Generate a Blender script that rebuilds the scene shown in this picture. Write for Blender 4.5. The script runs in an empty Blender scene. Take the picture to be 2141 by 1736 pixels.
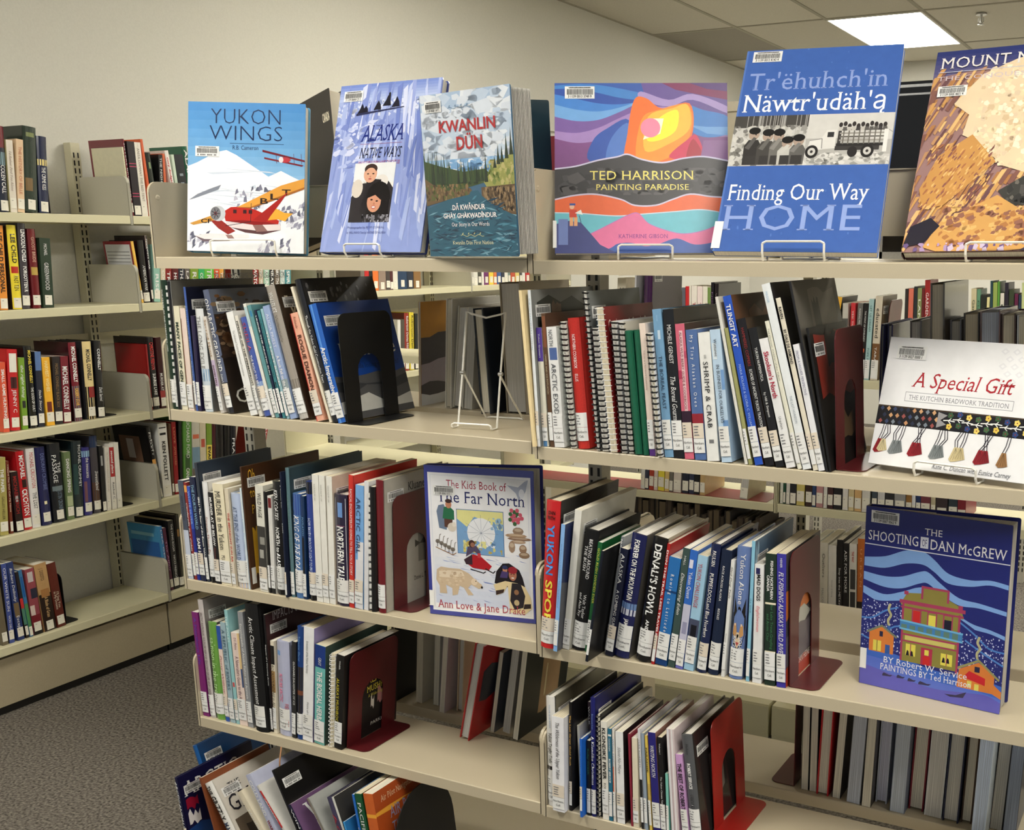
import bpy, bmesh, math, random
from mathutils import Vector, Matrix, Euler
from mathutils.geometry import tessellate_polygon

# ------------------------------------------------------------------ camera, world, exposure
SC = bpy.context.scene
COL = SC.collection
cam_d = bpy.data.cameras.new('camera')
cam_d.sensor_width = 36.0
cam_d.lens = 36.0 * 2323.03 / 2141.0
cam_d.shift_x = (1070.5 - 1367.76) / 2141.0          # the photograph is an off-centre crop
cam_d.shift_y = (1043.77 - 868.0) / 2141.0
cam_d.clip_start = 0.05
cam = bpy.data.objects.new('camera', cam_d)
COL.objects.link(cam)
CAM = Vector((1.98280, -1.66695, 1.43455))
_yaw, _pit = -0.458362, -0.223532
_f = Vector((math.sin(_yaw) * math.cos(_pit), math.cos(_yaw) * math.cos(_pit), math.sin(_pit)))
cam.location = CAM
cam.rotation_euler = _f.to_track_quat('-Z', 'Y').to_euler()
SC.camera = cam
SC.view_settings.view_transform = 'Standard'
SC.view_settings.look = 'None'
SC.view_settings.gamma = 1.0
SC.view_settings.use_curve_mapping = False
SC.view_settings.exposure = 0.72
SC.cycles.use_denoising = True
SC.cycles.max_bounces = 8
SC.cycles.diffuse_bounces = 4

world = bpy.data.worlds.new('daylight')
SC.world = world
world.use_nodes = True
bg = world.node_tree.nodes['Background']
bg.inputs['Color'].default_value = (0.93, 0.97, 1.0, 1)
bg.inputs['Strength'].default_value = 0.28
PANEL_STRENGTH = 15.0

# ------------------------------------------------------------------ colours and materials
def lin(c):
    return tuple(((x / 255.0) / 12.92 if x <= 10 else ((x / 255.0 + 0.055) / 1.055) ** 2.4) for x in c)
PAL = dict(wh=(238, 238, 236), cr=(236, 226, 200), bk=(20, 19, 20), nv=(26, 34, 66), bl=(40, 90, 190), lb=(150, 190, 230), tl=(80, 160, 165),
           gr=(120, 120, 120), gy=(140, 140, 138), dg=(60, 60, 62), rd=(200, 36, 40), mr=(100, 24, 34), br=(92, 56, 36), gn=(70, 130, 90), dgn=(24, 50, 34),
           ye=(240, 214, 70), pk=(226, 150, 170), li=(196, 178, 205))
def rgb(c):
    return PAL[c] if isinstance(c, str) else c
def mat(name, color=None, rough=0.5, spec=0.5, metal=0.0, attr=False, noise=None, bump=None, coat=0.0, emit=None):
    m = bpy.data.materials.new(name); m.use_nodes = True
    nt = m.node_tree; p = nt.nodes['Principled BSDF']
    p.inputs['Roughness'].default_value = rough
    p.inputs['Metallic'].default_value = metal
    p.inputs['Specular IOR Level'].default_value = spec
    p.inputs['Coat Weight'].default_value = coat
    p.inputs['Coat Roughness'].default_value = 0.08
    tc = nt.nodes.new('ShaderNodeTexCoord')
    if attr:
        a = nt.nodes.new('ShaderNodeAttribute'); a.attribute_name = 'Col'; src = a.outputs['Color']
    else:
        r = nt.nodes.new('ShaderNodeRGB'); r.outputs[0].default_value = (*lin(color), 1); src = r.outputs[0]
    if noise:
        scale, amt, stretch = noise
        mp = nt.nodes.new('ShaderNodeMapping'); mp.inputs['Scale'].default_value = stretch
        nt.links.new(tc.outputs['Object'], mp.inputs['Vector'])
        n = nt.nodes.new('ShaderNodeTexNoise'); n.inputs['Scale'].default_value = scale; n.inputs['Detail'].default_value = 3
        nt.links.new(mp.outputs['Vector'], n.inputs['Vector'])
        mr_ = nt.nodes.new('ShaderNodeMapRange')
        mr_.inputs['From Min'].default_value = 0.3; mr_.inputs['From Max'].default_value = 0.7
        mr_.inputs['To Min'].default_value = 1 - amt; mr_.inputs['To Max'].default_value = 1 + amt * 0.4
        nt.links.new(n.outputs['Fac'], mr_.inputs['Value'])
        mx = nt.nodes.new('ShaderNodeVectorMath'); mx.operation = 'SCALE'
        nt.links.new(src, mx.inputs[0]); nt.links.new(mr_.outputs['Result'], mx.inputs['Scale'])
        src = mx.outputs[0]
        if bump:
            b = nt.nodes.new('ShaderNodeBump'); b.inputs['Strength'].default_value = bump; b.inputs['Distance'].default_value = 0.002
            nt.links.new(n.outputs['Fac'], b.inputs['Height']); nt.links.new(b.outputs['Normal'], p.inputs['Normal'])
    nt.links.new(src, p.inputs['Base Color'])
    if emit:
        p.inputs['Emission Color'].default_value = (*lin(emit[0]), 1); p.inputs['Emission Strength'].default_value = emit[1]
    return m
M = dict(
    print_satin=mat('printed_card', attr=True, rough=0.36, spec=0.45, noise=(60, 0.05, (1, 1, 1))),
    print_gloss=mat('laminated_print', attr=True, rough=0.2, spec=0.5, coat=0.35, noise=(35, 0.05, (1, 1, 1))),
    cloth=mat('book_cloth', attr=True, rough=0.6, spec=0.3, noise=(500, 0.12, (1, 1, 1))),
    paper=mat('page_edges', attr=True, rough=0.8, spec=0.2, noise=(9, 0.22, (90, 1, 1))),
    sticker=mat('sticker_paper', attr=True, rough=0.4, spec=0.4, noise=(80, 0.03, (1, 1, 1))),
    tan=mat('tan_enamel_steel', (196, 184, 158), rough=0.3, spec=0.5, noise=(900, 0.05, (1, 1, 1)), bump=0.06),
    cream=mat('cream_enamel_steel', (212, 206, 172), rough=0.36, spec=0.45, noise=(700, 0.05, (1, 1, 1)), bump=0.06),
    grey=mat('grey_enamel_steel', (196, 192, 174), rough=0.42, spec=0.4, noise=(700, 0.06, (1, 1, 1)), bump=0.06),
    post=mat('slotted_post_steel', attr=True, rough=0.45, spec=0.4, noise=(300, 0.06, (1, 1, 1))),
    maroon=mat('maroon_enamel', (84, 24, 28), rough=0.3, spec=0.5, noise=(300, 0.08, (1, 1, 1))),
    red=mat('red_enamel', (158, 34, 28), rough=0.28, spec=0.5, noise=(300, 0.08, (1, 1, 1))),
    black=mat('black_enamel', (17, 17, 18), rough=0.4, spec=0.4, noise=(300, 0.1, (1, 1, 1))),
    wire=mat('white_coated_wire', (232, 230, 222), rough=0.3, spec=0.5, noise=(200, 0.05, (1, 1, 1))),
    coil=mat('plastic_coil', attr=True, rough=0.3, spec=0.5, noise=(200, 0.05, (1, 1, 1))),
    steel=mat('brushed_steel', (190, 190, 188), rough=0.3, metal=1.0, noise=(200, 0.1, (1, 8, 1))),
    wall=mat('painted_wall', (208, 206, 196), rough=0.85, spec=0.2, noise=(160, 0.04, (1, 1, 1)), bump=0.1),
    ceil=mat('mineral_fibre_tile', attr=True, rough=0.9, spec=0.1, noise=(120, 0.06, (1, 1, 1)), bump=0.15),
    carpet=mat('loop_carpet', (118, 112, 104), rough=0.95, spec=0.05, noise=(130, 0.75, (1, 1, 1)), bump=1.0),
    lamp=mat('light_diffuser', (255, 253, 246), rough=0.6, noise=(5, 0.02, (1, 1, 1)), emit=((255, 250, 238), PANEL_STRENGTH)),
    screen=mat('black_glass', (12, 11, 11), rough=0.12, spec=0.5, noise=(5, 0.05, (1, 1, 1))),
)

# ------------------------------------------------------------------ mesh helper
class MB:
    def __init__(s):
        s.v = []; s.f = []; s.c = []
    def add(s, verts, faces, col):
        o = len(s.v); s.v += [tuple(x) for x in verts]
        c = lin(rgb(col))
        for f in faces:
            s.f.append([o + i for i in f]); s.c.append(c)
    def quad(s, a, b, c, d, col):
        s.add([a, b, c, d], [(0, 1, 2, 3)], col)
    def box(s, x0, x1, y0, y1, z0, z1, col):
        v = [(x0, y0, z0), (x1, y0, z0), (x1, y1, z0), (x0, y1, z0), (x0, y0, z1), (x1, y0, z1), (x1, y1, z1), (x0, y1, z1)]
        s.add(v, [(0, 3, 2, 1), (4, 5, 6, 7), (0, 1, 5, 4), (1, 2, 6, 5), (2, 3, 7, 6), (3, 0, 4, 7)], col)
    def prism(s, poly, fn, a, b, col):
        """poly: closed 2D outline; fn(p, t) -> 3D point; extruded between a and b."""
        n = len(poly)
        v = [fn(p, a) for p in poly] + [fn(p, b) for p in poly]
        tris = tessellate_polygon([[Vector((p[0], p[1], 0)) for p in poly]])
        f = [tuple(t) for t in tris] + [tuple(n + i for i in reversed(t)) for t in tris]
        f += [(i, n + i, n + (i + 1) % n, (i + 1) % n) for i in range(n)]
        s.add(v, f, col)
    def tube(s, pts, r, col, sides=6, closed=False):
        pts = [Vector(p) for p in pts]; n = len(pts)
        rings = []; up = None
        for i, p in enumerate(pts):
            a = pts[(i - 1) % n] if (closed or i > 0) else p
            b = pts[(i + 1) % n] if (closed or i < n - 1) else p
            t = (b - a).normalized()
            if up is None:
                up = Vector((0, 0, 1)) if abs(t.z) < 0.9 else Vector((1, 0, 0))
            x = t.cross(up)
            if x.length < 1e-6: x = t.orthogonal()
            x.normalize(); y = x.cross(t).normalized(); up = y
            rings.append([p + r * (math.cos(2 * math.pi * k / sides) * x + math.sin(2 * math.pi * k / sides) * y) for k in range(sides)])
        v = [q for rg in rings for q in rg]; f = []
        m = n if closed else n - 1
        for i in range(m):
            for k in range(sides):
                a0 = i * sides + k; a1 = i * sides + (k + 1) % sides
                b0 = ((i + 1) % n) * sides + k; b1 = ((i + 1) % n) * sides + (k + 1) % sides
                f.append((a0, a1, b1, b0))
        if not closed:
            f.append(tuple(reversed(range(sides)))); f.append(tuple((n - 1) * sides + k for k in range(sides)))
        s.add(v, f, col)
    def build(s, name, m, parent=None, fix=False):
        me = bpy.data.meshes.new(name)
        me.from_pydata(s.v, [], s.f)
        at = me.attributes.new('Col', 'FLOAT_COLOR', 'CORNER')
        buf = []
        for f, c in zip(s.f, s.c):
            buf += [c[0], c[1], c[2], 1.0] * len(f)
        at.data.foreach_set('color', buf)
        me.materials.append(M[m])
        if fix:
            bm = bmesh.new(); bm.from_mesh(me); bmesh.ops.recalc_face_normals(bm, faces=bm.faces); bm.to_mesh(me); bm.free()
        o = bpy.data.objects.new(name, me); COL.objects.link(o)
        if parent is not None: o.parent = parent
        return o
def bez_round(pts, r, seg=4):
    """round the corners of an open or closed 2D path."""
    out = []
    n = len(pts)
    for i, p in enumerate(pts):
        p = Vector(p); a = Vector(pts[i - 1]); b = Vector(pts[(i + 1) % n])
        da = (a - p); db = (b - p); ra = min(r, da.length * 0.49, db.length * 0.49)
        p0 = p + da.normalized() * ra; p1 = p + db.normalized() * ra
        for k in range(seg + 1):
            t = k / seg
            out.append(tuple((1 - t) ** 2 * p0 + 2 * t * (1 - t) * p + t * t * p1))
    return out
def empty(name, loc, rot=(0, 0, 0)):
    o = bpy.data.objects.new(name, None); COL.objects.link(o)
    o.empty_display_size = 0.02
    o.location = loc; o.rotation_euler = rot
    return o
def tag(o, label, cat, group=None):
    o['label'] = label; o['category'] = cat
    if group: o['group'] = group
    return o
def struct(o):
    o['kind'] = 'structure'; return o

# ------------------------------------------------------------------ lettering: glyph meshes cut from the built-in font
_fc = bpy.data.curves.new('lettering', 'FONT'); _fc.resolution_u = 2
_fo = bpy.data.objects.new('lettering', _fc); COL.objects.link(_fo)
GL = {}
def _shape(txt, bold):
    _fc.body = txt; _fc.offset = bold
    bpy.context.view_layer.update()
    ev = _fo.evaluated_get(bpy.context.evaluated_depsgraph_get())
    me = ev.to_mesh()
    v = [tuple(x.co) for x in me.vertices]; f = [tuple(p.vertices) for p in me.polygons]
    ev.to_mesh_clear()
    return v, f
def glyph(ch, st):
    key = (ch, 0.022 if st in ('b', 'c') else (-0.016 if st == 't' else 0.0))
    if key not in GL:
        bo = key[1]
        v, f = _shape(ch, bo)
        w1 = max([p[0] for p in _shape(ch + 'I', bo)[0]], default=0.3); w0 = max([p[0] for p in _shape('I', bo)[0]], default=0.1)
        GL[key] = (v, f, max(w1 - w0, 0.12))
    return GL[key]
_cap = None
SERIF = {}
def serif_bits(ch, st):
    """small slab serifs on every short flat stroke end of a glyph."""
    if ch in SERIF: return SERIF[ch]
    v, f, adv = glyph(ch, st)
    ec = {}
    for p in f:
        for i in range(len(p)):
            e = tuple(sorted((p[i], p[(i + 1) % len(p)]))); ec[e] = ec.get(e, 0) + 1
    out = []
    if ch.isalpha() and v:
        ys = [p[1] for p in v]; lo, hi = min(ys), max(ys)
        for (a, b), n in ec.items():
            if n != 1: continue
            A, B = v[a], v[b]
            dx = abs(A[0] - B[0])
            if abs(A[1] - B[1]) < 1e-4 and 0.03 < dx < 0.16:
                y = A[1]; x0, x1 = min(A[0], B[0]), max(A[0], B[0])
                e = 0.055; h = 0.035
                if abs(y - lo) < 0.02: out.append((x0 - e, x1 + e, y, y + h))
                elif abs(y - hi) < 0.02 or 0.3 < y < hi: out.append((x0 - e, x1 + e * 0.6, y - h, y))
    SERIF[ch] = out
    return out
def text_geo(s, st):
    """-> verts (x, y), faces, width, cap height; unit letter size."""
    V = []; F = []; x = 0.0
    sp = 0.35 if st == 'sp' else 0.0
    for ch in s:
        if ch == ' ':
            x += 0.28 + sp; continue
        v, f, adv = glyph(ch, st)
        o = len(V)
        V += [(x + p[0], p[1]) for p in v]; F += [tuple(o + i for i in q) for q in f]
        if st in ('s', 'i'):
            for (a, b, c, d) in serif_bits(ch, st):
                o = len(V); V += [(x + a, c), (x + b, c), (x + b, d), (x + a, d)]; F.append((o, o + 1, o + 2, o + 3))
        x += adv + sp + (0.02 if st == 's' else 0)
    if st == 'i': V = [(p[0] + p[1] * 0.28, p[1]) for p in V]
    return V, F, max(x, 0.01)
def put_text(mb, s, st, x0, x1, y0, y1, fn, col):
    """lay lettering in the box x0..x1 (reading), y0..y1 (cap height); fn maps a box point to 3D."""
    V, F, w = text_geo(s, st)
    if not V: return
    cap = 0.73 if any(c.isupper() or c in 'bdfhklt' for c in s) else 0.55
    mb.add([fn(x0 + (x1 - x0) * p[0] / w, y0 + (y1 - y0) * p[1] / cap) for p in V], F, col)

# ------------------------------------------------------------------ frames of the four racks
XL = -1.2577
def place(frame, u, v, z):
    """shelf coordinates (along, inward, up) -> world."""
    if frame == 'W': return (XL - v, u, z)
    return (u, v + {'A': 0.0, 'B': 1.25, 'C': 3.0}[frame], z)
RZ = dict(A=0.0, B=0.0, C=0.0, W=math.pi / 2)
NAMES = dict(pb='paperback_book', jk='hardcover_book', hc='hardcover_book', sp='coil_notebook', cb='comb_bound_report')
CATS = dict(pb='paperback', jk='hardcover book', hc='hardcover book', sp='coil notebook', cb='report')

def barcode(mb, d0, w1, fn, digits='', n=26, seed=1, L=0.05, Hh=0.021):
    rnd = random.Random(seed)
    def q(a, b, c, d, col, e):
        mb.quad(fn(a, c, e), fn(b, c, e), fn(b, d, e), fn(a, d, e), col)
    q(d0, d0 + L, w1 - Hh, w1, (232, 232, 230), 0.0003)
    q(d0 + L * .15, d0 + L * .85, w1 - Hh * .14, w1 - Hh * .08, (60, 60, 60), 0.0005)
    x = d0 + L * .07
    while x < d0 + L * .93:
        wd = rnd.choice((.5, .5, 1.0, 1.4)) * 0.0006
        q(x, x + wd, w1 - Hh * .68, w1 - Hh * .22, (40, 40, 40), 0.0005); x += wd + rnd.choice((.5, .8)) * 0.0007
    if digits:
        put_text(mb, digits, 'b', d0 + L * .1, d0 + L * .9, w1 - Hh * .93, w1 - Hh * .76, lambda a, b: fn(a, b, 0.0005), (30, 30, 30))
    else:
        for k in range(14):
            if k in (1, 6, 11): continue
            a = d0 + L * (.1 + .057 * k); q(a, a + L * .036, w1 - Hh * .92, w1 - Hh * .77, (50, 50, 50), 0.0005)

def make_book(frame, z, row, seed):
    u, rec, t, h, lean, kind, col, lab, cat_group, k = row
    rnd = random.Random(seed)
    t = max(t, 0.004)
    zz = z + (t * math.sin(math.radians(lean)) if lean > 0 else 0.0) + 0.0004
    root = empty(NAMES[kind], place(frame, u, rec, zz), (0, math.radians(lean), RZ[frame]))
    tag(root, lab, CATS[kind], cat_group)
    D = k.get('D') or min(0.2, max(0.11, h * 0.68))
    hc = kind in ('hc', 'jk')
    bt = 0.0025 if hc else 0.0007
    oh = 0.003 if hc else 0.0
    bt = min(bt, t * 0.25)
    bulge = min(0.2 * t, 0.005) if hc else 0.0004
    back = k.get('back')
    cov = k.get('cov') or col
    covc = {'tundra': (58, 42, 32), 'crowd': (36, 36, 38)}.get(cov, cov)
    flip = (lambda y: D - y) if back else (lambda y: y)
    mb = MB()
    y0 = bulge
    pm = 'print_gloss' if kind == 'jk' else ('cloth' if kind == 'hc' and not k.get('cov') else 'print_satin')
    if kind in ('sp',):
        y0 = 0.004
        mb.box(.0016, .0016 + bt, y0, D, 0, h, col); mb.box(t - .0016 - bt, t - .0016, y0, D, 0, h, covc)
    else:
        def bx(a, b, c, d, e, f, cc):
            c2, d2 = sorted((flip(c), flip(d))); mb.box(a, b, c2, d2, e, f, cc)
        bx(0, bt, y0, D, 0, h, k.get('cov') and covc or col)
        bx(t - bt, t, y0, D, 0, h, covc)
        N = 6 if hc else 2
        prof = [(t * i / N, y0 * (2 * i / N - 1) ** 2) for i in range(N + 1)]
        pts = prof + [(t, y0 + bt), (0, y0 + bt)]
        if back: pts = [(p[0], D - p[1]) for p in pts][::-1]
        n = len(pts)
        v = [(p[0], p[1], 0) for p in pts] + [(p[0], p[1], h) for p in pts]
        f = [tuple(reversed(range(n))), tuple(range(n, 2 * n))] + [(i, (i + 1) % n, n + (i + 1) % n, n + i) for i in range(n)]
        mb.add(v, f, col)
    # printed spine
    sp_y = lambda a: y0 * (2 * a - 1) ** 2 if kind not in ('sp',) else y0
    if not back and kind in ('pb', 'hc', 'jk', 'cb'):
        lay = 0
        for bnd in k.get('bands', []):
            a0, a1 = (bnd[3], bnd[4]) if len(bnd) > 4 else (0, 1)
            lay += 1; e = 0.00012 + 0.00006 * lay
            xs = [a0 + (a1 - a0) * i / 4 for i in range(5)]
            for i in range(4):
                A, B = xs[i], xs[i + 1]
                mb.quad((A * t, sp_y(A) - e, bnd[0] * h), (B * t, sp_y(B) - e, bnd[0] * h), (B * t, sp_y(B) - e, bnd[1] * h), (A * t, sp_y(A) - e, bnd[1] * h), bnd[2])
        for (s, c, v0, v1, st, cx, size) in k.get('T', []):
            if not s: continue
            hh = size * t
            put_text(mb, s, st, 0, (v1 - v0) * h, -hh / 2, hh / 2,
                     lambda a, b: (min(max(cx * t + b, 0.0003), t - 0.0003), sp_y((cx * t + b) / t) - 0.0011, v1 * h - a), c)
        for (s, c, w0, w1, a0, a1) in k.get('TH', []):
            put_text(mb, s, 'b', a0 * t, a1 * t, w0 * h, w1 * h, lambda a, b: (a, sp_y(a / t) - 0.0011, b), c)
        if k.get('art') == 'husky':
            P = lambda a, b, e: (a * t, sp_y(a) - e, b * h)
            def pol(pts, c, e): mb.add([P(a, b, e) for a, b in pts], [tuple(range(len(pts)))], c)
            pol([(.0, .0), (1, .0), (1, .34), (.0, .34)], (70, 74, 86), .0004)
            pol([(.05, .5), (.5, .56), (.95, .49), (.98, .36), (.8, .26), (.5, .22), (.2, .26), (.02, .38)], (26, 26, 30), .0006)
            pol([(.12, .62), (.34, .52), (.1, .46)], (30, 30, 34), .0006); pol([(.9, .62), (.68, .52), (.92, .46)], (30, 30, 34), .0006)
            pol([(.16, .42), (.34, .43), (.42, .36), (.3, .32), (.12, .34)], (206, 156, 100), .0008); pol([(.84, .41), (.68, .43), (.6, .36), (.7, .32), (.88, .34)], (206, 156, 100), .0008)
            pol([(.42, .36), (.6, .36), (.72, .28), (.5, .235), (.3, .28)], (222, 200, 170), .0009)
            pol([(.44, .345), (.58, .345), (.56, .315), (.46, .315)], (14, 14, 14), .0011)
            pol([(.38, .285), (.64, .285), (.5, .255)], (176, 70, 70), .0011)
            for cx in (.27, .72): pol([(cx - .05, .425), (cx + .05, .425), (cx + .04, .408), (cx - .04, .408)], (240, 220, 190), .0011)
    # printed front board (its face towards +along)
    fx = t - (.0016 if kind == 'sp' else 0.0)
    def FR_(d, w, e): return (fx + e, (D - d) if back else (y0 + d), w)
    FB = k.get('fbands', [])
    for i, bnd in enumerate(FB):
        a0, a1 = (bnd[3], bnd[4]) if len(bnd) > 4 else (0, 1)
        L = D - y0; e = 0.00015 + 0.00008 * i
        w0, w1 = bnd[0] * h, bnd[1] * h
        d0, d1 = a0 * L, a1 * L
        n = 5
        up = [(d0 + (d1 - d0) * j / n, w1 + (rnd.uniform(-.012, .012) if 0 < j < n and w1 < h * .97 else 0)) for j in range(n + 1)]
        lo = [(d0 + (d1 - d0) * j / n, w0 + (rnd.uniform(-.008, .008) if 0 < j < n and w0 > .02 else 0)) for j in range(n + 1)]
        for j in range(n):
            mb.quad(FR_(*lo[j], e), FR_(*lo[j + 1], e), FR_(*up[j + 1], e), FR_(*up[j], e), bnd[2])
    if cov in ('tundra', 'crowd'):
        for i in range(260 if cov == 'crowd' else 120):
            d = rnd.uniform(.004, D - .02); w = rnd.uniform(.01 if cov == 'crowd' else .45 * h, h - .012); s_ = rnd.uniform(.002, .007)
            g = rnd.randint(20, 120) if cov == 'crowd' else 0
            c = (g, g, g + 2) if cov == 'crowd' else rnd.choice([(110, 76, 48), (70, 50, 38), (136, 110, 84), (52, 38, 32)])
            sx = s_ if cov == 'crowd' else s_ * 3.5
            mb.add([FR_(d + sx * math.cos(a) * .6, w + s_ * math.sin(a), .0006) for a in (0, 1.05, 2.1, 3.14, 4.2, 5.2)], [(0, 1, 2, 3, 4, 5)], c)
    for (s, c, d0, d1, w0, w1) in k.get('front', []):
        if w1 <= 0: w0, w1 = h + w0, h + w1                # measured down from the head of the book
        put_text(mb, s, 's', d0, d1, w0, w1, lambda a, b: FR_(a, b, 0.0007), c)
    for i, bnd in enumerate(k.get('lf', [])):
        a0, a1 = (bnd[3], bnd[4]) if len(bnd) > 4 else (.06, .94)
        e = -0.00015 * (i + 1); L = D - y0
        P = lambda a, w: (e, y0 + (1 - a) * L, w * h)
        mb.quad(P(a0, bnd[0]), P(a1, bnd[0]), P(a1, bnd[1]), P(a0, bnd[1]), bnd[2])
        if bnd[1] - bnd[0] > .7:
            for j in range(14):
                w = bnd[0] + (bnd[1] - bnd[0]) * (.08 + .06 * j); b1 = a1 - .04 - (.1 if j in (4, 9) else 0)
                e2 = -0.0006
                mb.add([(e2, y0 + (1 - a0 - .04) * L, w * h), (e2, y0 + (1 - b1) * L, w * h), (e2, y0 + (1 - b1) * L, w * h + .0022), (e2, y0 + (1 - a0 - .04) * L, w * h + .0022)], [(0, 1, 2, 3)], (130, 130, 130))
    mb.build('cover', pm, root)
    # pages
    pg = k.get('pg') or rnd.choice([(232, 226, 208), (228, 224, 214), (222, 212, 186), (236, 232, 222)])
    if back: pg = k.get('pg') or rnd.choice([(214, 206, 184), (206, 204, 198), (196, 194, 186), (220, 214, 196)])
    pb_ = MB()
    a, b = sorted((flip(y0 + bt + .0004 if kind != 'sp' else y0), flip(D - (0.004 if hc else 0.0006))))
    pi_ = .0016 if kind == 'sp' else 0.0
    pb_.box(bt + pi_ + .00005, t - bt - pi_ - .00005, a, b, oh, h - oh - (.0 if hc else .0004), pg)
    n = max(2, int(t / .004))
    for i in range(1, n):                                  # gathered sections show as faint darker lines
        x = bt + (t - 2 * bt) * (i + rnd.uniform(-.25, .25)) / n
        yy = a if back else b
        e = -.0002 if back else .0002
        c = tuple(int(q * .78) for q in pg)
        pb_.add([(x, yy + e, oh), (x + .0004, yy + e, oh), (x + .0004, yy + e, h - oh - .0005), (x, yy + e, h - oh - .0005)], [(0, 1, 2, 3)], c)
        pb_.add([(x, a, h - oh + .0001), (x + .0003, a, h - oh + .0001), (x + .0003, b, h - oh + .0001), (x, b, h - oh + .0001)], [(0, 1, 2, 3)], c)
    pb_.build('page_block', 'paper', root)
    # binding
    if kind == 'sp':
        cb = MB(); cc = k.get('coil', 'bk'); n = int(h / .0092)
        for i in range(n):
            w = .004 + (h - .008) * i / (n - 1)
            cb.tube([(t / 2 + (t / 2 - .0014) * math.cos(q), .004 + (.0075 + t * .12) * math.sin(q), w + .0018 * math.sin(q / 2)) for q in [2 * math.pi * j / 12 for j in range(12)]],
                    .0015 if cc == 'bk' else .00085, (24, 24, 26) if cc == 'bk' else (228, 228, 226), 4, closed=True)
        cb.build('binding_coil', 'coil', root)
    if kind == 'cb':
        cb = MB(); solid = k.get('solid'); c = (14, 96, 68) if solid else (22, 22, 24)
        N = 8
        pts = [(t / 2 - t / 2 * math.cos(math.pi * i / N), .006 - (.008 + t * .1) * math.sin(math.pi * i / N)) for i in range(N + 1)]
        for i in range(N):
            p, q = pts[i], pts[i + 1]
            cb.quad((p[0], p[1], .001), (q[0], q[1], .001), (q[0], q[1], h - .001), (p[0], p[1], h - .001), c)
        cb.add([(p[0], p[1], h - .001) for p in pts], [tuple(range(N + 1))], c)
        n = int(h / .0145)
        for i in range(n):
            w = .006 + i * .0145
            if solid: cb.box(t * .74, t * .86, .0005, .0022, w + .003, w + .011, (10, 50, 36))
            else: cb.box(-.0016, t * .32, -.0035, .005, w, w + .0085, (216, 216, 212))
        cb.build('binding_comb', 'coil', root)
    # library stickers
    lt = k.get('lab', 1)
    if lt:
        sb = MB()
        lw = min(t * .98, .03) if lt == 1 else min(t * .92, .024)
        x0 = (t - lw) / 2; x1 = x0 + lw
        def strip(w0, w1, c, e):
            n = 4
            for i in range(n):
                A = x0 + (x1 - x0) * i / n; B = x0 + (x1 - x0) * (i + 1) / n
                sb.quad((A, sp_y(A / t) - e, w0), (B, sp_y(B / t) - e, w0), (B, sp_y(B / t) - e, w1), (A, sp_y(A / t) - e, w1), c)
        def put(s, w0, w1, a0, a1, c=(34, 34, 36)):
            put_text(sb, s, 'n', x0 + lw * a0, x0 + lw * a1, w0, w1, lambda a, b: (a, sp_y(a / t) - .0019, b), c)
        if lt == 1:
            o = rnd.choice((.006, .01, .012, .014)) if frame == 'A' else .004
            strip(o, o + .024, (236, 236, 234), .0013)
            strip(o + .0245, o + .05, rnd.choice([(236, 236, 234), (234, 233, 228), (228, 216, 198), (238, 238, 236)]), .0014)
            if frame == 'A' and lw > .008:
                put('Northern', o + .0145, o + .0188, .06, .94); put('Coll.', o + .0062, o + .0108, .3, .72)
            for j in range(4):
                w = o + .0455 - j * .0048; a = x0 + lw * .12
                ll = lw * rnd.uniform(.22, .45)
                sb.quad((a, sp_y(a / t) - .0019, w - .0017), (a + ll, sp_y((a + ll) / t) - .0019, w - .0017), (a + ll, sp_y((a + ll) / t) - .0019, w), (a, sp_y(a / t) - .0019, w), (130, 130, 132))
        else:
            o = rnd.choice((.008, .012, .004, .01))
            strip(o, o + .03, (234, 230, 216), .0013)
            a = x0 + lw * .2
            sb.quad((a, sp_y(a / t) - .0019, o + .022), (a + lw * .25, sp_y((a + lw * .25) / t) - .0019, o + .022), (a + lw * .25, sp_y((a + lw * .25) / t) - .0019, o + .0236), (a, sp_y(a / t) - .0019, o + .0236), (150, 146, 138))
        sb.build('spine_label', 'sticker', root)
    elif k.get('labf'):
        sb = MB(); e = .0006
        P = lambda d, w: (t + e, y0 + d, w)
        sb.quad(P(.001, .012), P(.013, .012), P(.013, .048), P(.001, .048), (232, 232, 230)); sb.build('spine_label', 'sticker', root)
    if k.get('bar'):
        bb = MB(); w1 = h - .026 if k['bar'] == 1 else h - .125
        barcode(bb, .011, w1, lambda d, w, e: FR_(d, w, e + .0005), seed=seed)
        bb.build('barcode_label', 'sticker', root)
    return root

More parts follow.
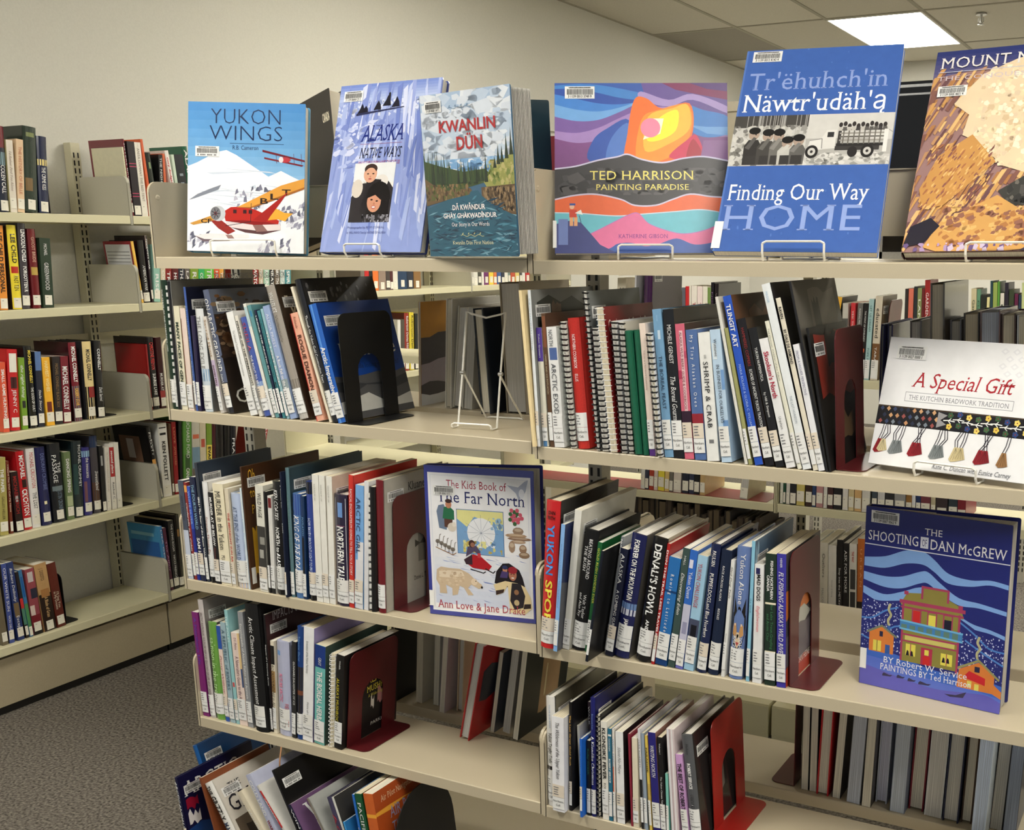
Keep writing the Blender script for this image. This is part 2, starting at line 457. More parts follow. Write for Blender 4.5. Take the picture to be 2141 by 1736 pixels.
# ------------------------------------------------------------------ books: along, inward, thickness, height, lean, kind, spine colour, label
SHELVES = [
 ('A', 1.0936, 1, 'northern books on the second shelf, aisle bay', [
  (0.001,0.004,0.018,0.272,-0.5,'hc','dgn','dark green binder with small white title, first from aisle end, front rack second shelf',0,{'T':[('THE STATE OF THE TERRITORY 1985','wh',.45,.93,'n',.35,.28)],'cov':(18,24,18),'bands':[(0,1,(120,160,150),0,.14)]}),
  (0.02,0.004,0.01,0.271,0.5,'cb','gy','grey comb bound report with black comb teeth, second from aisle end, front rack second shelf',0,{'cov':(120,118,112),'D':.225,'lab':0,'comb':'bk'}),
  (0.032,0.004,0.017,0.219,0.4,'pb',(228, 222, 196),'cream booklet with bold black title, third from aisle end, front rack second shelf',0,{'T':[('MANY FACES OF GENDER','dgn',.16,.85,'b',.5,.5)],'D':.18}),
  (0.052,0.004,0.016,0.215,0.0,'pb',(232, 212, 200),'pale pink booklet with brown edge, fourth from aisle end, front rack second shelf',0,{'bands':[(.1,.9,(120,70,45),.0,.12)],'D':.18}),
  (0.073,0.004,0.006,0.259,-1.0,'pb',(62, 92, 165),'thin blue book with navy cover, fifth from aisle end, front rack second shelf',0,{'cov':(22,26,48),'bar':1,'D':.22,'T':[('Northern Stories  Kluane','lb',.25,.85,'n',.5,.5)]}),
  (0.08,0.004,0.009,0.2,0.5,'pb',(40, 34, 70),'dark violet paperback with white label, sixth from aisle end, front rack second shelf',0,{'D':.16}),
  (0.096,0.004,0.023,0.215,-1.0,'jk',(226, 228, 228),'white and pale blue hardcover with grey title, seventh from aisle end, front rack second shelf',0,{'T':[('THE LONG EXILE','gy',.42,.93,'s',.5,.5),('MELANIE McGRATH',(110,135,160),.3,.38,'n',.5,.25)],'bands':[(.0,.42,(150,180,210)),(.0,.3,(200,212,222))],'cov':(110,112,114)}),
  (0.145,0.004,0.01,0.201,-8.0,'pb',(222, 216, 208),'white and lilac paperback with gold title, eighth from aisle end, front rack second shelf',0,{'T':[('Sacred Hunt',(150,110,60),.58,.97,'s',.5,.62),('DAVID PELLY',(90,50,60),.26,.5,'b',.5,.4)],'bands':[(.17,.55,(196,178,205))]}),
  (0.163,0.004,0.017,0.256,-9.7,'jk',(88, 96, 120),'large slate blue hardcover with brown landscape cover, ninth from aisle end, front rack second shelf',0,{'T':[('ON ARCTIC GROUND','wh',.34,.93,'s',.5,.62),('Debbie S. Miller','wh',.2,.32,'n',.5,.3)],'bands':[(0,.25,(30,26,26))],'cov':'tundra','bar':1,'D':.235,'front':[('ON','wh',.012,.1,.018,.05),('TRACKING TIME THROUGH ALASKA',(170,172,178),.02,.23,.275,.288)],'fbands':[(.8,1,(92,98,112)),(.0,.45,(34,24,18))]}),
  (0.23,0.004,0.019,0.214,-12.4,'pb','wh','white paperback with faint grey title, tenth from aisle end, front rack second shelf',0,{'T':[('The Inhabited Tundra Commissioned Translations','gy',.38,.82,'s',.5,.3)],'D':.15}),
  (0.254,0.004,0.009,0.208,-13.1,'pb',(226, 222, 210),'slim white paperback with black capitals, eleventh from aisle end, front rack second shelf',0,{'T':[('PIPELINE OR THE PERMAFROST','bk',.3,.95,'b',.5,.5)],'D':.15,'bands':[(.1,.28,(30,50,90))]}),
  (0.265,0.004,0.019,0.204,-13.0,'jk',(70, 92, 168),'blue hardcover with red and white title, twelfth from aisle end, front rack second shelf',0,{'T':[('THE RIGHT TO BE COLD','wh',.22,.62,'n',.4,.4),('SHEILA',(170,60,80),.66,.95,'n',.5,.5)],'bands':[(.17,.35,(150,175,215))]}),
  (0.288,0.004,0.008,0.234,-13.6,'pb',(228, 228, 220),'slim white paperback with teal spot, thirteenth from aisle end, front rack second shelf',0,{'bands':[(.8,.97,(180,205,210))],'D':.16}),
  (0.299,0.004,0.01,0.231,-13.8,'pb',(96, 150, 155),'grey teal paperback with blue dot, fourteenth from aisle end, front rack second shelf',0,{'bands':[(.9,.95,(50,130,180),.3,.8)],'D':.16}),
  (0.31,0.004,0.005,0.221,-12.5,'pb','nv','slim navy paperback with white capitals, fifteenth from aisle end, front rack second shelf',0,{'T':[('UNDER THE ARCTIC SUN','wh',.4,.95,'b',.5,.6)],'D':.15}),
  (0.318,0.004,0.008,0.22,-12.7,'pb',(60, 130, 140),'teal paperback with dark title, sixteenth from aisle end, front rack second shelf',0,{'T':[('YUKON WILDLIFE:A SOCIAL HISTORY',(20,50,60),.38,.92,'n',.5,.5),('McCandless','bk',.2,.34,'b',.5,.5)],'D':.15}),
  (0.329,0.004,0.007,0.224,-12.9,'pb',(150, 190, 200),'pale blue paperback with white capitals, seventeenth from aisle end, front rack second shelf',0,{'T':[('THE LOST ROAD','wh',.3,.8,'b',.5,.6)],'D':.15}),
  (0.339,0.004,0.017,0.23,-13.4,'pb',(152, 172, 212),'lavender blue paperback with white title, eighteenth from aisle end, front rack second shelf',0,{'T':[('ALICIA PRIEST',(225,230,240),.63,.93,'n',.5,.42),('A Rock Fell on the Moon','wh',.2,.56,'b',.5,.42)],'bands':[(.1,.35,(150,165,170))]}),
  (0.36,0.004,0.023,0.27,-14.0,'jk',(158, 150, 140),'thick grey brown jacketed hardcover with torn film, nineteenth from aisle end, front rack second shelf',0,{'T':[('WHALES ICE','wh',.8,.95,'s',.5,.5),('The Time of Waiting in the Land of Time',(90,84,78),.58,.78,'n',.5,.3)],'bands':[(.12,.3,(130,122,112)),(.0,.1,(190,186,178))],'cov':(58,46,36),'bar':1,'front':[('WH',(225,210,180),.02,.11,.2,.25)],'D':.21}),
  (0.408,0.004,0.02,0.217,-13.6,'pb',(236, 176, 150),'salmon paperback with dark brown title, twentieth from aisle end, front rack second shelf',0,{'T':[('ROGUE DIAMONDS',(80,40,30),.2,.8,'c',.55,.5),('Rolande',(140,70,50),.86,.97,'i',.5,.35)],'bands':[(0,1,(190,50,40),0,.1)]}),
  (0.441,0.004,0.006,0.274,-16.5,'pb',(236, 226, 204),'thin tall cream book beside a black one, twenty-first from aisle end, front rack second shelf',0,{'D':.2,'lab':0}),
  (0.448,0.004,0.014,0.286,-15.2,'hc',(26, 28, 34),'tall black hardcover with crowd photograph cover, twenty-second from aisle end, front rack second shelf',0,{'T':[('Through the Yukon Gold Construction Years','wh',.28,.75,'n',.5,.5)],'cov':'crowd','bar':1,'D':.215}),
  (0.464,0.004,0.019,0.236,-14.0,'pb',(40, 100, 190),'glossy blue paperback with white title, twenty-third from aisle end, front rack second shelf',0,{'T':[('Arctic Imperative','wh',.24,.64,'b',.5,.62)],'bands':[(0,1,(90,150,225),.2,.45)],'cov':(16,60,140),'bar':1,'D':.215,'front':[('Arctic','wh',.05,.15,.165,.19),('Imperative','wh',.03,.2,.125,.155),('Is Canada losing the North?',(15,35,75),.03,.2,.1,.11)],'fbands':[(0,.38,(80,80,82)),(.06,.16,(190,190,186)),(.25,.33,(52,54,58))]}),
 ]),
 ('A', 1.0936, 0, 'books on the rear side, second shelf', [
  (0.45,0.275,0.006,0.225,2.8,'pb',(205, 205, 205),'slim book with orange and grey photograph cover, first from black bookend',0,{'cov':(182,128,40),'D':.15,'back':1,'fbands':[(0,.12,(200,202,206)),(.12,.66,(60,56,62)),(.2,.4,(150,140,150))]}),
  (0.52,0.275,0.016,0.233,3.6,'hc',(222, 224, 224),'tall white hardcover turned pages outward, second from black bookend, front rack second shelf behind',0,{'D':.19,'back':1,'cov':(210,208,200)}),
  (0.537,0.28,0.026,0.217,6.5,'hc',(212, 210, 200),'cream hardcover turned pages outward, third from black bookend, front rack second shelf behind',0,{'D':.17,'back':1,'cov':(200,196,184)}),
  (0.568,0.278,0.02,0.216,5.6,'pb',(200, 196, 184),'pale paperback turned pages outward, fourth from black bookend, front rack second shelf behind',0,{'D':.17,'back':1}),
  (0.643,0.235,0.024,0.217,-3.3,'jk',(30, 40, 62),'navy jacketed hardcover with pale page edges out, fifth from black bookend',0,{'D':.17,'back':1,'cov':(24,34,50)}),
  (0.684,0.268,0.05,0.269,-2.1,'hc',(100, 66, 44),'tall thick brown hardcover pages outward, sixth from black bookend, front rack second shelf behind',0,{'D':.2,'back':1,'cov':(150,140,122)}),
 ]),
 ('A', 0.713, 1, 'northern books on the third shelf, aisle bay', [
  (0.001,0.004,0.016,0.223,-1.3,'pb',(70, 78, 96),'slate and pale lilac paperback, first from aisle end, front rack third shelf',0,{'bands':[(0,.5,(196,204,222))],'T':[("ALEX'S ENGLISH",(40,44,60),.6,.85,'n',.5,.4)]}),
  (0.02,0.004,0.008,0.22,-1.7,'pb',(140, 40, 40),'slim dark red paperback with white script, second from aisle end, front rack third shelf',0,{'T':[('Cinderella in a Cabin','wh',.3,.8,'i',.5,.6)],'bands':[(.9,.97,(230,160,80))]}),
  (0.029,0.004,0.009,0.212,-1.8,'pb',(52, 84, 190),'bright blue paperback with pale capitals, third from aisle end, front rack third shelf',0,{'T':[('WHITE SILVER',(160,190,235),.6,.95,'n',.5,.6)],'bands':[(0,.55,(28,40,140))]}),
  (0.04,0.004,0.016,0.234,-1.8,'pb',(24, 32, 66),'navy paperback with white and blue capitals, fourth from aisle end, front rack third shelf',0,{'T':[('THE FOURTH WORLD',(150,200,230),.5,.93,'n',.5,.5),('SAM HALL','wh',.16,.42,'b',.5,.55)]}),
  (0.057,0.004,0.009,0.266,-1.6,'hc',(56, 62, 72),'tall dark slate hardcover about a spill, fifth from aisle end, front rack third shelf',0,{'T':[('SPILL! The Story of the Exxon Valdez','wh',.2,.72,'b',.5,.6)],'cov':(44,56,72),'bar':1,'D':.215}),
  (0.068,0.004,0.016,0.226,-0.3,'jk',(238, 238, 238),'white jacketed hardcover with faint brown script, sixth from aisle end, front rack third shelf',0,{'T':[('Strange Things Done',(150,90,80),.22,.66,'s',.5,.4)],'bands':[(0,.06,'bk')]}),
  (0.086,0.004,0.015,0.205,-0.3,'pb',(24, 22, 26),'black paperback with white capitals, seventh from aisle end, front rack third shelf',0,{'T':[('MURDER AT 40 BELOW','wh',.42,.95,'b',.5,.45),('Sixteen',(120,50,50),.25,.4,'n',.5,.35)]}),
  (0.103,0.004,0.031,0.226,-0.6,'pb',(240, 230, 200),'cream paperback with large black serif title, eighth from aisle end, front rack third shelf',0,{'T':[('MURDER in the Yukon','bk',.35,.93,'s',.45,.5),('M.J. M.','bk',.2,.3,'s',.45,.3)]}),
  (0.136,0.004,0.011,0.218,-0.3,'pb',(226, 214, 190),'worn cream paperback with red capitals, ninth from aisle end, front rack third shelf',0,{'T':[('THE MIDNIGHT SUN RACE',(190,80,70),.2,.76,'b',.6,.5)]}),
  (0.15,0.004,0.029,0.209,-0.5,'jk',(186, 200, 228),'pale blue hardcover fading to peach, tenth from aisle end, front rack third shelf',0,{'T':[('AT THE END of the WORLD',(70,90,130),.3,.86,'s',.45,.42)],'bands':[(.0,.2,(226,206,186))]}),
  (0.182,0.004,0.005,0.223,-0.5,'pb',(220, 232, 240),'thin white and blue pamphlet, eleventh from aisle end, front rack third shelf',0,{'D':.15,'T':[('Little Frozen','lb',.4,.7,'n',.5,.5)]}),
  (0.189,0.004,0.005,0.269,-0.8,'hc',(70, 40, 18),'brown picture book with yellow title and gold arch, twelfth from aisle end',0,{'cov':(72,42,20),'bar':1,'D':.23,'front':[('Oh',(226,176,50),.014,.034,.235,.262),('to',(226,176,50),.016,.03,.2,.222),('P',(226,176,50),.017,.026,.165,.185)],'fbands':[(.1,.5,(220,170,40),.06,.12)],'labf':1,'lab':0}),
  (0.217,0.004,0.022,0.234,2.0,'pb',(224, 222, 210),'white paperback with engraved black picture, thirteenth from aisle end, front rack third shelf',0,{'T':[('WILD PAGE',(60,60,60),.7,.93,'s',.5,.5)],'bands':[(.22,.62,(58,56,54)),(.32,.4,(170,168,160),.2,.7),(.45,.52,(150,148,140),.3,.9)]}),
  (0.242,0.004,0.006,0.222,1.6,'pb','bk','thin black book beside an engraved white one, fourteenth from aisle end, front rack third shelf',0,{'D':.16}),
  (0.25,0.004,0.011,0.214,2.1,'pb',(222, 220, 216),'white paperback with dark red top corner, fifteenth from aisle end, front rack third shelf',0,{'bands':[(.88,.98,(110,25,30),.1,.9),(0,.12,(30,30,30))]}),
  (0.263,0.004,0.024,0.247,1.9,'jk',(22, 22, 24),'black hardcover lettered NORTH to ALASKA, sixteenth from aisle end, front rack third shelf',0,{'T':[('KEN COATES','wh',.67,.93,'i',.5,.42),('NORTH to ALASKA','wh',.2,.6,'b',.5,.42)]}),
  (0.296,-0.004,0.005,0.27,1.8,'hc',(24, 32, 56),'tall midnight blue hardcover, seventeenth from aisle end, front rack third shelf',0,{'T':[('A Tramway Ride','wh',.72,.9,'n',.4,.4),('KINGS','wh',.52,.6,'n',.5,.4)],'D':.2}),
  (0.304,0.004,0.01,0.278,1.7,'hc',(94, 124, 132),'tall grey teal hardcover with barcode on cover, eighteenth from aisle end, front rack third shelf',0,{'T':[('ALASKA THE HARRIMAN EXPEDITION',(120,155,150),.3,.8,'n',.5,.4)],'cov':(52,72,80),'bar':1,'D':.225}),
  (0.315,0.004,0.023,0.225,2.5,'jk',(84, 124, 178),'blue hardcover lettered KING OF THE ROAD, nineteenth from aisle end, front rack third shelf',0,{'T':[('KING OF THE ROAD','wh',.24,.8,'i',.5,.62),('A Novel','nv',.13,.2,'n',.5,.4)],'bands':[(.8,1,(58,88,160))]}),
  (0.339,0.004,0.009,0.223,2.9,'pb',(22, 52, 92),'dark blue booklet with stepped black top, twentieth from aisle end, front rack third shelf',0,{'T':[('POTLATCH',(120,170,210),.62,.8,'n',.5,.5)],'bands':[(.2,.6,'bk',0,.6)],'D':.15}),
  (0.354,0.004,0.018,0.254,2.2,'jk',(52, 72, 150),'blue hardcover with black top band, twenty-first from aisle end, front rack third shelf',0,{'T':[('HOW RAVEN BROUGHT LIGHT TO PEOPLE',(200,215,240),.2,.7,'n',.5,.42)],'bands':[(.9,1,'bk'),(0,.05,'bk')]}),
  (0.375,0.004,0.017,0.271,1.9,'pb',(236, 234, 226),'first plain white volume of a matching trio, twenty-second from aisle end, front rack third shelf',0,{'T':[('YUKON INQUIRY LAW',(150,150,140),.8,.93,'n',.4,.28)],'D':.2}),
  (0.393,0.004,0.015,0.271,2.0,'pb',(236, 234, 226),'second plain white volume of a matching trio, twenty-third from aisle end, front rack third shelf',0,{'T':[('YUKON INQUIRY LAW',(150,150,140),.8,.93,'n',.4,.28)],'D':.2}),
  (0.41,0.004,0.015,0.271,2.5,'pb',(236, 234, 226),'third plain white volume of a matching trio, twenty-fourth from aisle end, front rack third shelf',0,{'T':[('YUKON INQUIRY LAW',(150,150,140),.8,.93,'n',.4,.28)],'D':.2,'cov':(214,200,182),'bar':1}),
  (0.427,0.004,0.033,0.235,2.5,'jk',(44, 38, 62),'dark purple hardcover lettered NORTHERN TALES, twenty-fifth from aisle end, front rack third shelf',0,{'T':[('NORTHERN TALES','wh',.2,.72,'b',.5,.5)],'bands':[(.8,.93,(110,150,210),.32,.68),(.72,.725,(150,90,120),.2,.8),(.2,.97,(220,220,230),.1,.13),(.2,.97,(220,220,230),.87,.9)]}),
  (0.462,0.004,0.013,0.279,3.9,'pb',(206, 52, 42),'slim red book with long white title, twenty-sixth from aisle end, front rack third shelf',0,{'T':[("RADICAL ENCOUNTER:I'M GOING TO TELL YOU A STORY",'wh',.25,.9,'n',.5,.45)],'D':.2,'bands':[(.0,1,(170,40,34),.85,1)]}),
  (0.476,0.004,0.021,0.26,4.7,'pb',(120, 172, 226),'sky blue booklet with dark title and papers, twenty-seventh from aisle end, front rack third shelf',0,{'T':[('ARCTIC GIRL',(30,50,90),.45,.9,'s',.4,.5)],'D':.2,'bands':[(0,.55,(228,228,230),.35,1),(0,.4,(222,222,226),.1,1)]}),
  (0.5,0.004,0.011,0.27,4.3,'pb',(225, 225, 228),'loose white leaflets beside black comb binding, twenty-eighth from aisle end, front rack third shelf',0,{'D':.2,'lab':0}),
  (0.519,0.004,0.012,0.26,2.9,'cb',(26, 26, 30),'dark booklet with black and white comb, twenty-ninth from aisle end, front rack third shelf',0,{'D':.2,'lab':0,'comb':'bk','cov':(60,52,50)}),
  (0.536,0.004,0.018,0.274,2.2,'hc',(112, 26, 34),'dark red spined hardcover with grey printed cover, thirtieth from aisle end, front rack third shelf',0,{'cov':(176,172,162),'bar':1,'D':.215,'front':[('Kluane','bk',.075,.13,.24,.258),('Southern Tutchone','bk',.05,.17,.21,.228),('Glossary','bk',.075,.13,.18,.198),('Daniel L. Tlen','bk',.09,.14,.045,.055)],'fbands':[(.3,.6,(120,118,110),.5,.9),(.42,.48,(60,58,54),.45,.85)]}),
 ]),
 ('A', 0.3837, 1, 'northern books on the fourth shelf, aisle bay', [
  (0.002,0.008,0.019,0.249,-1.7,'pb',(124, 30, 112),'magenta purple paperback, first from aisle end, front rack fourth shelf',0,{'T':[('A Northern Life',(90,70,180),.5,.95,'n',.5,.4)]}),
  (0.023,0.008,0.016,0.28,-1.7,'hc',(196, 188, 186),'tall grey mauve hardcover with brown lettering, second from aisle end, front rack fourth shelf',0,{'T':[('ARCTIC NATIONAL WILDLIFE REFUGE SEASONS OF LIFE AND LAND',(110,90,90),.2,.9,'s',.6,.4)],'cov':(150,142,140),'bar':1,'D':.2,'front':[('ARCTIC N','br',.03,.12,.29,.3)]}),
  (0.04,0.008,0.027,0.232,-0.3,'jk',(110, 162, 72),'leaf green hardcover lettered salmon in the trees, third from aisle end, front rack fourth shelf',0,{'T':[('salmon in the trees',(190,225,160),.2,.85,'n',.5,.62)],'cov':(64,56,52),'D':.19,'fbands':[(.2,.6,(120,90,70),.05,.2)]}),
  (0.073,0.008,0.012,0.228,-1.2,'pb',(236, 216, 204),'pink paperback with blue bands and script, fourth from aisle end, front rack fourth shelf',0,{'bands':[(.76,1,(40,84,170)),(.1,.2,(40,84,170)),(0,.05,(40,84,170))],'T':[('Pussy Willow',(170,90,90),.3,.7,'i',.5,.5)]}),
  (0.087,0.008,0.015,0.238,-1.3,'pb',(160, 186, 196),'grey blue paperback with dark serif title, fifth from aisle end, front rack fourth shelf',0,{'T':[('A REPUBLIC of RIVERS',(60,90,110),.33,.93,'s',.5,.6)]}),
  (0.105,0.008,0.01,0.269,-1.6,'pb',(150, 200, 204),'pale teal paperback rising above its neighbours, sixth from aisle end, front rack fourth shelf',0,{'T':[('THE POLES',(230,245,245),.72,.95,'n',.5,.6)],'bands':[(.33,.37,(200,80,80),.2,.8)]}),
  (0.116,0.008,0.024,0.219,-1.0,'pb',(234, 214, 204),'pale pink paperback with mauve script title, seventh from aisle end, front rack fourth shelf',0,{'T':[("A Naturalist's Guide to the Arctic",(110,70,90),.22,.75,'s',.5,.42),('E.C. Pielou',(130,80,100),.82,.95,'s',.5,.3)],'bands':[(.62,1,(226,196,140),.75,1),(.42,.62,(60,80,120),.8,1)]}),
  (0.142,0.008,0.015,0.271,-0.9,'pb',(150, 152, 156),'grey paperback with white lettering, eighth from aisle end, front rack fourth shelf',0,{'T':[('Encyclopedia of Alaska Fishes and Animals','wh',.25,.9,'n',.5,.4)],'D':.2}),
  (0.169,0,0.037,0.296,-0.6,'hc',(22, 22, 23),'thick black hardcover lettered ARCTIC CLIMATE IMPACT ASSESSMENT, ninth from aisle end, front rack fourth shelf',0,{'T':[('Arctic Climate Impact Assessment','wh',.22,.9,'s',.5,.34)],'D':.215}),
  (0.207,0.012,0.006,0.273,0.4,'pb',(26, 24, 26),'thin dark book with maroon climate cover, tenth from aisle end, front rack fourth shelf',0,{'T':[('Impacts of a Warming Arctic','wh',.4,.75,'n',.5,.6)],'cov':(64,38,42),'bar':1,'D':.2,'front':[('IMPACTS OF A WARMING',(205,200,200),.02,.2,.255,.276)]}),
  (0.218,0.008,0.01,0.218,2.8,'pb',(232, 222, 200),'cream paperback with slanted black capitals, eleventh from aisle end, front rack fourth shelf',0,{'T':[('ROCKHOUNDING in ALASKA','bk',.2,.75,'i',.5,.7)],'bands':[(.75,.95,'bk'),(.45,.68,(176,140,90))]}),
  (0.232,0.008,0.035,0.22,3.1,'jk',(184, 188, 214),'lavender hardcover with pink capitals, twelfth from aisle end, front rack fourth shelf',0,{'T':[('FUTURE ARCTIC',(226,130,160),.36,.66,'b',.35,.3),('FIELD NOTES',(180,60,60),.1,.35,'n',.75,.25)],'bands':[(.85,.9,(110,160,220),.05,.35)]}),
  (0.271,0.008,0.011,0.227,5.3,'pb',(40, 40, 42),'charcoal paperback with white capitals, thirteenth from aisle end, front rack fourth shelf',0,{'T':[('GUNNARS DAUGHTER OF ICE','wh',.35,.8,'n',.6,.45)]}),
  (0.283,0.008,0.018,0.263,5.4,'jk',(24, 64, 130),'blue topped hardcover with dark photograph spine, fourteenth from aisle end, front rack fourth shelf',0,{'bands':[(.15,.65,(44,40,38)),(.4,.44,(120,70,50))],'T':[('Tidewater Glacier',(110,160,210),.7,.92,'n',.5,.3)]}),
  (0.302,0.008,0.028,0.266,5.9,'pb',(238, 238, 240),'white paperback with two small title lines, fifteenth from aisle end, front rack fourth shelf',0,{'T':[('Economics of the Yukon Territory','bk',.6,.88,'s',.4,.2),('Flora of the Yukon','bk',.12,.35,'n',.5,.16)],'cov':(150,140,190),'D':.19}),
  (0.335,0.008,0.028,0.23,5.7,'pb',(112, 186, 180),'teal paperback lettered THE BOREAL HERBAL, sixteenth from aisle end, front rack fourth shelf',0,{'T':[('THE BOREAL HERBAL','wh',.19,.74,'b',.5,.5),('GRAY','wh',.8,.88,'s',.5,.3)],'bands':[(.78,1,(26,56,128))],'cov':(50,70,62),'bar':1,'D':.2}),
  (0.374,0.008,0.015,0.216,5.7,'sp',(235, 235, 232),'white coil bound notebook, seventeenth from aisle end, front rack fourth shelf',0,{'D':.17,'coil':'wh','lab':0}),
  (0.391,0.008,0.02,0.218,6.5,'pb',(22, 20, 20),'black paperback with yellow mushroom title, eighteenth from aisle end, front rack fourth shelf',0,{'T':[("ALASKA'S MUSHROOMS",(220,205,60),.22,.75,'s',.3,.36),('Wildlife','wh',.85,.94,'n',.5,.2)],'bands':[(.1,.22,(80,70,110),.6,1)],'cov':(24,22,22),'D':.18,'front':[("ALASKA'S",(214,200,70),.075,.17,.125,.14),('MUSHROOM',(214,200,70),.075,.17,.105,.12),('A Wide-Ranging Guide',(190,180,80),.08,.16,.092,.1),('PARKER',(200,200,195),.09,.14,.022,.03)],'fbands':[(.3,.42,(210,205,196),.5,.56),(.32,.48,(170,120,120),.62,.72)]}),
 ]),
 ('A', 0.3837, 0, 'books on the rear side, fourth shelf', [
  (0.334,0.268,0.013,0.229,3.3,'hc','bk','big black hardcover standing pages outward, first from maroon bookend, front rack fourth shelf behind',0,{'D':.19,'back':1,'cov':(14,14,14)}),
  (0.392,0.285,0.018,0.228,4.5,'pb',(226, 226, 226),'white paperback turned pages outward, second from maroon bookend, front rack fourth shelf behind',0,{'D':.17,'back':1,'cov':(190,184,168)}),
  (0.439,0.29,0.015,0.233,4.6,'pb',(214, 216, 216),'pale grey paperback pages outward, third from maroon bookend, front rack fourth shelf behind',0,{'D':.17,'back':1,'cov':(190,188,180)}),
  (0.477,0.262,0.014,0.25,6.5,'pb',(210, 210, 222),'lilac white paperback pages outward, fourth from maroon bookend, front rack fourth shelf behind',0,{'D':.18,'back':1,'cov':(196,186,190)}),
  (0.509,0.285,0.017,0.246,4.7,'hc',(180, 40, 34),'slim red hardcover beside cream pages, fifth from maroon bookend, front rack fourth shelf behind',0,{'D':.17,'back':1,'cov':(190,170,140)}),
  (0.605,0.165,0.024,0.231,12.7,'hc',(186, 36, 36),'red photo album leaning out over front shelf, sixth from maroon bookend',0,{'D':.2,'back':1,'cov':(170,30,32),'fbands':[(.4,.72,(50,54,66),.25,.95),(.42,.6,(120,118,120),.3,.5)]}),
  (0.643,0.225,0.011,0.195,9.6,'pb',(150, 156, 168),'slim grey blue book beside the album, seventh from maroon bookend, front rack fourth shelf behind',0,{'D':.17,'back':1,'cov':(70,74,84)}),
  (0.67,0.235,0.018,0.237,9.3,'pb',(196, 190, 178),'leaning paperback with grey page edges, eighth from maroon bookend, front rack fourth shelf behind',0,{'D':.17,'back':1}),
  (0.709,0.215,0.014,0.249,8.7,'pb',(226, 226, 230),'white edged book with drum picture cover, ninth from maroon bookend, front rack fourth shelf behind',0,{'D':.19,'back':1,'cov':(20,30,30),'fbands':[(.15,.75,(170,140,104),.2,.62),(.1,.2,(140,40,40),.1,.3),(.3,.6,(220,210,170),.5,.53)]}),
 ]),
 ('A', 0.0855, 1, 'leaning books on the bottom shelf, aisle bay', [
  (0.002,0.02,0.015,0.213,-17.6,'hc',(22, 86, 150),'blue picture book at the aisle end, first from aisle end, front rack bottom shelf',0,{'D':.2,'cov':(18,62,110),'bar':1}),
  (0.019,-0.085,0.009,0.185,-6.7,'hc',(20, 20, 56),'navy book with white arctic lettering, second from aisle end, front rack bottom shelf',0,{'D':.22,'T':[('ARCTIC ANIMALS','wh',.35,.95,'i',.5,.6)],'cov':(18,18,60),'bar':1,'front':[('ARCTIC','wh',.012,.17,-.052,-.016)],'fbands':[(.55,.68,(150,20,50),.05,.2),(.35,.5,(230,225,225),.05,.2),(.1,.3,(20,60,120))]}),
  (0.109,-0.07,0.007,0.196,-14.3,'pb',(130, 70, 40),'thin brown booklet beside the navy one, third from aisle end, front rack bottom shelf',0,{'D':.2}),
  (0.172,-0.07,0.026,0.203,-29.7,'jk',(226, 224, 218),'white jacketed book about a grizzly, fourth from aisle end, front rack bottom shelf',0,{'D':.215,'T':[('THE','bk',.86,.96,'b',.5,.4),('GRIZZLY','bk',.55,.84,'b',.5,.55),('MAZE',(40,60,90),.35,.52,'b',.5,.55)],'cov':(206,200,190),'bar':1,'front':[('THE',(40,40,44),.03,.065,-.036,-.02),('GRIZZLY',(24,26,40),.012,.185,-.085,-.045)],'fbands':[(.0,.5,(90,78,66),.05,1),(.1,.4,(50,44,40),.15,.5)]}),
  (0.306,-0.07,0.014,0.223,-35.9,'pb',(224, 214, 190),'cream paperback with white figures, fifth from aisle end, front rack bottom shelf',0,{'D':.17,'T':[('Northern Air','wh',.4,.8,'n',.5,.5)]}),
  (0.325,-0.07,0.015,0.258,-27.5,'pb',(188, 192, 216),'lilac paperback with red and white capitals, sixth from aisle end, front rack bottom shelf',0,{'D':.18,'T':[('COLD LAND','wh',.62,.95,'b',.5,.55),('WARM HEARTS',(130,40,50),.3,.58,'b',.5,.55)]}),
  (0.394,-0.07,0.005,0.263,-36.9,'pb',(214, 212, 206),'pale paperback with a red patch, seventh from aisle end, front rack bottom shelf',0,{'D':.17,'T':[('Winter','wh',.66,.88,'b',.5,.6)],'bands':[(.6,.95,(196,40,40))]}),
  (0.402,-0.07,0.005,0.283,-24.8,'hc',(20, 18, 20),'large black hardcover with plain cover, eighth from aisle end, front rack bottom shelf',0,{'D':.21,'T':[('Dictionary and Construction','wh',.3,.75,'n',.25,.22)],'cov':(14,13,14),'bar':1}),
  (0.425,-0.07,0.009,0.212,-28.7,'pb',(26, 28, 58),'navy spined book with violet photograph cover, ninth from aisle end, front rack bottom shelf',0,{'D':.23,'T':[('WINGS','wh',.6,.95,'s',.5,.6)],'cov':(112,82,120),'front':[('W','wh',.03,.1,-.06,-.01),('The','wh',.09,.15,-.11,-.075)],'fbands':[(0,.3,(40,28,40)),(.3,.5,(70,50,66),.3,1)]}),
  (0.5,-0.07,0.006,0.246,-30.0,'hc',(120, 112, 100),'olive grey hardcover with pale marbled cover, tenth from aisle end, front rack bottom shelf',0,{'D':.23,'T':[('HANDS SERVICE','wh',.7,.9,'n',.5,.3)],'cov':(170,172,168)}),
  (0.509,-0.07,0.015,0.241,-18.5,'hc',(66, 62, 90),'slate violet hardcover with red title, eleventh from aisle end, front rack bottom shelf',0,{'D':.22,'T':[('AGLOW',(170,50,60),.3,.85,'n',.5,.5)],'cov':(40,38,60)}),
  (0.528,-0.07,0.006,0.247,-18.9,'pb',(222, 222, 216),'white and black booklet between violet and blue, twelfth from aisle end, front rack bottom shelf',0,{'D':.2,'cov':(60,58,54)}),
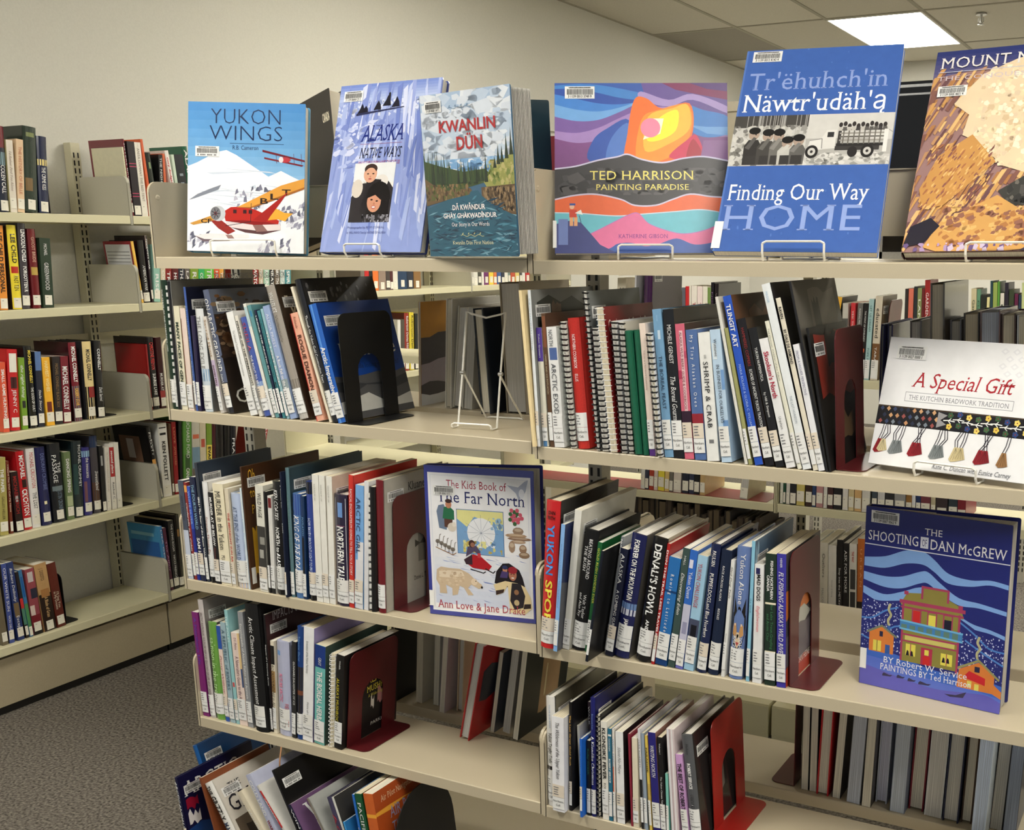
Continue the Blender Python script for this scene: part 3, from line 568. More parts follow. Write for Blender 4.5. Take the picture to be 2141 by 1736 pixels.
  (0.535,-0.078,0.005,0.197,-15.7,'pb',(60, 150, 215),'short bright blue paperback, thirteenth from aisle end, front rack bottom shelf',0,{'D':.14,'cov':(46,120,180)}),
  (0.543,-0.07,0.006,0.256,-8.9,'pb',(38, 110, 200),'blue paperback lettered NORTH BY NORTHWEST, fourteenth from aisle end, front rack bottom shelf',0,{'D':.2,'T':[('NORTH BY NORTHWEST','wh',.2,.72,'s',.45,.42)]}),
  (0.551,-0.07,0.018,0.26,-9.0,'pb',(24, 84, 50),'green paperback lettered PACIFIC AIRWAY, fifteenth from aisle end, front rack bottom shelf',0,{'D':.21,'T':[('PACIFIC AIRWAY','wh',.3,.93,'s',.5,.5)]}),
  (0.571,-0.07,0.025,0.265,-8.2,'pb',(206, 100, 44),'orange paperback lettered AIR ROUTE TO THE KLONDIKE, sixteenth from aisle end, front rack bottom shelf',0,{'D':.215,'T':[('AIR ROUTE TO THE KLONDIKE','wh',.1,.6,'b',.5,.42)],'bands':[(.8,.83,(240,170,60))],'cov':(178,78,32),'bar':2,'front':[('Air Pilot Navigator',(230,190,150),.02,.12,-.026,-.012),('AIR ROUTE TO',(150,150,180),.04,.19,-.07,-.045),('THE KLONDIKE',(150,150,180),.04,.19,-.103,-.078),('An Air','wh',.06,.1,-.125,-.112)],'fbands':[(.81,.84,(240,170,60))]}),
 ]),
 ('A', 1.0858, 1, 'northern books on the second shelf, far bay', [
  (0.924,-0.012,0.006,0.275,-4.3,'pb',(242, 220, 170),'manila folder standing against the bracket, first from middle bracket, front rack second shelf',0,{'D':.2,'lab':0}),
  (0.931,-0.006,0.006,0.275,-2.7,'pb',(232, 236, 240),'white booklet with faint blue capitals, second from middle bracket, front rack second shelf',0,{'T':[("YUKON GARDENER'S MANUAL",(120,150,170),.62,.95,'n',.5,.35)],'cov':(128,130,128),'bar':1,'D':.22,'fbands':[(.5,.92,(40,44,40),.08,1),(.7,.9,(120,90,70),.3,.45)]}),
  (0.938,0.002,0.011,0.21,-2.6,'pb',(226, 222, 204),'cream paperback with purple top, third from middle bracket, front rack second shelf',0,{'bands':[(.72,1,(84,60,150)),(0,.1,(90,140,190),.1,.8)],'T':[('Yukon Growers','wh',.75,.95,'n',.5,.3)],'D':.16}),
  (0.953,0.002,0.008,0.235,-3.3,'pb',(92, 66, 46),'brown food photograph paperback, fourth from middle bracket, front rack second shelf',0,{'T':[('GREENS AND ICE POTLATCH',(190,180,150),.4,.7,'n',.5,.4)],'cov':(78,52,38),'bar':1,'D':.2,'bands':[(.75,.98,(130,80,54),.1,.9)]}),
  (0.962,0.002,0.02,0.212,-3.4,'pb',(234, 234, 232),'white paperback lettered NORTH ARCTIC EXODUS, fifth from middle bracket, front rack second shelf',0,{'T':[('NORTH',(70,74,82),.84,.98,'n',.4,.42),('ARCTIC EXODUS',(60,64,72),.2,.7,'n',.5,.5)],'bands':[(.73,.83,(80,104,160),.15,.9)]}),
  (0.992,0.002,0.012,0.222,-4.5,'sp',(226, 232, 222),'black coil notebook beside a white paperback, sixth from middle bracket, front rack second shelf',0,{'coil':'bk','D':.16,'lab':0}),
  (1.006,0.006,0.023,0.228,-4.5,'hc',(196, 48, 40),'red hardcover lettered NORTHERN COOKBOOK, seventh from middle bracket, front rack second shelf',0,{'T':[('NORTHERN COOKBOOK','wh',.62,.88,'n',.5,.28),('ELLIS','wh',.52,.58,'n',.5,.26)],'D':.17}),
  (1.045,0.002,0.009,0.275,-4.8,'sp',(228, 228, 228),'tall black coil book with lake picture cover, eighth from middle bracket, front rack second shelf',0,{'coil':'bk','cov':(112,116,116),'bar':1,'D':.2,'lab':0,'fbands':[(.1,.85,(84,110,130),.12,.9),(.1,.4,(30,34,36),.4,.9)]}),
  (1.056,0.002,0.015,0.213,-4.9,'sp',(236, 236, 236),'shorter black coil book with white pages, ninth from middle bracket, front rack second shelf',0,{'coil':'bk','D':.15,'lab':0}),
  (1.075,-0.004,0.017,0.249,-5.9,'sp',(232, 232, 232),'white coil cookbook with dark red cover, tenth from middle bracket, front rack second shelf',0,{'coil':'wh','cov':(122,28,30),'D':.19,'lab':0,'front':[('Cranberries & Canada Geese',(230,200,190),.01,.18,.205,.228)]}),
  (1.094,0.002,0.013,0.226,-4.9,'sp',(230, 230, 230),'black coil book behind the white coil, eleventh from middle bracket, front rack second shelf',0,{'coil':'bk','D':.18,'lab':0}),
  (1.108,0.002,0.012,0.225,-4.7,'sp',(236, 236, 236),'black coil book beside green combs, twelfth from middle bracket, front rack second shelf',0,{'coil':'bk','D':.2,'cov':(200,196,184),'lab':0}),
  (1.123,0.002,0.014,0.211,-5.1,'cb',(16, 92, 66),'green plastic comb bound report, thirteenth from middle bracket, front rack second shelf',0,{'comb':'gn','D':.17,'lab':0,'solid':1}),
  (1.139,0.002,0.01,0.212,-4.8,'cb',(16, 92, 66),'second green comb report by pink paperback, fourteenth from middle bracket, front rack second shelf',0,{'comb':'gn','D':.17,'lab':0,'solid':1}),
  (1.151,0.002,0.011,0.224,-5.1,'pb',(238, 220, 206),'pale pink paperback with tiny brown title, fifteenth from middle bracket, front rack second shelf',0,{'T':[('Tribute to a Northern Community',(150,110,100),.5,.8,'s',.5,.25)],'bands':[(0,.06,(90,50,130))]}),
  (1.167,-0.006,0.011,0.209,-5.6,'sp',(232, 234, 238),'thick black coil book beside blue cookbook, sixteenth from middle bracket, front rack second shelf',0,{'coil':'bk','D':.17,'lab':0}),
  (1.18,0.002,0.016,0.248,-5.7,'pb',(120, 164, 200),'light blue paperback lettered THE BOREAL FEAST, seventeenth from middle bracket, front rack second shelf',0,{'T':[('THE BOREAL FEAST',(24,36,56),.33,.69,'n',.5,.4),('MICHELE GENEST',(170,205,230),.92,.96,'n',.5,.16)],'D':.2,'bands':[(.8,.86,(200,220,236),.4,.7)]}),
  (1.197,0.002,0.019,0.248,-5.1,'pb',(24, 26, 30),'black paperback lettered The Boreal Gourmet, eighteenth from middle bracket, front rack second shelf',0,{'T':[('MICHELE GENEST','wh',.64,.9,'n',.5,.4),('The Boreal Gourmet','wh',.23,.56,'i',.5,.5)],'cov':(50,44,40),'bar':1,'D':.21,'fbands':[(.5,.98,(66,50,40),.5,1)]}),
  (1.217,0.002,0.017,0.225,-5.1,'pb',(214, 104, 126),'pink berry patterned paperback, nineteenth from middle bracket, front rack second shelf',0,{'T':[('ALASKA WILD BERRY GUIDE & COOKBOOK',(120,20,40),.37,.94,'s',.55,.26)],'bands':[(.36,.95,(240,200,205),.38,.74),(.25,.36,(50,26,46)),(.14,.25,(206,92,116)),(.6,.66,(180,60,90),.0,.38),(.75,.8,(190,76,104),.75,1)],'D':.2,'cov':(60,40,36)}),
  (1.236,0.002,0.02,0.216,-5.2,'pb',(84, 112, 164),'blue paperback lettered My Tiny Alaskan Oven, twentieth from middle bracket, front rack second shelf',0,{'T':[('My Tiny Alaskan Oven','wh',.4,.96,'sp',.5,.3)],'bands':[(.28,.36,(150,40,52))],'D':.19}),
  (1.258,0.002,0.021,0.212,-5.3,'pb',(238, 238, 234),'white paperback lettered SHRIMP & CRAB, twenty-first from middle bracket, front rack second shelf',0,{'T':[('SHRIMP & CRAB','bk',.26,.78,'s',.5,.42),('ALASKA','bk',.8,.83,'s',.5,.2)],'bands':[(.14,.17,(120,120,120),.3,.7)],'lab':0,'D':.18}),
  (1.284,0.002,0.018,0.218,-6.5,'pb',(190, 214, 236),'blue and white paperback with black capitals, twenty-second from middle bracket, front rack second shelf',0,{'T':[('IN BUSINESS FOR OURSELVES',(24,28,40),.3,.74,'n',.5,.32),('Wuttunee',(24,28,40),.8,.93,'n',.45,.3)],'bands':[(.55,.7,(120,160,210),.7,1),(.78,.9,(226,238,246),.1,.5),(.2,.32,(110,150,200),.5,1)],'D':.18,'cov':(150,176,204)}),
  (1.325,0.002,0.005,0.275,-11.9,'pb',(226, 224, 216),'thin white booklet beside an olive one, twenty-third from middle bracket, front rack second shelf',0,{'D':.2,'lab':0}),
  (1.332,0.002,0.006,0.225,-12.0,'pb',(160, 160, 104),'olive green textured booklet, twenty-fourth from middle bracket, front rack second shelf',0,{'D':.18}),
  (1.343,0.002,0.014,0.277,-12.8,'pb',(42, 86, 192),'blue paperback lettered TLINGIT ART, twenty-fifth from middle bracket, front rack second shelf',0,{'T':[('TLINGIT ART','wh',.7,.95,'b',.5,.55),('MARIA BOLANZ & GLORIA C. WILLIAMS',(170,195,240),.22,.6,'n',.5,.3)],'cov':(98,66,44),'D':.215,'fbands':[(.6,.75,(50,34,28),.1,.9),(.78,.9,(140,92,56),.3,1)]}),
  (1.361,0.002,0.015,0.241,-13.2,'pb',(24, 22, 26),'black paperback with small red and white title, twenty-sixth from middle bracket, front rack second shelf',0,{'T':[('HAMMERED COPPERS',(150,50,50),.68,.94,'n',.5,.35),('ECHOES OF ANCIENT YUKON TRADITIONS','wh',.25,.66,'n',.5,.35)],'cov':(70,56,44),'bar':1,'D':.2}),
  (1.379,0.002,0.014,0.227,-13.5,'pb',(26, 26, 28),'black paperback lettered YUKON NUMISMATICA, twenty-seventh from middle bracket, front rack second shelf',0,{'T':[('YUKON NUMISMATICA','wh',.62,.86,'n',.5,.34),('by Hill & Simpson','wh',.36,.54,'n',.5,.3)],'cov':(40,40,40),'D':.19,'bar':1}),
  (1.397,0.002,0.015,0.211,-14.3,'pb',(238, 238, 238),"white paperback lettered Skookum's North in red, twenty-eighth from middle bracket, front rack second shelf",0,{'T':[("Skookum's North",(170,30,60),.54,.9,'c',.5,.55),('Urquhart',(90,90,90),.3,.4,'n',.5,.3)],'D':.18}),
  (1.416,0.002,0.007,0.241,-14.9,'pb',(234, 232, 214),'cream booklet with tiny grey title, twenty-ninth from middle bracket, front rack second shelf',0,{'T':[('Ted Harrison  Children of the Yukon',(120,120,110),.6,.95,'n',.5,.4)],'D':.19}),
  (1.425,0.002,0.014,0.3,-15.0,'pb',(236, 240, 242),'tall glossy white paperback, thirtieth from middle bracket, front rack second shelf',0,{'T':[('THE LAST HORIZON',(150,160,170),.25,.4,'n',.5,.3),('MAGGIE',(140,180,210),.9,.96,'n',.4,.26)],'D':.21,'cov':(40,38,40)}),
  (1.442,0.002,0.008,0.278,-14.7,'pb',(232, 224, 204),'cream paperback with stencilled black capitals, thirty-first from middle bracket, front rack second shelf',0,{'T':[('RAVEN','bk',.88,.95,'b',.5,.6),('BY DALE DE ARMOND','bk',.62,.82,'b',.5,.6)],'D':.2,'cov':(18,16,16)}),
  (1.451,0.002,0.01,0.204,-14.0,'pb',(236, 236, 240),'white paperback with pale purple capitals, thirty-second from middle bracket, front rack second shelf',0,{'T':[('FROM A HIGHER PERSPECTIVE',(120,120,150),.6,.95,'n',.5,.42)],'D':.19}),
  (1.462,0.002,0.004,0.303,-13.4,'hc',(26, 26, 30),'tall charcoal book with grey portrait cover, thirty-third from middle bracket, front rack second shelf',0,{'cov':(88,84,78),'D':.225,'lab':0,'fbands':[(.2,.95,(118,112,102),.3,.9),(.6,.9,(60,58,54),.35,.5)]}),
  (1.468,0.002,0.002,0.229,-11.5,'pb','bk','thin black book with red raven cover, thirty-fourth from middle bracket, front rack second shelf',0,{'cov':(16,14,14),'bar':1,'D':.2,'lab':0,'fbands':[(.5,.95,(124,38,28),.08,1),(.7,.93,(26,16,14),.35,.75),(.2,.35,(90,70,50),.4,.8)]}),
 ]),
 ('A', 1.0858, 0, 'books on the rear side, second shelf far bay', [
  (1.479,0.25,0.006,0.217,-1.0,'hc',(34, 64, 150),'blue hardcover pages outward by display book, first from white display book',0,{'D':.2,'back':1,'cov':(40,40,90)}),
  (1.49,0.262,0.009,0.216,-1.6,'jk',(150, 156, 176),'grey edged volume beside the blue one, second from white display book',0,{'D':.2,'back':1,'cov':(46,46,92)}),
  (1.532,0.268,0.02,0.224,-2.8,'jk',(176, 180, 188),'grey hardcover with notched page edges, third from white display book, front rack second shelf behind',0,{'D':.16,'back':1,'cov':(60,50,44)}),
  (1.568,0.26,0.024,0.288,-2.7,'jk',(196, 200, 200),'tall grey volume with white page edges, fourth from white display book',0,{'D':.21,'back':1,'cov':(74,66,54)}),
  (1.598,0.285,0.019,0.226,-3.1,'hc',(60, 60, 66),'short grey book between tall volumes, fifth from white display book, front rack second shelf behind',0,{'D':.14,'back':1,'cov':(120,122,132)}),
  (1.624,0.27,0.026,0.239,-3.2,'hc',(34, 32, 32),'thick book with beige page edges, sixth from white display book, front rack second shelf behind',0,{'D':.19,'back':1,'cov':(60,56,50)}),
  (1.652,0.268,0.033,0.243,-3.3,'jk',(60, 50, 60),'thick book with bluish white page edges, seventh from white display book',0,{'D':.19,'back':1,'cov':(110,84,84),'pg':(190,200,218)}),
  (1.687,0.27,0.023,0.239,-3.4,'hc',(70, 40, 46),'thick maroon backed book pages outward, eighth from white display book, front rack second shelf behind',0,{'D':.18,'back':1,'cov':(80,60,54)}),
  (1.712,0.27,0.028,0.238,-3.4,'jk',(176, 182, 190),'grey jacketed volume behind the white display book, ninth from white display book',0,{'D':.18,'back':1}),
 ]),
 ('A', 0.7084, 1, 'northern books on the third shelf, far bay', [
  (0.929,-0.012,0.029,0.282,4.1,'jk',(206, 40, 44),'large red hardcover lettered YUKON SPORT, first from middle bracket, front rack third shelf',0,{'T':[('YUKON',(70,150,230),.5,.84,'b',.5,.5),('SPOR',(240,220,80),.17,.47,'b',.5,.5)],'TH':[('JOHN','bk',.91,.935,.2,.75),('FIRTH','bk',.875,.9,.18,.75)],'cov':(36,34,32),'bar':1,'D':.225,'fbands':[(.7,.95,(56,50,46),.4,.95)]}),
  (0.962,-0.018,0.008,0.244,5.3,'pb',(140, 186, 240),'light blue paperback with tiny blue title, second from middle bracket, front rack third shelf',0,{'T':[('Mostly Colours in the Extreme | Yukon Flying Adventures',(60,90,150),.35,.85,'n',.5,.22)],'cov':(40,50,90),'D':.17,'fbands':[(0,.55,(90,92,100)),(.1,.45,(170,170,176),.2,.6)]}),
  (0.971,0,0.014,0.269,6.8,'pb',(232, 230, 222),'tall white booklet with plain cover, third from middle bracket, front rack third shelf',0,{'cov':(206,204,194),'bar':1,'D':.215}),
  (0.987,0.004,0.028,0.233,7.9,'hc',(20, 20, 22),'black hardcover with two line white title, fourth from middle bracket, front rack third shelf',0,{'T':[('BEATING AROUND','wh',.6,.93,'s',.62,.24),('THE BUSH','wh',.66,.87,'s',.32,.24),('Walt Taylor','wh',.27,.47,'s',.62,.22),('and Alan Fry','wh',.28,.48,'s',.32,.22)],'D':.17}),
  (1.016,0.004,0.009,0.214,8.3,'pb',(26, 96, 52),'slim green paperback with yellow title, fifth from middle bracket, front rack third shelf',0,{'T':[('GOLD RUSH DIVIDED EVER',(214,214,80),.45,.95,'n',.5,.5)],'D':.15}),
  (1.041,-0.038,0.005,0.213,9.6,'pb',(18, 24, 38),'midnight book pulled forward over the edge, sixth from middle bracket, front rack third shelf',0,{'D':.2,'cov':(20,20,22)}),
  (1.049,0.02,0.005,0.226,9.3,'pb',(190, 194, 198),'crumpled silver and white paperback, seventh from middle bracket, front rack third shelf',0,{'T':[('NUNA','wh',.86,.98,'b',.5,.6)],'bands':[(.84,1,(120,124,130))],'D':.16}),
  (1.059,0.004,0.015,0.208,9.3,'pb',(22, 26, 50),'navy paperback lettered ALASKA A CLIMBING GUIDE, eighth from middle bracket, front rack third shelf',0,{'T':[('ALASKA','wh',.68,.95,'s',.5,.45),('A CLIMBING GUIDE','wh',.24,.62,'n',.5,.38)],'bands':[(.2,.95,(120,124,130),0,.2)],'D':.15}),
  (1.076,0.004,0.029,0.236,9.3,'jk',(26, 32, 84),'navy hardcover lettered FOREVER ON THE MOUNTAIN, ninth from middle bracket, front rack third shelf',0,{'T':[('FOREVER ON THE MOUNTAIN','wh',.47,.96,'c',.5,.36),('JAMES M','wh',.2,.32,'c',.55,.28)],'bands':[(.35,.4,(210,212,226)),(.4,.45,(110,140,190))],'D':.18,'cov':(90,88,86)}),
  (1.12,0.004,0.028,0.235,8.8,'jk',(20, 20, 22),"black hardcover lettered DENALI'S HOWL, tenth from middle bracket, front rack third shelf",0,{'T':[("DENALI'S HOWL",'wh',.38,.95,'b',.5,.5),('ANDY','wh',.22,.34,'b',.5,.24)],'D':.18,'cov':(170,160,140)}),
  (1.152,0.004,0.006,0.228,8.1,'pb',(176, 34, 34),'red paperback with bold white capitals, eleventh from middle bracket, front rack third shelf',0,{'T':[('DON THE TRAIL LESS TRAVELED','wh',.2,.95,'b',.5,.6)],'D':.17}),
  (1.16,0.004,0.022,0.203,7.9,'pb',(40, 110, 180),'blue paperback lettered Rowing to Latitude, twelfth from middle bracket, front rack third shelf',0,{'T':[('Rowing to Latitude','wh',.3,.85,'sp',.5,.3)],'bands':[(0,.3,(20,60,116)),(.68,.7,(20,60,110))],'D':.16}),
  (1.185,0.004,0.013,0.223,7.5,'pb',(60, 80, 76),'grey green paperback lettered Discovering Eden, thirteenth from middle bracket, front rack third shelf',0,{'T':[('HALL','wh',.86,.94,'n',.5,.3),('Discovering Eden','wh',.45,.8,'i',.5,.45)],'D':.19}),
  (1.2,0.004,0.014,0.221,7.2,'pb',(50, 106, 196),'blue paperback over snowy mountain spine, fourteenth from middle bracket, front rack third shelf',0,{'T':[('Yukon Quest','wh',.6,.82,'s',.5,.5)],'bands':[(.14,.55,(196,196,216)),(.3,.4,(150,150,180),.2,.8),(.85,.92,(220,220,236),.1,.6),(0,.06,(110,110,190))],'D':.17}),
  (1.216,0.004,0.018,0.213,7.0,'pb',(160, 200, 226),'pale blue paperback lettered YUKON CHALLENGE, fifteenth from middle bracket, front rack third shelf',0,{'T':[('YUKON CHALLENGE',(180,50,50),.55,.93,'s',.4,.45)],'bands':[(.22,.45,(70,76,100)),(.3,.4,(20,20,30),.2,.8)],'D':.16}),
  (1.24,0.004,0.017,0.236,6.3,'jk',(24, 36, 76),'navy hardcover with long white serif title, sixteenth from middle bracket, front rack third shelf',0,{'T':[('PUPPIES,DOGS,and Blue Northers','wh',.28,.78,'s',.5,.42),('PAULSEN','wh',.83,.95,'s',.5,.38)],'D':.18}),
  (1.261,0.004,0.019,0.227,5.9,'hc',(24, 36, 62),'dark blue hardcover lettered RACE ACROSS ALASKA, seventeenth from middle bracket, front rack third shelf',0,{'T':[('RACE ACROSS ALASKA','wh',.6,.88,'n',.45,.22),('RIDDLES','wh',.45,.54,'n',.45,.22)],'D':.16}),
  (1.287,0.004,0.006,0.212,4.3,'pb',(232, 232, 228),'slim white paperback with black script, eighteenth from middle bracket, front rack third shelf',0,{'T':[('Sled Dog Tails','bk',.68,.95,'i',.5,.55),('Shields',(120,120,120),.3,.38,'n',.5,.3)],'D':.15}),
  (1.3,0.004,0.025,0.236,3.0,'jk',(106, 130, 184),'blue hardcover with husky face spine, nineteenth from middle bracket, front rack third shelf',0,{'T':[('Yukon Alone','wh',.57,.95,'s',.55,.36),('JOHN','wh',.2,.32,'s',.72,.24),('BALZAR','wh',.19,.33,'s',.3,.24)],'art':'husky','D':.18}),
  (1.333,0.004,0.006,0.249,1.5,'pb',(140, 196, 222),'slim pale blue picture book with painted cover, twentieth from middle bracket, front rack third shelf',0,{'T':[('the wind',(40,80,110),.5,.6,'n',.5,.4)],'cov':(82,104,128),'bar':1,'D':.19,'fbands':[(.7,.98,(70,90,116),.3,1),(.8,.95,(150,180,200),.02,.1)]}),
  (1.345,0.004,0.016,0.21,0.1,'pb',(232, 232, 232),'white paperback with pink handwritten word, twenty-first from middle bracket, front rack third shelf',0,{'T':[('MAD DOGS','bk',.7,.92,'b',.5,.42),('Englishwoman',(220,110,120),.44,.66,'i',.5,.35)],'bands':[(.92,.97,(40,40,90),.15,.6)],'D':.15}),
  (1.367,0.004,0.019,0.231,-0.8,'pb',(32, 50, 40),'dark green paperback about northern fishing, twenty-second from middle bracket, front rack third shelf',0,{'T':[('FISHING NORTHERN','wh',.66,.95,'b',.62,.26),('CANADA','wh',.72,.84,'b',.3,.26),('for Lake Trout,Grayling','gn',.28,.62,'s',.65,.24),('and Arctic Char','gn',.34,.55,'s',.3,.24)],'bands':[(.62,.635,'cr'),(.25,.265,'cr')],'D':.18}),
  (1.389,0.004,0.016,0.233,-1.3,'pb',(62, 56, 160),'violet paperback lettered FLY-FISHING, twenty-third from middle bracket, front rack third shelf',0,{'T':[("FLY-FISHING ALASKA'S WILD RIVERS",'wh',.22,.87,'i',.5,.52),('HEINER','wh',.9,.97,'n',.5,.25)],'cov':(70,64,66),'D':.18,'front':[('DAN HEINER',(230,220,210),.06,.13,.022,.034)],'fbands':[(.5,.72,(196,110,50)),(.4,.48,(180,180,170),.2,1),(0,.14,(170,60,40)),(.15,.38,(100,92,100))]}),
 ]),
 ('A', 0.3811, 1, 'northern books on the fourth shelf, far bay', [
  (0.929,0.003,0.019,0.225,0.0,'jk',(232, 230, 226),'white jacketed book with a black band, first from middle bracket, front rack fourth shelf',0,{'T':[('Yukon Trophy Trails','bk',.4,.68,'i',.5,.42),('VOLUME SEVEN RANGE',(90,140,190),.72,.93,'n',.5,.14)],'bands':[(.335,.37,'bk')],'cov':(110,106,92),'bar':1,'D':.2}),
  (0.949,-0.01,0.026,0.194,0.4,'pb',(238, 238, 242),'thick white paperback with thin black script, second from middle bracket, front rack fourth shelf',0,{'T':[('The Wilderness of the Upper Yukon','bk',.35,.95,'i',.5,.32)],'D':.17}),
  (0.978,0.003,0.006,0.223,0.8,'pb',(22, 20, 20),'black paperback lettered THE LAST GREAT GOLD RUSH, third from middle bracket, front rack fourth shelf',0,{'T':[('The Last Great Gold Rush',(230,180,90),.42,.88,'c',.5,.5)],'D':.18}),
  (0.993,0.02,0.005,0.17,-1.9,'pb',(228, 224, 214),'slim white booklet leaning beside gold lettering, fourth from middle bracket, front rack fourth shelf',0,{'D':.15,'cov':(224,220,210),'bar':1,'lab':0}),
  (1.001,0.045,0.006,0.21,-1.1,'pb',(48, 36, 44),'dark plum paperback standing behind the white booklet, fifth from middle bracket, front rack fourth shelf',0,{'D':.19,'T':[('WALK','wh',.78,.96,'s',.5,.5)]}),
  (1.009,-0.01,0.005,0.16,0.5,'pb',(30, 100, 200),'bright blue paperback with white label, sixth from middle bracket, front rack fourth shelf',0,{'D':.13,'T':[('Three Cheers New Favourites',(130,190,235),.35,.92,'n',.4,.25)]}),
  (1.017,0.003,0.008,0.153,0.1,'pb',(20, 22, 24),'slim black paperback with green lettering, seventh from middle bracket, front rack fourth shelf',0,{'D':.13,'T':[('Ruby Creek',(60,130,100),.55,.9,'n',.5,.4)]}),
  (1.026,0.003,0.01,0.24,0.1,'hc',(30, 34, 110),'tall navy hardcover lettered A KLONDIKE CHRISTMAS, eighth from middle bracket, front rack fourth shelf',0,{'T':[('A Klondike Christmas','wh',.27,.68,'s',.5,.6),('Emerson Lee',(120,150,210),.74,.87,'n',.5,.35)],'cov':(26,30,92),'bar':1,'D':.19}),
  (1.038,0.003,0.009,0.209,0.1,'sp',(30, 30, 32),'black ring folder with clear edge, ninth from middle bracket, front rack fourth shelf',0,{'coil':'bk','D':.18,'lab':0,'cov':(24,24,26)}),
  (1.051,0.003,0.013,0.198,-0.8,'pb',(238, 234, 224),'white paperback lettered KLONDIKE FEVER, tenth from middle bracket, front rack fourth shelf',0,{'T':[('KLONDIKE FEVER','bk',.42,.94,'b',.5,.56),('ROBERT CURR','bk',.15,.38,'s',.5,.4)],'D':.19,'lab':1}),
  (1.065,0.003,0.007,0.186,-0.6,'pb',(40, 110, 140),'blue teal paperback with white capitals, eleventh from middle bracket, front rack fourth shelf',0,{'T':[('ROBERT SERVICE','wh',.42,.68,'b',.5,.5),('YUKON POEMS','wh',.76,.9,'n',.5,.4)],'bands':[(.92,.94,'wh')],'D':.17}),
  (1.074,0.003,0.005,0.187,-0.6,'pb',(230, 224, 216),'white paperback with orange streaks, twelfth from middle bracket, front rack fourth shelf',0,{'bands':[(.2,.6,(210,90,60),.1,.5)],'T':[('White Nights',(60,130,190),.6,.9,'n',.5,.5)],'D':.17}),
  (1.082,0.003,0.016,0.184,-1.0,'pb',(238, 238, 238),'white paperback lettered Silent No More, thirteenth from middle bracket, front rack fourth shelf',0,{'T':[('Silent No More',(120,124,128),.55,.84,'i',.5,.4)],'D':.17,'cov':(40,36,36)}),
  (1.111,0.003,0.003,0.184,-1.9,'pb',(140, 40, 60),'thin crimson booklet beside cream one, fourteenth from middle bracket, front rack fourth shelf',0,{'D':.17,'lab':0}),
  (1.116,0.003,0.011,0.178,-1.0,'pb',(230, 220, 196),'plain cream paperback between crimson and white, fifteenth from middle bracket, front rack fourth shelf',0,{'D':.18}),
  (1.133,0.003,0.005,0.198,-2.3,'pb',(222, 222, 226),'slim white paperback fading to black, sixteenth from middle bracket, front rack fourth shelf',0,{'T':[('CLEA ROBERTS',(70,74,84),.62,.9,'n',.5,.5)],'bands':[(0,.5,(30,30,32))],'D':.18}),
  (1.14,0.003,0.006,0.191,-2.5,'pb',(150, 164, 180),'grey blue paperback beside yellow one, seventeenth from middle bracket, front rack fourth shelf',0,{'D':.17}),
  (1.15,0.003,0.005,0.188,-3.2,'pb',(226, 196, 90),'yellow paperback lettered PARADISE, eighteenth from middle bracket, front rack fourth shelf',0,{'T':[('PARADISE',(60,50,30),.62,.88,'b',.5,.6)],'bands':[(.1,.5,(200,170,90))],'D':.16}),
  (1.158,0.003,0.015,0.196,-3.6,'pb',(42, 38, 120),'violet blue paperback lettered WRITING NORTH, nineteenth from middle bracket, front rack fourth shelf',0,{'T':[('WRITING NORTH','wh',.56,.88,'i',.5,.5)],'cov':(150,110,100),'D':.17}),
  (1.174,0.003,0.01,0.19,-2.9,'pb',(24, 22, 24),'black paperback with small white title, twentieth from middle bracket, front rack fourth shelf',0,{'T':[('Volume I','wh',.83,.94,'n',.5,.3),('The Yukon Climate Tales','wh',.3,.6,'n',.5,.35)],'D':.16}),
  (1.185,0.003,0.005,0.122,-1.9,'pb',(130, 200, 186),'short mint paperback, twenty-first from middle bracket, front rack fourth shelf',0,{'D':.12}),
  (1.195,0.003,0.015,0.21,-3.4,'pb',(222, 206, 208),'clear sleeve of pale pink magazines, twenty-second from middle bracket, front rack fourth shelf',0,{'D':.18,'lab':0,'bands':[(0,1,(238,236,240),.1,.3),(0,1,(170,150,156),.42,.46),(0,1,(240,236,236),.6,.8)]}),
  (1.218,0.003,0.013,0.165,-5.9,'pb',(208, 160, 212),'lilac paperback with black capitals, twenty-third from middle bracket, front rack fourth shelf',0,{'T':[('THE BEST OF ROBERT SERVICE','bk',.14,.9,'b',.5,.62)],'D':.12}),
  (1.234,0.003,0.021,0.205,-6.4,'jk',(88, 90, 94),'grey hardcover beside the red bookend, twenty-fourth from middle bracket, front rack fourth shelf',0,{'T':[('ROBERT SERVICE','wh',.5,.74,'b',.5,.3),('UNDER THE SPELL',(60,60,64),.26,.45,'b',.5,.26),('Mallory',(50,50,54),.82,.92,'s',.5,.22)],'cov':(40,38,38),'bar':1,'D':.2,'fbands':[(.3,.7,(110,106,100),.3,.6)]}),
 ]),
 ('A', 0.3811, 0, 'books on the rear side, fourth shelf far bay', [
  (1.347,0.282,0.015,0.194,-0.2,'pb',(26, 26, 28),'slim black book with white page edges, first from dark bookend, front rack fourth shelf behind',0,{'D':.18,'back':1}),
  (1.364,0.282,0.015,0.194,-0.2,'pb',(30, 28, 28),'black paperback with grey page edges, second from dark bookend, front rack fourth shelf behind',0,{'D':.18,'back':1}),
  (1.381,0.275,0.024,0.198,1.8,'hc',(180, 34, 40),'red hardcover with cream page edges, third from dark bookend, front rack fourth shelf behind',0,{'D':.18,'back':1}),
  (1.413,0.276,0.016,0.199,2.8,'pb',(60, 56, 54),'bowed paperback with curved page edges, fourth from dark bookend, front rack fourth shelf behind',0,{'D':.18,'back':1}),
  (1.444,0.27,0.026,0.204,2.4,'pb',(150, 152, 158),'fat magazine bundle with blue grey edges, fifth from dark bookend, front rack fourth shelf behind',0,{'D':.18,'back':1,'pg':(190,196,206)}),
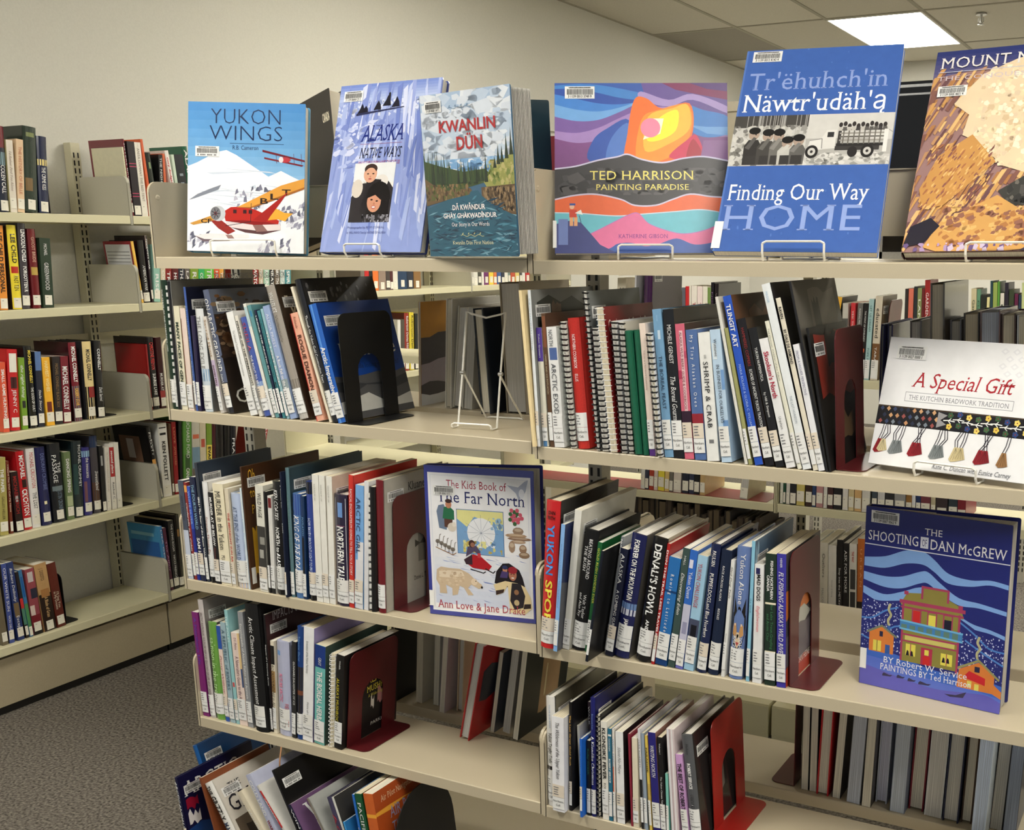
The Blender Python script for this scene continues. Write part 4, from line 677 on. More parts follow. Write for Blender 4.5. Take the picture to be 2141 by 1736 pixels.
  (1.474,0.268,0.018,0.206,1.7,'pb',(50, 44, 40),'paperback with tan page edges, sixth from dark bookend, front rack fourth shelf behind',0,{'D':.18,'back':1}),
  (1.494,0.295,0.022,0.197,1.5,'hc',(200, 204, 216),'pale hardcover with lilac page edges, seventh from dark bookend, front rack fourth shelf behind',0,{'D':.17,'back':1,'pg':(206,206,222)}),
  (1.528,0.272,0.028,0.21,1.7,'pb',(100, 110, 130),'wavy blue edged magazine stack, eighth from dark bookend, front rack fourth shelf behind',0,{'D':.18,'back':1,'pg':(186,194,204)}),
  (1.558,0.297,0.028,0.203,1.8,'hc',(120, 30, 44),'wide hardcover with red board and cream pages, ninth from dark bookend',0,{'D':.18,'back':1}),
  (1.591,0.285,0.032,0.212,1.9,'pb',(226, 232, 236),'thick white paperback pages outward, tenth from dark bookend, front rack fourth shelf behind',0,{'D':.18,'back':1}),
  (1.626,0.28,0.029,0.217,1.8,'hc',(30, 34, 60),'black board hardcover with cream page block, eleventh from dark bookend, front rack fourth shelf behind',0,{'D':.18,'back':1}),
  (1.658,0.29,0.02,0.218,1.5,'hc',(70, 50, 36),'brown board hardcover in shadow, twelfth from dark bookend, front rack fourth shelf behind',0,{'D':.17,'back':1}),
  (1.687,0.236,0.024,0.241,1.5,'pb',(214, 226, 240),'wide pale blue paperback standing forward, thirteenth from dark bookend, front rack fourth shelf behind',0,{'D':.2,'back':1,'pg':(196,210,232)}),
  (1.711,0.29,0.022,0.219,2.2,'pb',(40, 40, 44),'dark grey paperback with buff edge, fourteenth from dark bookend, front rack fourth shelf behind',0,{'D':.17,'back':1}),
  (1.736,0.28,0.023,0.225,1.8,'pb',(70, 76, 90),'blue grey paperback at the row end, fifteenth from dark bookend, front rack fourth shelf behind',0,{'D':.17,'back':1,'pg':(150,160,178)}),
 ]),
 ('W', 1.5341, 2, 'fiction on the wall rack top shelf', [
  (0.542,0.02,0.025,0.248,3.4,'jk',(26, 34, 54),'dark navy hardcover with white title, first from wall rack corner, wall rack top shelf',0,{'T':[('COLEN CALL','wh',.22,.55,'n',.5,.5)],'bands':[(.55,.7,(120,150,160)),(.75,1,(120,40,50))]}),
  (0.57,0.02,0.021,0.21,3.3,'pb',(222, 214, 200),'cream paperback with faint script, second from wall rack corner, wall rack top shelf',0,{'T':[("I'd Rather Find You Alone",(150,130,120),.3,.85,'i',.5,.4)],'cov':(180,170,120)}),
  (0.593,0.02,0.022,0.215,6.0,'pb',(226, 196, 160),'peach paperback with orange capitals, third from wall rack corner, wall rack top shelf',0,{'T':[('THE HISTORY OF BELLE',(190,110,80),.25,.9,'n',.5,.45)]}),
  (0.618,0.02,0.043,0.254,5.8,'jk',(34, 50, 38),'tall dark green hardcover with gold marks, fourth from wall rack corner, wall rack top shelf',0,{'bands':[(.25,.4,(120,96,60),.1,.6),(.88,.93,(120,130,80),.2,.8)],'cov':(30,40,30)}),
  (0.667,0.02,0.032,0.229,4.6,'jk',(26, 36, 70),'navy hardcover with a cream band, fifth from wall rack corner, wall rack top shelf',0,{'T':[('THE CRIME KISS','wh',.3,.6,'n',.5,.4)],'bands':[(.62,.7,(226,206,130))]}),
 ]),
 ('W', 1.5341, 2, 'fiction on the wall rack top shelf, second bay', [
  (0.992,0.02,0.005,0.22,-2.0,'pb',(226, 220, 190),'slim cream paperback, first from wall rack bracket, wall rack top shelf',0,{'T':[('FAMILY HAPPY BITE',(120,110,90),.2,.9,'n',.5,.4)]}),
  (1,0.02,0.006,0.246,-2.4,'jk',(120, 36, 50),'maroon hardcover with dark printed back, second from wall rack bracket, wall rack top shelf',0,{'T':[('SISTERS BROTHERS','wh',.2,.95,'n',.5,.5)],'cov':(122,44,56),'lf':[(.1,.9,(60,60,62))]}),
  (1.008,0.02,0.028,0.24,-0.7,'pb',(32, 24, 30),'black paperback with pink rules, third from wall rack bracket, wall rack top shelf',0,{'bands':[(.7,.71,(190,60,100)),(.66,.67,(190,60,100)),(.3,.31,(190,60,100)),(.26,.27,(190,60,100))]}),
  (1.038,0.02,0.024,0.239,-1.0,'pb',(232, 226, 214),'white paperback lettered THE RED TENT, fourth from wall rack bracket, wall rack top shelf',0,{'T':[('ANITA DIAMANT THE RED TENT',(130,120,110),.2,.92,'s',.5,.4)]}),
  (1.075,0.02,0.009,0.251,-3.6,'pb',(214, 96, 52),'orange paperback behind the front rack, fifth from wall rack bracket, wall rack top shelf',0,{'bands':[]}),
  (1.087,0.02,0.025,0.209,-4.1,'jk',(24, 34, 28),'black and green hardcover with emblem, sixth from wall rack bracket, wall rack top shelf',0,{'bands':[(.75,.85,(120,140,100),.35,.65)]}),
  (1.114,0.02,0.016,0.206,3.6,'pb','bk','slim black paperback with tiny lettering, seventh from wall rack bracket, wall rack top shelf',0,{'T':[('THE NIGHT','wh',.5,.95,'n',.5,.5)]}),
  (1.135,0.02,0.009,0.21,2.3,'pb',(206, 100, 60),'slim orange paperback, eighth from wall rack bracket, wall rack top shelf',0,{}),
  (1.179,0.02,0.015,0.222,-6.6,'pb',(234, 230, 224),'white paperback with red title, ninth from wall rack bracket, wall rack top shelf',0,{'T':[('cory dodgson',(190,60,70),.45,.9,'b',.5,.5)]}),
  (1.195,0.02,0.011,0.21,-4.1,'pb',(200, 216, 196),'pale mint booklet, tenth from wall rack bracket, wall rack top shelf',0,{}),
  (1.209,0.02,0.036,0.211,-4.2,'pb',(30, 34, 38),'black paperback with round marks, eleventh from wall rack bracket, wall rack top shelf',0,{'bands':[(.5,.56,(140,150,160),.3,.7),(.66,.7,(140,150,160),.3,.7)]}),
  (1.249,0.02,0.024,0.241,-4.6,'jk',(36, 96, 70),'tall green hardcover with white capitals, twelfth from wall rack bracket, wall rack top shelf',0,{'T':[('ALAKIN','wh',.4,.95,'b',.5,.5)],'cov':(40,100,76)}),
 ]),
 ('W', 1.247, 2, 'fiction on the wall rack second shelf', [
  (0.499,0.02,0.024,0.249,3.6,'pb',(236, 150, 56),'orange paperback with dark capitals, first from wall rack corner, wall rack second shelf',0,{'T':[('LEE CHILD PERSONAL','bk',.2,.92,'b',.5,.6)]}),
  (0.542,0.02,0.029,0.25,2.5,'jk',(244, 224, 60),'yellow hardcover with black capitals, second from wall rack corner, wall rack second shelf',0,{'T':[('LEE CHILD','bk',.55,.9,'b',.5,.5),('PAST TEN','bk',.22,.4,'n',.5,.5)],'bands':[(.43,.51,(190,50,40),.1,.9)],'cov':(34,34,34)}),
  (0.573,0.02,0.025,0.256,3.5,'jk',(70, 66, 72),'grey marbled hardcover with pale capitals, third from wall rack corner, wall rack second shelf',0,{'T':[('LINCOLN CHILD','wh',.55,.93,'b',.5,.5),('FORGOTTEN R','wh',.2,.5,'b',.5,.45)]}),
  (0.608,0.02,0.026,0.24,2.3,'jk',(112, 30, 36),'dark red hardcover with gold medallion, fourth from wall rack corner, wall rack second shelf',0,{'T':[('GHOST BRIDE',(220,170,150),.58,.9,'s',.5,.4)],'bands':[(.42,.52,(190,160,80),.1,.9)]}),
  (0.639,0.02,0.036,0.212,3.5,'pb',(38, 56, 40),'dark green paperback lettered GREENWOOD, fifth from wall rack corner, wall rack second shelf',0,{'T':[('GREENWOOD','wh',.25,.65,'s',.5,.4),('MICHAEL','wh',.75,.92,'n',.5,.3)]}),
 ]),
 ('W', 1.247, 2, 'fiction on the wall rack second shelf, second bay', [
  (1,0.02,0.011,0.205,-5.0,'jk',(246, 196, 90),'yellow spined book with white printed back, first from wall rack bracket, wall rack second shelf',0,{'cov':(150,40,50),'lf':[(.05,.95,(224,224,224))]}),
  (1.013,0.02,0.026,0.208,-1.0,'jk',(26, 24, 24),'black hardcover lettered AMERICAN WAR, second from wall rack bracket, wall rack second shelf',0,{'T':[('AMERICAN WAR','wh',.2,.6,'i',.5,.4)]}),
  (1.043,0.02,0.008,0.224,-0.8,'jk',(44, 34, 40),'dark hardcover lettered WAR in bold white, third from wall rack bracket, wall rack second shelf',0,{'T':[("HANNAH'S WAR",'wh',.5,.95,'b',.5,.6)],'bands':[(.8,1,(200,180,170),0,.2)]}),
  (1.052,0.02,0.025,0.193,5.6,'pb',(150, 196, 180),'pale green paperback glimpsed under the front top shelf, fourth from wall rack bracket',0,{'D':.14,'T':[('RISE','wh',.15,.5,'b',.5,.5)]}),
  (1.081,0.02,0.019,0.214,5.5,'pb',(220, 206, 180),'cream paperback glimpsed under the front top shelf, fifth from wall rack bracket',0,{'D':.14,'T':[('COURSE','wh',.15,.5,'b',.5,.5)]}),
  (1.101,0.02,0.025,0.205,5.4,'pb',(140, 34, 34),'red paperback glimpsed under the front top shelf, sixth from wall rack bracket',0,{'D':.14,'T':[('TRUE','wh',.15,.5,'b',.5,.5)]}),
  (1.129,0.02,0.026,0.196,5.3,'pb',(100, 30, 34),'dark red paperback glimpsed under the front top shelf, seventh from wall rack bracket',0,{'D':.14,'T':[('HOUR','wh',.15,.5,'b',.5,.5)]}),
  (1.156,0.02,0.026,0.217,5.3,'pb',(40, 44, 60),'slate paperback glimpsed under the front top shelf, eighth from wall rack bracket',0,{'D':.14,'T':[('THAW','wh',.15,.5,'b',.5,.5)]}),
  (1.184,0.02,0.021,0.208,5.3,'pb',(110, 100, 96),'grey paperback glimpsed under the front top shelf, ninth from wall rack bracket',0,{'D':.14,'T':[('LAKE','wh',.15,.5,'b',.5,.5)]}),
  (1.208,0.02,0.035,0.199,5.2,'pb',(140, 170, 60),'olive green paperback glimpsed under the front top shelf, tenth from wall rack bracket',0,{'D':.14,'T':[('RISE','wh',.15,.5,'b',.5,.5)]}),
  (1.245,0.02,0.025,0.19,5.1,'pb',(60, 190, 110),'emerald paperback glimpsed under the front top shelf, eleventh from wall rack bracket',0,{'D':.14,'T':[('COURSE','wh',.15,.5,'b',.5,.5)]}),
  (1.271,0.02,0.043,0.211,5.1,'pb',(110, 200, 70),'lime green paperback glimpsed under the front top shelf, twelfth from wall rack bracket',0,{'D':.14,'T':[('TRUE','wh',.15,.5,'b',.5,.5)]}),
  (1.315,0.02,0.023,0.202,5.1,'pb',(226, 90, 50),'vermilion paperback glimpsed under the front top shelf, thirteenth from wall rack bracket',0,{'D':.14,'T':[('HOUR','wh',.15,.5,'b',.5,.5)]}),
  (1.34,0.02,0.019,0.193,5.1,'pb',(240, 170, 70),'amber paperback glimpsed under the front top shelf, fourteenth from wall rack bracket',0,{'D':.14,'T':[('THAW','wh',.15,.5,'b',.5,.5)]}),
  (1.498,0.02,0.03,0.214,4.9,'pb',(150, 36, 34),'red paperback seen between front shelves, fifteenth from wall rack bracket, wall rack second shelf',0,{'D':.14,'T':[('WATCH','wh',.12,.5,'b',.5,.55)]}),
  (1.532,0.02,0.021,0.205,4.8,'pb',(200, 180, 150),'tan paperback seen between front shelves, sixteenth from wall rack bracket, wall rack second shelf',0,{'D':.14,'T':[('FIRST WIND','wh',.12,.5,'b',.5,.55)]}),
  (1.555,0.02,0.03,0.196,4.8,'pb',(160, 196, 174),'sage paperback seen between front shelves, seventeenth from wall rack bracket, wall rack second shelf',0,{'D':.14,'T':[('ROUND','wh',.12,.5,'b',.5,.55)]}),
  (1.587,0.02,0.023,0.217,4.8,'pb',(30, 30, 30),'black paperback seen between front shelves, eighteenth from wall rack bracket, wall rack second shelf',0,{'D':.14,'T':[('PIRATE','wh',.12,.5,'b',.5,.55)]}),
  (1.611,0.02,0.028,0.208,4.8,'pb',(110, 92, 74),'brown paperback seen between front shelves, nineteenth from wall rack bracket, wall rack second shelf',0,{'D':.14,'T':[('BROTHER','wh',.12,.5,'b',.5,.55)]}),
  (1.641,0.02,0.025,0.199,4.7,'pb',(190, 210, 206),'pale grey paperback seen between front shelves, twentieth from wall rack bracket, wall rack second shelf',0,{'D':.14,'T':[('SEA','wh',.12,.5,'b',.5,.55)]}),
  (1.669,0.02,0.029,0.19,4.5,'pb',(70, 150, 160),'turquoise paperback seen between front shelves, twenty-first from wall rack bracket, wall rack second shelf',0,{'D':.14,'T':[('SPIRIT','wh',.12,.5,'b',.5,.55)]}),
  (2.109,0.02,0.025,0.211,2.2,'pb',(120, 110, 100),'taupe paperback above the wall lip, twenty-second from wall rack bracket, wall rack second shelf',0,{'D':.14}),
  (2.136,0.02,0.027,0.202,2.2,'pb',(200, 40, 40),'bright red paperback above the wall lip, twenty-third from wall rack bracket, wall rack second shelf',0,{'D':.14}),
  (2.165,0.02,0.021,0.193,2.1,'pb',(30, 30, 34),'black paperback above the wall lip, twenty-fourth from wall rack bracket, wall rack second shelf',0,{'D':.14}),
  (2.188,0.02,0.036,0.214,2.0,'pb',(236, 120, 50),'orange paperback above the wall lip, twenty-fifth from wall rack bracket, wall rack second shelf',0,{'D':.14}),
  (2.226,0.02,0.048,0.205,1.9,'pb',(150, 130, 116),'grey beige paperback above the wall lip, twenty-sixth from wall rack bracket, wall rack second shelf',0,{'D':.14}),
  (2.276,0.02,0.026,0.196,2.0,'pb',(70, 62, 60),'charcoal paperback above the wall lip, twenty-seventh from wall rack bracket, wall rack second shelf',0,{'D':.14}),
  (2.303,0.02,0.019,0.217,1.8,'pb',(80, 34, 36),'maroon paperback above the wall lip, twenty-eighth from wall rack bracket, wall rack second shelf',0,{'D':.14}),
  (2.323,0.02,0.032,0.208,1.8,'pb',(226, 222, 206),'white paperback above the wall lip, twenty-ninth from wall rack bracket, wall rack second shelf',0,{'D':.14}),
  (2.357,0.02,0.062,0.199,1.7,'pb',(34, 60, 90),'blue paperback above the wall lip, thirtieth from wall rack bracket, wall rack second shelf',0,{'D':.14}),
  (2.421,0.02,0.044,0.19,1.6,'pb',(36, 44, 60),'navy paperback above the wall lip, thirty-first from wall rack bracket, wall rack second shelf',0,{'D':.14}),
  (2.468,0.02,0.051,0.211,1.4,'pb',(140, 104, 60),'bronze paperback above the wall lip, thirty-second from wall rack bracket, wall rack second shelf',0,{'D':.14}),
  (2.916,0.02,0.017,0.202,1.1,'pb',(200, 196, 186),'pale paperback in the farthest wall bay, thirty-third from wall rack bracket, wall rack second shelf',0,{'D':.14}),
  (2.935,0.02,0.035,0.193,1.0,'pb',(220, 218, 206),'ivory paperback in the farthest wall bay, thirty-fourth from wall rack bracket, wall rack second shelf',0,{'D':.14}),
  (2.973,0.02,0.027,0.214,0.9,'pb',(60, 60, 50),'dark olive paperback in the farthest wall bay, thirty-fifth from wall rack bracket',0,{'D':.14}),
  (3.004,0.02,0.017,0.205,0.9,'pb',(230, 226, 220),'white paperback in the farthest wall bay, thirty-sixth from wall rack bracket, wall rack second shelf',0,{'D':.14}),
  (3.025,0.02,0.038,0.196,0.8,'pb',(110, 40, 100),'purple paperback in the farthest wall bay, thirty-seventh from wall rack bracket, wall rack second shelf',0,{'D':.14}),
  (3.067,0.02,0.038,0.217,0.7,'pb',(236, 206, 70),'yellow paperback in the farthest wall bay, thirty-eighth from wall rack bracket, wall rack second shelf',0,{'D':.14}),
  (3.108,0.02,0.027,0.208,0.6,'pb',(220, 120, 60),'tangerine paperback in the farthest wall bay, thirty-ninth from wall rack bracket, wall rack second shelf',0,{'D':.14}),
  (3.138,0.02,0.037,0.199,0.5,'pb',(60, 90, 150),'blue paperback in the farthest wall bay, fortieth from wall rack bracket, wall rack second shelf',0,{'D':.14}),
  (3.179,0.02,0.026,0.19,0.5,'pb',(40, 44, 60),'ink paperback in the farthest wall bay, forty-first from wall rack bracket, wall rack second shelf',0,{'D':.14}),
  (3.208,0.02,0.029,0.211,0.4,'pb',(226, 222, 214),'cream paperback in the farthest wall bay, forty-second from wall rack bracket, wall rack second shelf',0,{'D':.14}),
  (3.239,0.02,0.021,0.202,0.3,'pb',(120, 140, 130),'sage paperback in the farthest wall bay, forty-third from wall rack bracket, wall rack second shelf',0,{'D':.14}),
  (3.264,0.02,0.041,0.193,0.3,'pb',(190, 80, 50),'brick paperback in the farthest wall bay, forty-fourth from wall rack bracket, wall rack second shelf',0,{'D':.14}),
  (3.307,0.02,0.037,0.214,0.2,'pb',(226, 206, 120),'straw paperback in the farthest wall bay, forty-fifth from wall rack bracket, wall rack second shelf',0,{'D':.14}),
  (3.347,0.02,0.023,0.205,0.1,'pb',(70, 70, 70),'grey paperback in the farthest wall bay, forty-sixth from wall rack bracket, wall rack second shelf',0,{'D':.14}),
  (3.373,0.02,0.026,0.196,0.1,'pb',(230, 230, 226),'chalk paperback in the farthest wall bay, forty-seventh from wall rack bracket, wall rack second shelf',0,{'D':.14}),
  (3.405,0.02,0.039,0.217,-0.1,'pb',(190, 40, 40),'crimson paperback in the farthest wall bay, forty-eighth from wall rack bracket, wall rack second shelf',0,{'D':.14}),
 ]),
 ('W', 0.88, 2, 'fiction on the wall rack third shelf', [
  (0.459,0.02,0.019,0.213,3.5,'pb',(222, 90, 60),'orange red paperback with white capitals, first from wall rack corner, wall rack third shelf',0,{'T':[('SMALL GAME HUNTING','wh',.2,.9,'b',.5,.5)]}),
  (0.483,0.02,0.033,0.248,4.9,'jk',(200, 34, 40),'bright red hardcover with white patch, second from wall rack corner, wall rack third shelf',0,{'T':[('JENNY C','wh',.22,.5,'n',.5,.35)],'bands':[(.72,.95,(240,236,226),.15,.85),(.52,.66,(60,20,24),.2,.8)]}),
  (0.521,0.02,0.018,0.221,3.9,'pb',(120, 160, 50),'green paperback lettered the right thing, third from wall rack corner, wall rack third shelf',0,{'T':[('the right thing','wh',.45,.9,'i',.5,.5)],'bands':[(.3,.4,(40,40,40),.2,.8)]}),
  (0.549,0.02,0.025,0.254,2.0,'jk',(30, 30, 26),'black hardcover with yellow title, fourth from wall rack corner, wall rack third shelf',0,{'T':[('MICHAEL CONNELLY',(230,206,60),.55,.95,'b',.6,.42),('THE GODS OF GUILT','wh',.2,.5,'n',.6,.4)]}),
  (0.575,0.02,0.02,0.235,3.8,'pb',(30, 34, 50),'dark paperback with blue top and script, fifth from wall rack corner, wall rack third shelf',0,{'T':[('Stale Story','wh',.22,.5,'i',.5,.4)],'bands':[(.75,1,(90,120,170))]}),
  (0.603,0.02,0.027,0.215,2.2,'pb',(240, 180, 50),'amber paperback with pale capitals, sixth from wall rack corner, wall rack third shelf',0,{'T':[('HARVEST WISHES',(250,230,160),.5,.95,'b',.5,.42)],'bands':[(.2,.35,(110,40,30),.2,.8)]}),
  (0.632,0.02,0.026,0.214,4.2,'pb',(36, 30, 32),'dark paperback with bronze lettering, seventh from wall rack corner, wall rack third shelf',0,{'T':[('MICHAEL CONNELLY BLACK BOX',(150,120,80),.25,.9,'n',.5,.4)]}),
  (0.661,0.02,0.027,0.213,3.9,'pb',(116, 24, 40),'maroon paperback with bold white capitals, eighth from wall rack corner, wall rack third shelf',0,{'T':[('MICHAEL CONNELLY','wh',.2,.85,'c',.5,.66)]}),
  (0.704,0.02,0.027,0.254,1.5,'jk',(120, 30, 44),'maroon and grey hardcover with white capitals, ninth from wall rack corner, wall rack third shelf',0,{'T':[('MICHAEL CONNELLY','wh',.5,.95,'b',.5,.5),('DESERT STAR',(230,180,80),.2,.42,'b',.5,.45)],'bands':[(0,.45,(110,104,110))],'cov':(60,22,28)}),
  (0.751,0.02,0.032,0.253,2.1,'jk',(232, 210, 150),'cream topped hardcover over black base, tenth from wall rack corner, wall rack third shelf',0,{'T':[('MICHAEL CONNELLY','bk',.5,.9,'c',.5,.45)],'bands':[(0,.42,(34,30,34)),(.28,.42,(150,40,40),.3,1)],'cov':(50,50,54)}),
  (0.79,0.02,0.025,0.252,3.1,'jk',(26, 26, 28),'black hardcover beside the black bookend, eleventh from wall rack corner, wall rack third shelf',0,{'T':[('CONNELLY','wh',.62,.9,'b',.5,.4),('Dark Sacred','wh',.22,.4,'i',.5,.45)]}),
 ]),
 ('W', 0.88, 2, 'fiction on the wall rack third shelf, second bay', [
  (0.996,0.02,0.008,0.227,0.5,'jk',(150, 24, 26),'red hardcover showing its plain back, first from wall rack bracket, wall rack third shelf',0,{'cov':(156,26,26)}),
  (1.008,0.02,0.028,0.25,-0.1,'jk',(22, 20, 22),'black hardcover with red and white capitals, second from wall rack bracket, wall rack third shelf',0,{'T':[('CHRISTINE FEEHAN',(206,50,50),.55,.93,'b',.5,.5),('SUNRISE LAKE','wh',.2,.5,'b',.5,.42)],'cov':(30,22,22)}),
  (1.039,0.02,0.021,0.247,0.6,'pb',(60, 20, 26),'dark maroon paperback, third from wall rack bracket, wall rack third shelf',0,{'T':[('MURDER AT','wh',.25,.5,'b',.5,.5)],'bands':[(.15,.25,(170,60,60))]}),
  (2.326,0.02,0.021,0.233,3.5,'pb',(226, 224, 214),'white paperback at the gap beside the bookend, fourth from wall rack bracket',0,{'D':.15}),
  (2.35,0.02,0.025,0.234,3.2,'pb',(80, 76, 66),'grey olive paperback at the gap, fifth from wall rack bracket, wall rack third shelf',0,{'D':.15}),
  (2.379,0.02,0.032,0.26,3.3,'jk',(150, 50, 36),'rust red hardcover with pale capitals, sixth from wall rack bracket, wall rack third shelf',0,{'T':[('Robertson Davies Fifth Business','wh',.15,.95,'n',.5,.45)],'cov':(90,36,28)}),
  (2.415,0.02,0.033,0.261,3.2,'jk',(226, 206, 60),'yellow hardcover with dark lettering, seventh from wall rack bracket, wall rack third shelf',0,{'T':[('Robertson Davies','bk',.3,.95,'n',.5,.4)]}),
  (2.45,0.02,0.021,0.254,3.5,'pb',(30, 34, 30),'black paperback beside the yellow hardcover, eighth from wall rack bracket, wall rack third shelf',0,{}),
 ]),
 ('W', 0.5659, 2, 'fiction on the wall rack fourth shelf', [
  (0.406,0.02,0.026,0.241,5.1,'pb',(170, 160, 90),'gold and cream paperback with white capitals, first from wall rack corner, wall rack fourth shelf',0,{'T':[('THE PAPER','wh',.55,.85,'b',.5,.4),('GALLEY HELLER',(90,80,40),.2,.5,'n',.5,.35)]}),
  (0.439,0.02,0.009,0.227,3.6,'pb',(110, 44, 26),'slim rust paperback with cream title, second from wall rack corner, wall rack fourth shelf',0,{'T':[('I Heard The Owl Call My Name','cr',.3,.95,'n',.5,.5)]}),
  (0.459,0.02,0.023,0.19,1.1,'pb',(34, 14, 16),'black paperback with red capitals, third from wall rack corner, wall rack fourth shelf',0,{'T':[('MICHAEL CRICH',(150,30,34),.3,.93,'b',.5,.5)],'bands':[(.5,.6,(180,180,180),.3,.7)]}),
  (0.487,0.02,0.027,0.25,0.5,'jk',(190, 30, 36),'red hardcover with white capitals, fourth from wall rack corner, wall rack fourth shelf',0,{'T':[('MICHAEL','wh',.66,.95,'b',.5,.5),('CRICHTON','wh',.18,.52,'b',.5,.6)],'bands':[(.54,.64,(40,10,12),.3,.9)]}),
  (0.515,0.02,0.028,0.253,2.0,'jk',(236, 234, 230),'white hardcover with red and black capitals, fifth from wall rack corner, wall rack fourth shelf',0,{'T':[('MICHAEL CRICHTON',(190,40,44),.5,.95,'s',.5,.45),('THE LOST','bk',.24,.45,'s',.5,.45)]}),
  (0.549,0.02,0.033,0.252,1.0,'jk',(34, 38, 84),'navy hardcover with a cream dot, sixth from wall rack corner, wall rack fourth shelf',0,{'T':[('DEBORAH CROMBIE',(110,124,180),.45,.92,'s',.6,.4)],'bands':[(.27,.31,(240,230,190),.35,.62)]}),
  (0.589,0.02,0.044,0.256,1.4,'jk',(24, 28, 36),'black hardcover lettered THE PASSAGE, seventh from wall rack corner, wall rack fourth shelf',0,{'T':[('THE','wh',.62,.76,'s',.72,.28),('PASSAGE','wh',.5,.86,'s',.4,.34),('JUSTIN CRONIN',(120,140,160),.15,.4,'s',.6,.36)],'bands':[(.4,.46,(110,124,130),.1,.9)]}),
  (0.636,0.02,0.023,0.222,3.0,'pb',(106, 124, 84),'mossy green paperback with pale title, eighth from wall rack corner, wall rack fourth shelf',0,{'T':[('DANCING SPRING','wh',.4,.9,'b',.5,.5)],'bands':[(.2,.35,(180,190,150),.1,.9)]}),
  (0.661,0.02,0.036,0.251,4.4,'jk',(30, 44, 48),'dark teal hardcover with small capitals, ninth from wall rack corner, wall rack fourth shelf',0,{'T':[('MICHAEL CRUMMEY','wh',.4,.95,'n',.7,.3)],'bands':[(.3,.7,(40,70,70),.1,.5)]}),
  (0.7,0.02,0.029,0.225,3.8,'jk',(54, 50, 120),'purple blue hardcover with gold swirls, tenth from wall rack corner, wall rack fourth shelf',0,{'T':[('the innocents','wh',.55,.85,'n',.55,.4)],'bands':[(.86,.95,(150,190,220)),(.2,.5,(120,80,90),.1,.4)]}),
  (0.735,0.02,0.028,0.259,2.7,'jk',(70, 66, 72),'tall grey hardcover with white script, eleventh from wall rack corner, wall rack fourth shelf',0,{'T':[('Sweetland','wh',.3,.55,'i',.55,.42)],'bands':[(.15,.4,(90,60,44)),(.85,1,(40,56,90))]}),
  (0.766,0.02,0.014,0.222,2.5,'pb',(24, 24, 26),'black paperback with pale portrait, twelfth from wall rack corner, wall rack fourth shelf',0,{'bands':[(.7,.85,(170,170,170),.3,.8)]}),
  (0.782,0.02,0.015,0.214,4.2,'pb',(228, 222, 212),'white paperback with faint tan capitals, thirteenth from wall rack corner, wall rack fourth shelf',0,{'T':[('MICHAEL CUNNINGHAM THE HOURS',(180,170,150),.3,.92,'n',.5,.4)]}),
  (0.802,0.02,0.017,0.222,3.3,'pb',(232, 228, 220),'white and red paperback with dark lettering, fourteenth from wall rack corner, wall rack fourth shelf',0,{'T':[('second place','wh',.55,.9,'b',.5,.5),('Rachel C','bk',.15,.42,'n',.5,.45)],'bands':[(.5,.95,(180,40,44))]}),
  (0.823,0.02,0.018,0.224,2.4,'pb',(236, 232, 222),'plain white paperback beside the bookend foot, fifteenth from wall rack corner, wall rack fourth shelf',0,{}),
 ]),
 ('W', 0.5659, 2, 'fiction on the wall rack fourth shelf, second bay', [
  (0.995,0.02,0.015,0.259,-6.1,'jk',(24, 22, 22),'thick black hardcover with portrait on its back, first from wall rack bracket',0,{'T':[('KEN','wh',.65,.93,'s',.7,.32),('FOLLETT','wh',.6,.93,'s',.4,.32)],'bands':[(.48,.55,(230,170,90)),(.0,.48,(190,200,206))],'cov':(22,20,20),'lf':[(.5,.86,(120,88,70),.15,.75),(.55,.82,(200,190,186),.35,.55)]}),
  (1.011,0.02,0.036,0.263,0.9,'pb',(238, 236, 230),'white paperback with bold black capitals, second from wall rack bracket, wall rack fourth shelf',0,{'T':[('KEN FOLLETT','bk',.22,.76,'b',.5,.4)],'bands':[(.93,.945,'bk',.1,.9),(.84,.87,'bk',.15,.85),(.07,.1,'bk',.5,.7)]}),
  (1.049,0.02,0.009,0.257,2.8,'pb',(90, 64, 44),'slim brown book beside the white one, third from wall rack bracket, wall rack fourth shelf',0,{}),
  (1.061,0.02,0.018,0.261,2.7,'pb',(150, 26, 32),'red paperback with gold lettering, fourth from wall rack bracket, wall rack fourth shelf',0,{'T':[('JAMIE FORD',(220,150,110),.4,.66,'s',.5,.4),('LOVE',(220,150,110),.7,.93,'s',.5,.4)]}),
  (1.085,0.02,0.014,0.258,4.4,'jk','bk','black hardcover between red and green, fifth from wall rack bracket, wall rack fourth shelf',0,{}),
  (1.1,0.02,0.035,0.267,5.8,'pb',(96, 150, 66),'green paperback lettered CANADA, sixth from wall rack bracket, wall rack fourth shelf',0,{'T':[('RICHARD FORD','wh',.45,.98,'n',.55,.42),('CANADA','wh',.08,.32,'b',.5,.42)],'bands':[(.3,.5,(60,90,50),.2,.8)]}),
  (1.141,0.02,0.034,0.258,4.8,'pb',(200, 196, 180),'cream paperback with seaside picture, seventh from wall rack bracket, wall rack fourth shelf',0,{'bands':[(.3,.6,(120,150,170)),(.05,.3,(110,100,90)),(.72,.78,(206,110,80),.1,.9)]}),
  (1.176,0.02,0.027,0.25,5.0,'pb',(212, 200, 170),'pale paperback with red oval, eighth from wall rack bracket, wall rack fourth shelf',0,{'bands':[(.6,.72,(190,90,70),.2,.8),(0,.3,(90,90,96))]}),
  (1.205,0.02,0.024,0.248,5.5,'pb',(120, 150, 50),'green and yellow paperback with black capitals, ninth from wall rack bracket, wall rack fourth shelf',0,{'T':[('EVAN CARE','bk',.1,.6,'b',.5,.5)],'bands':[(.05,.62,(230,206,90))]}),
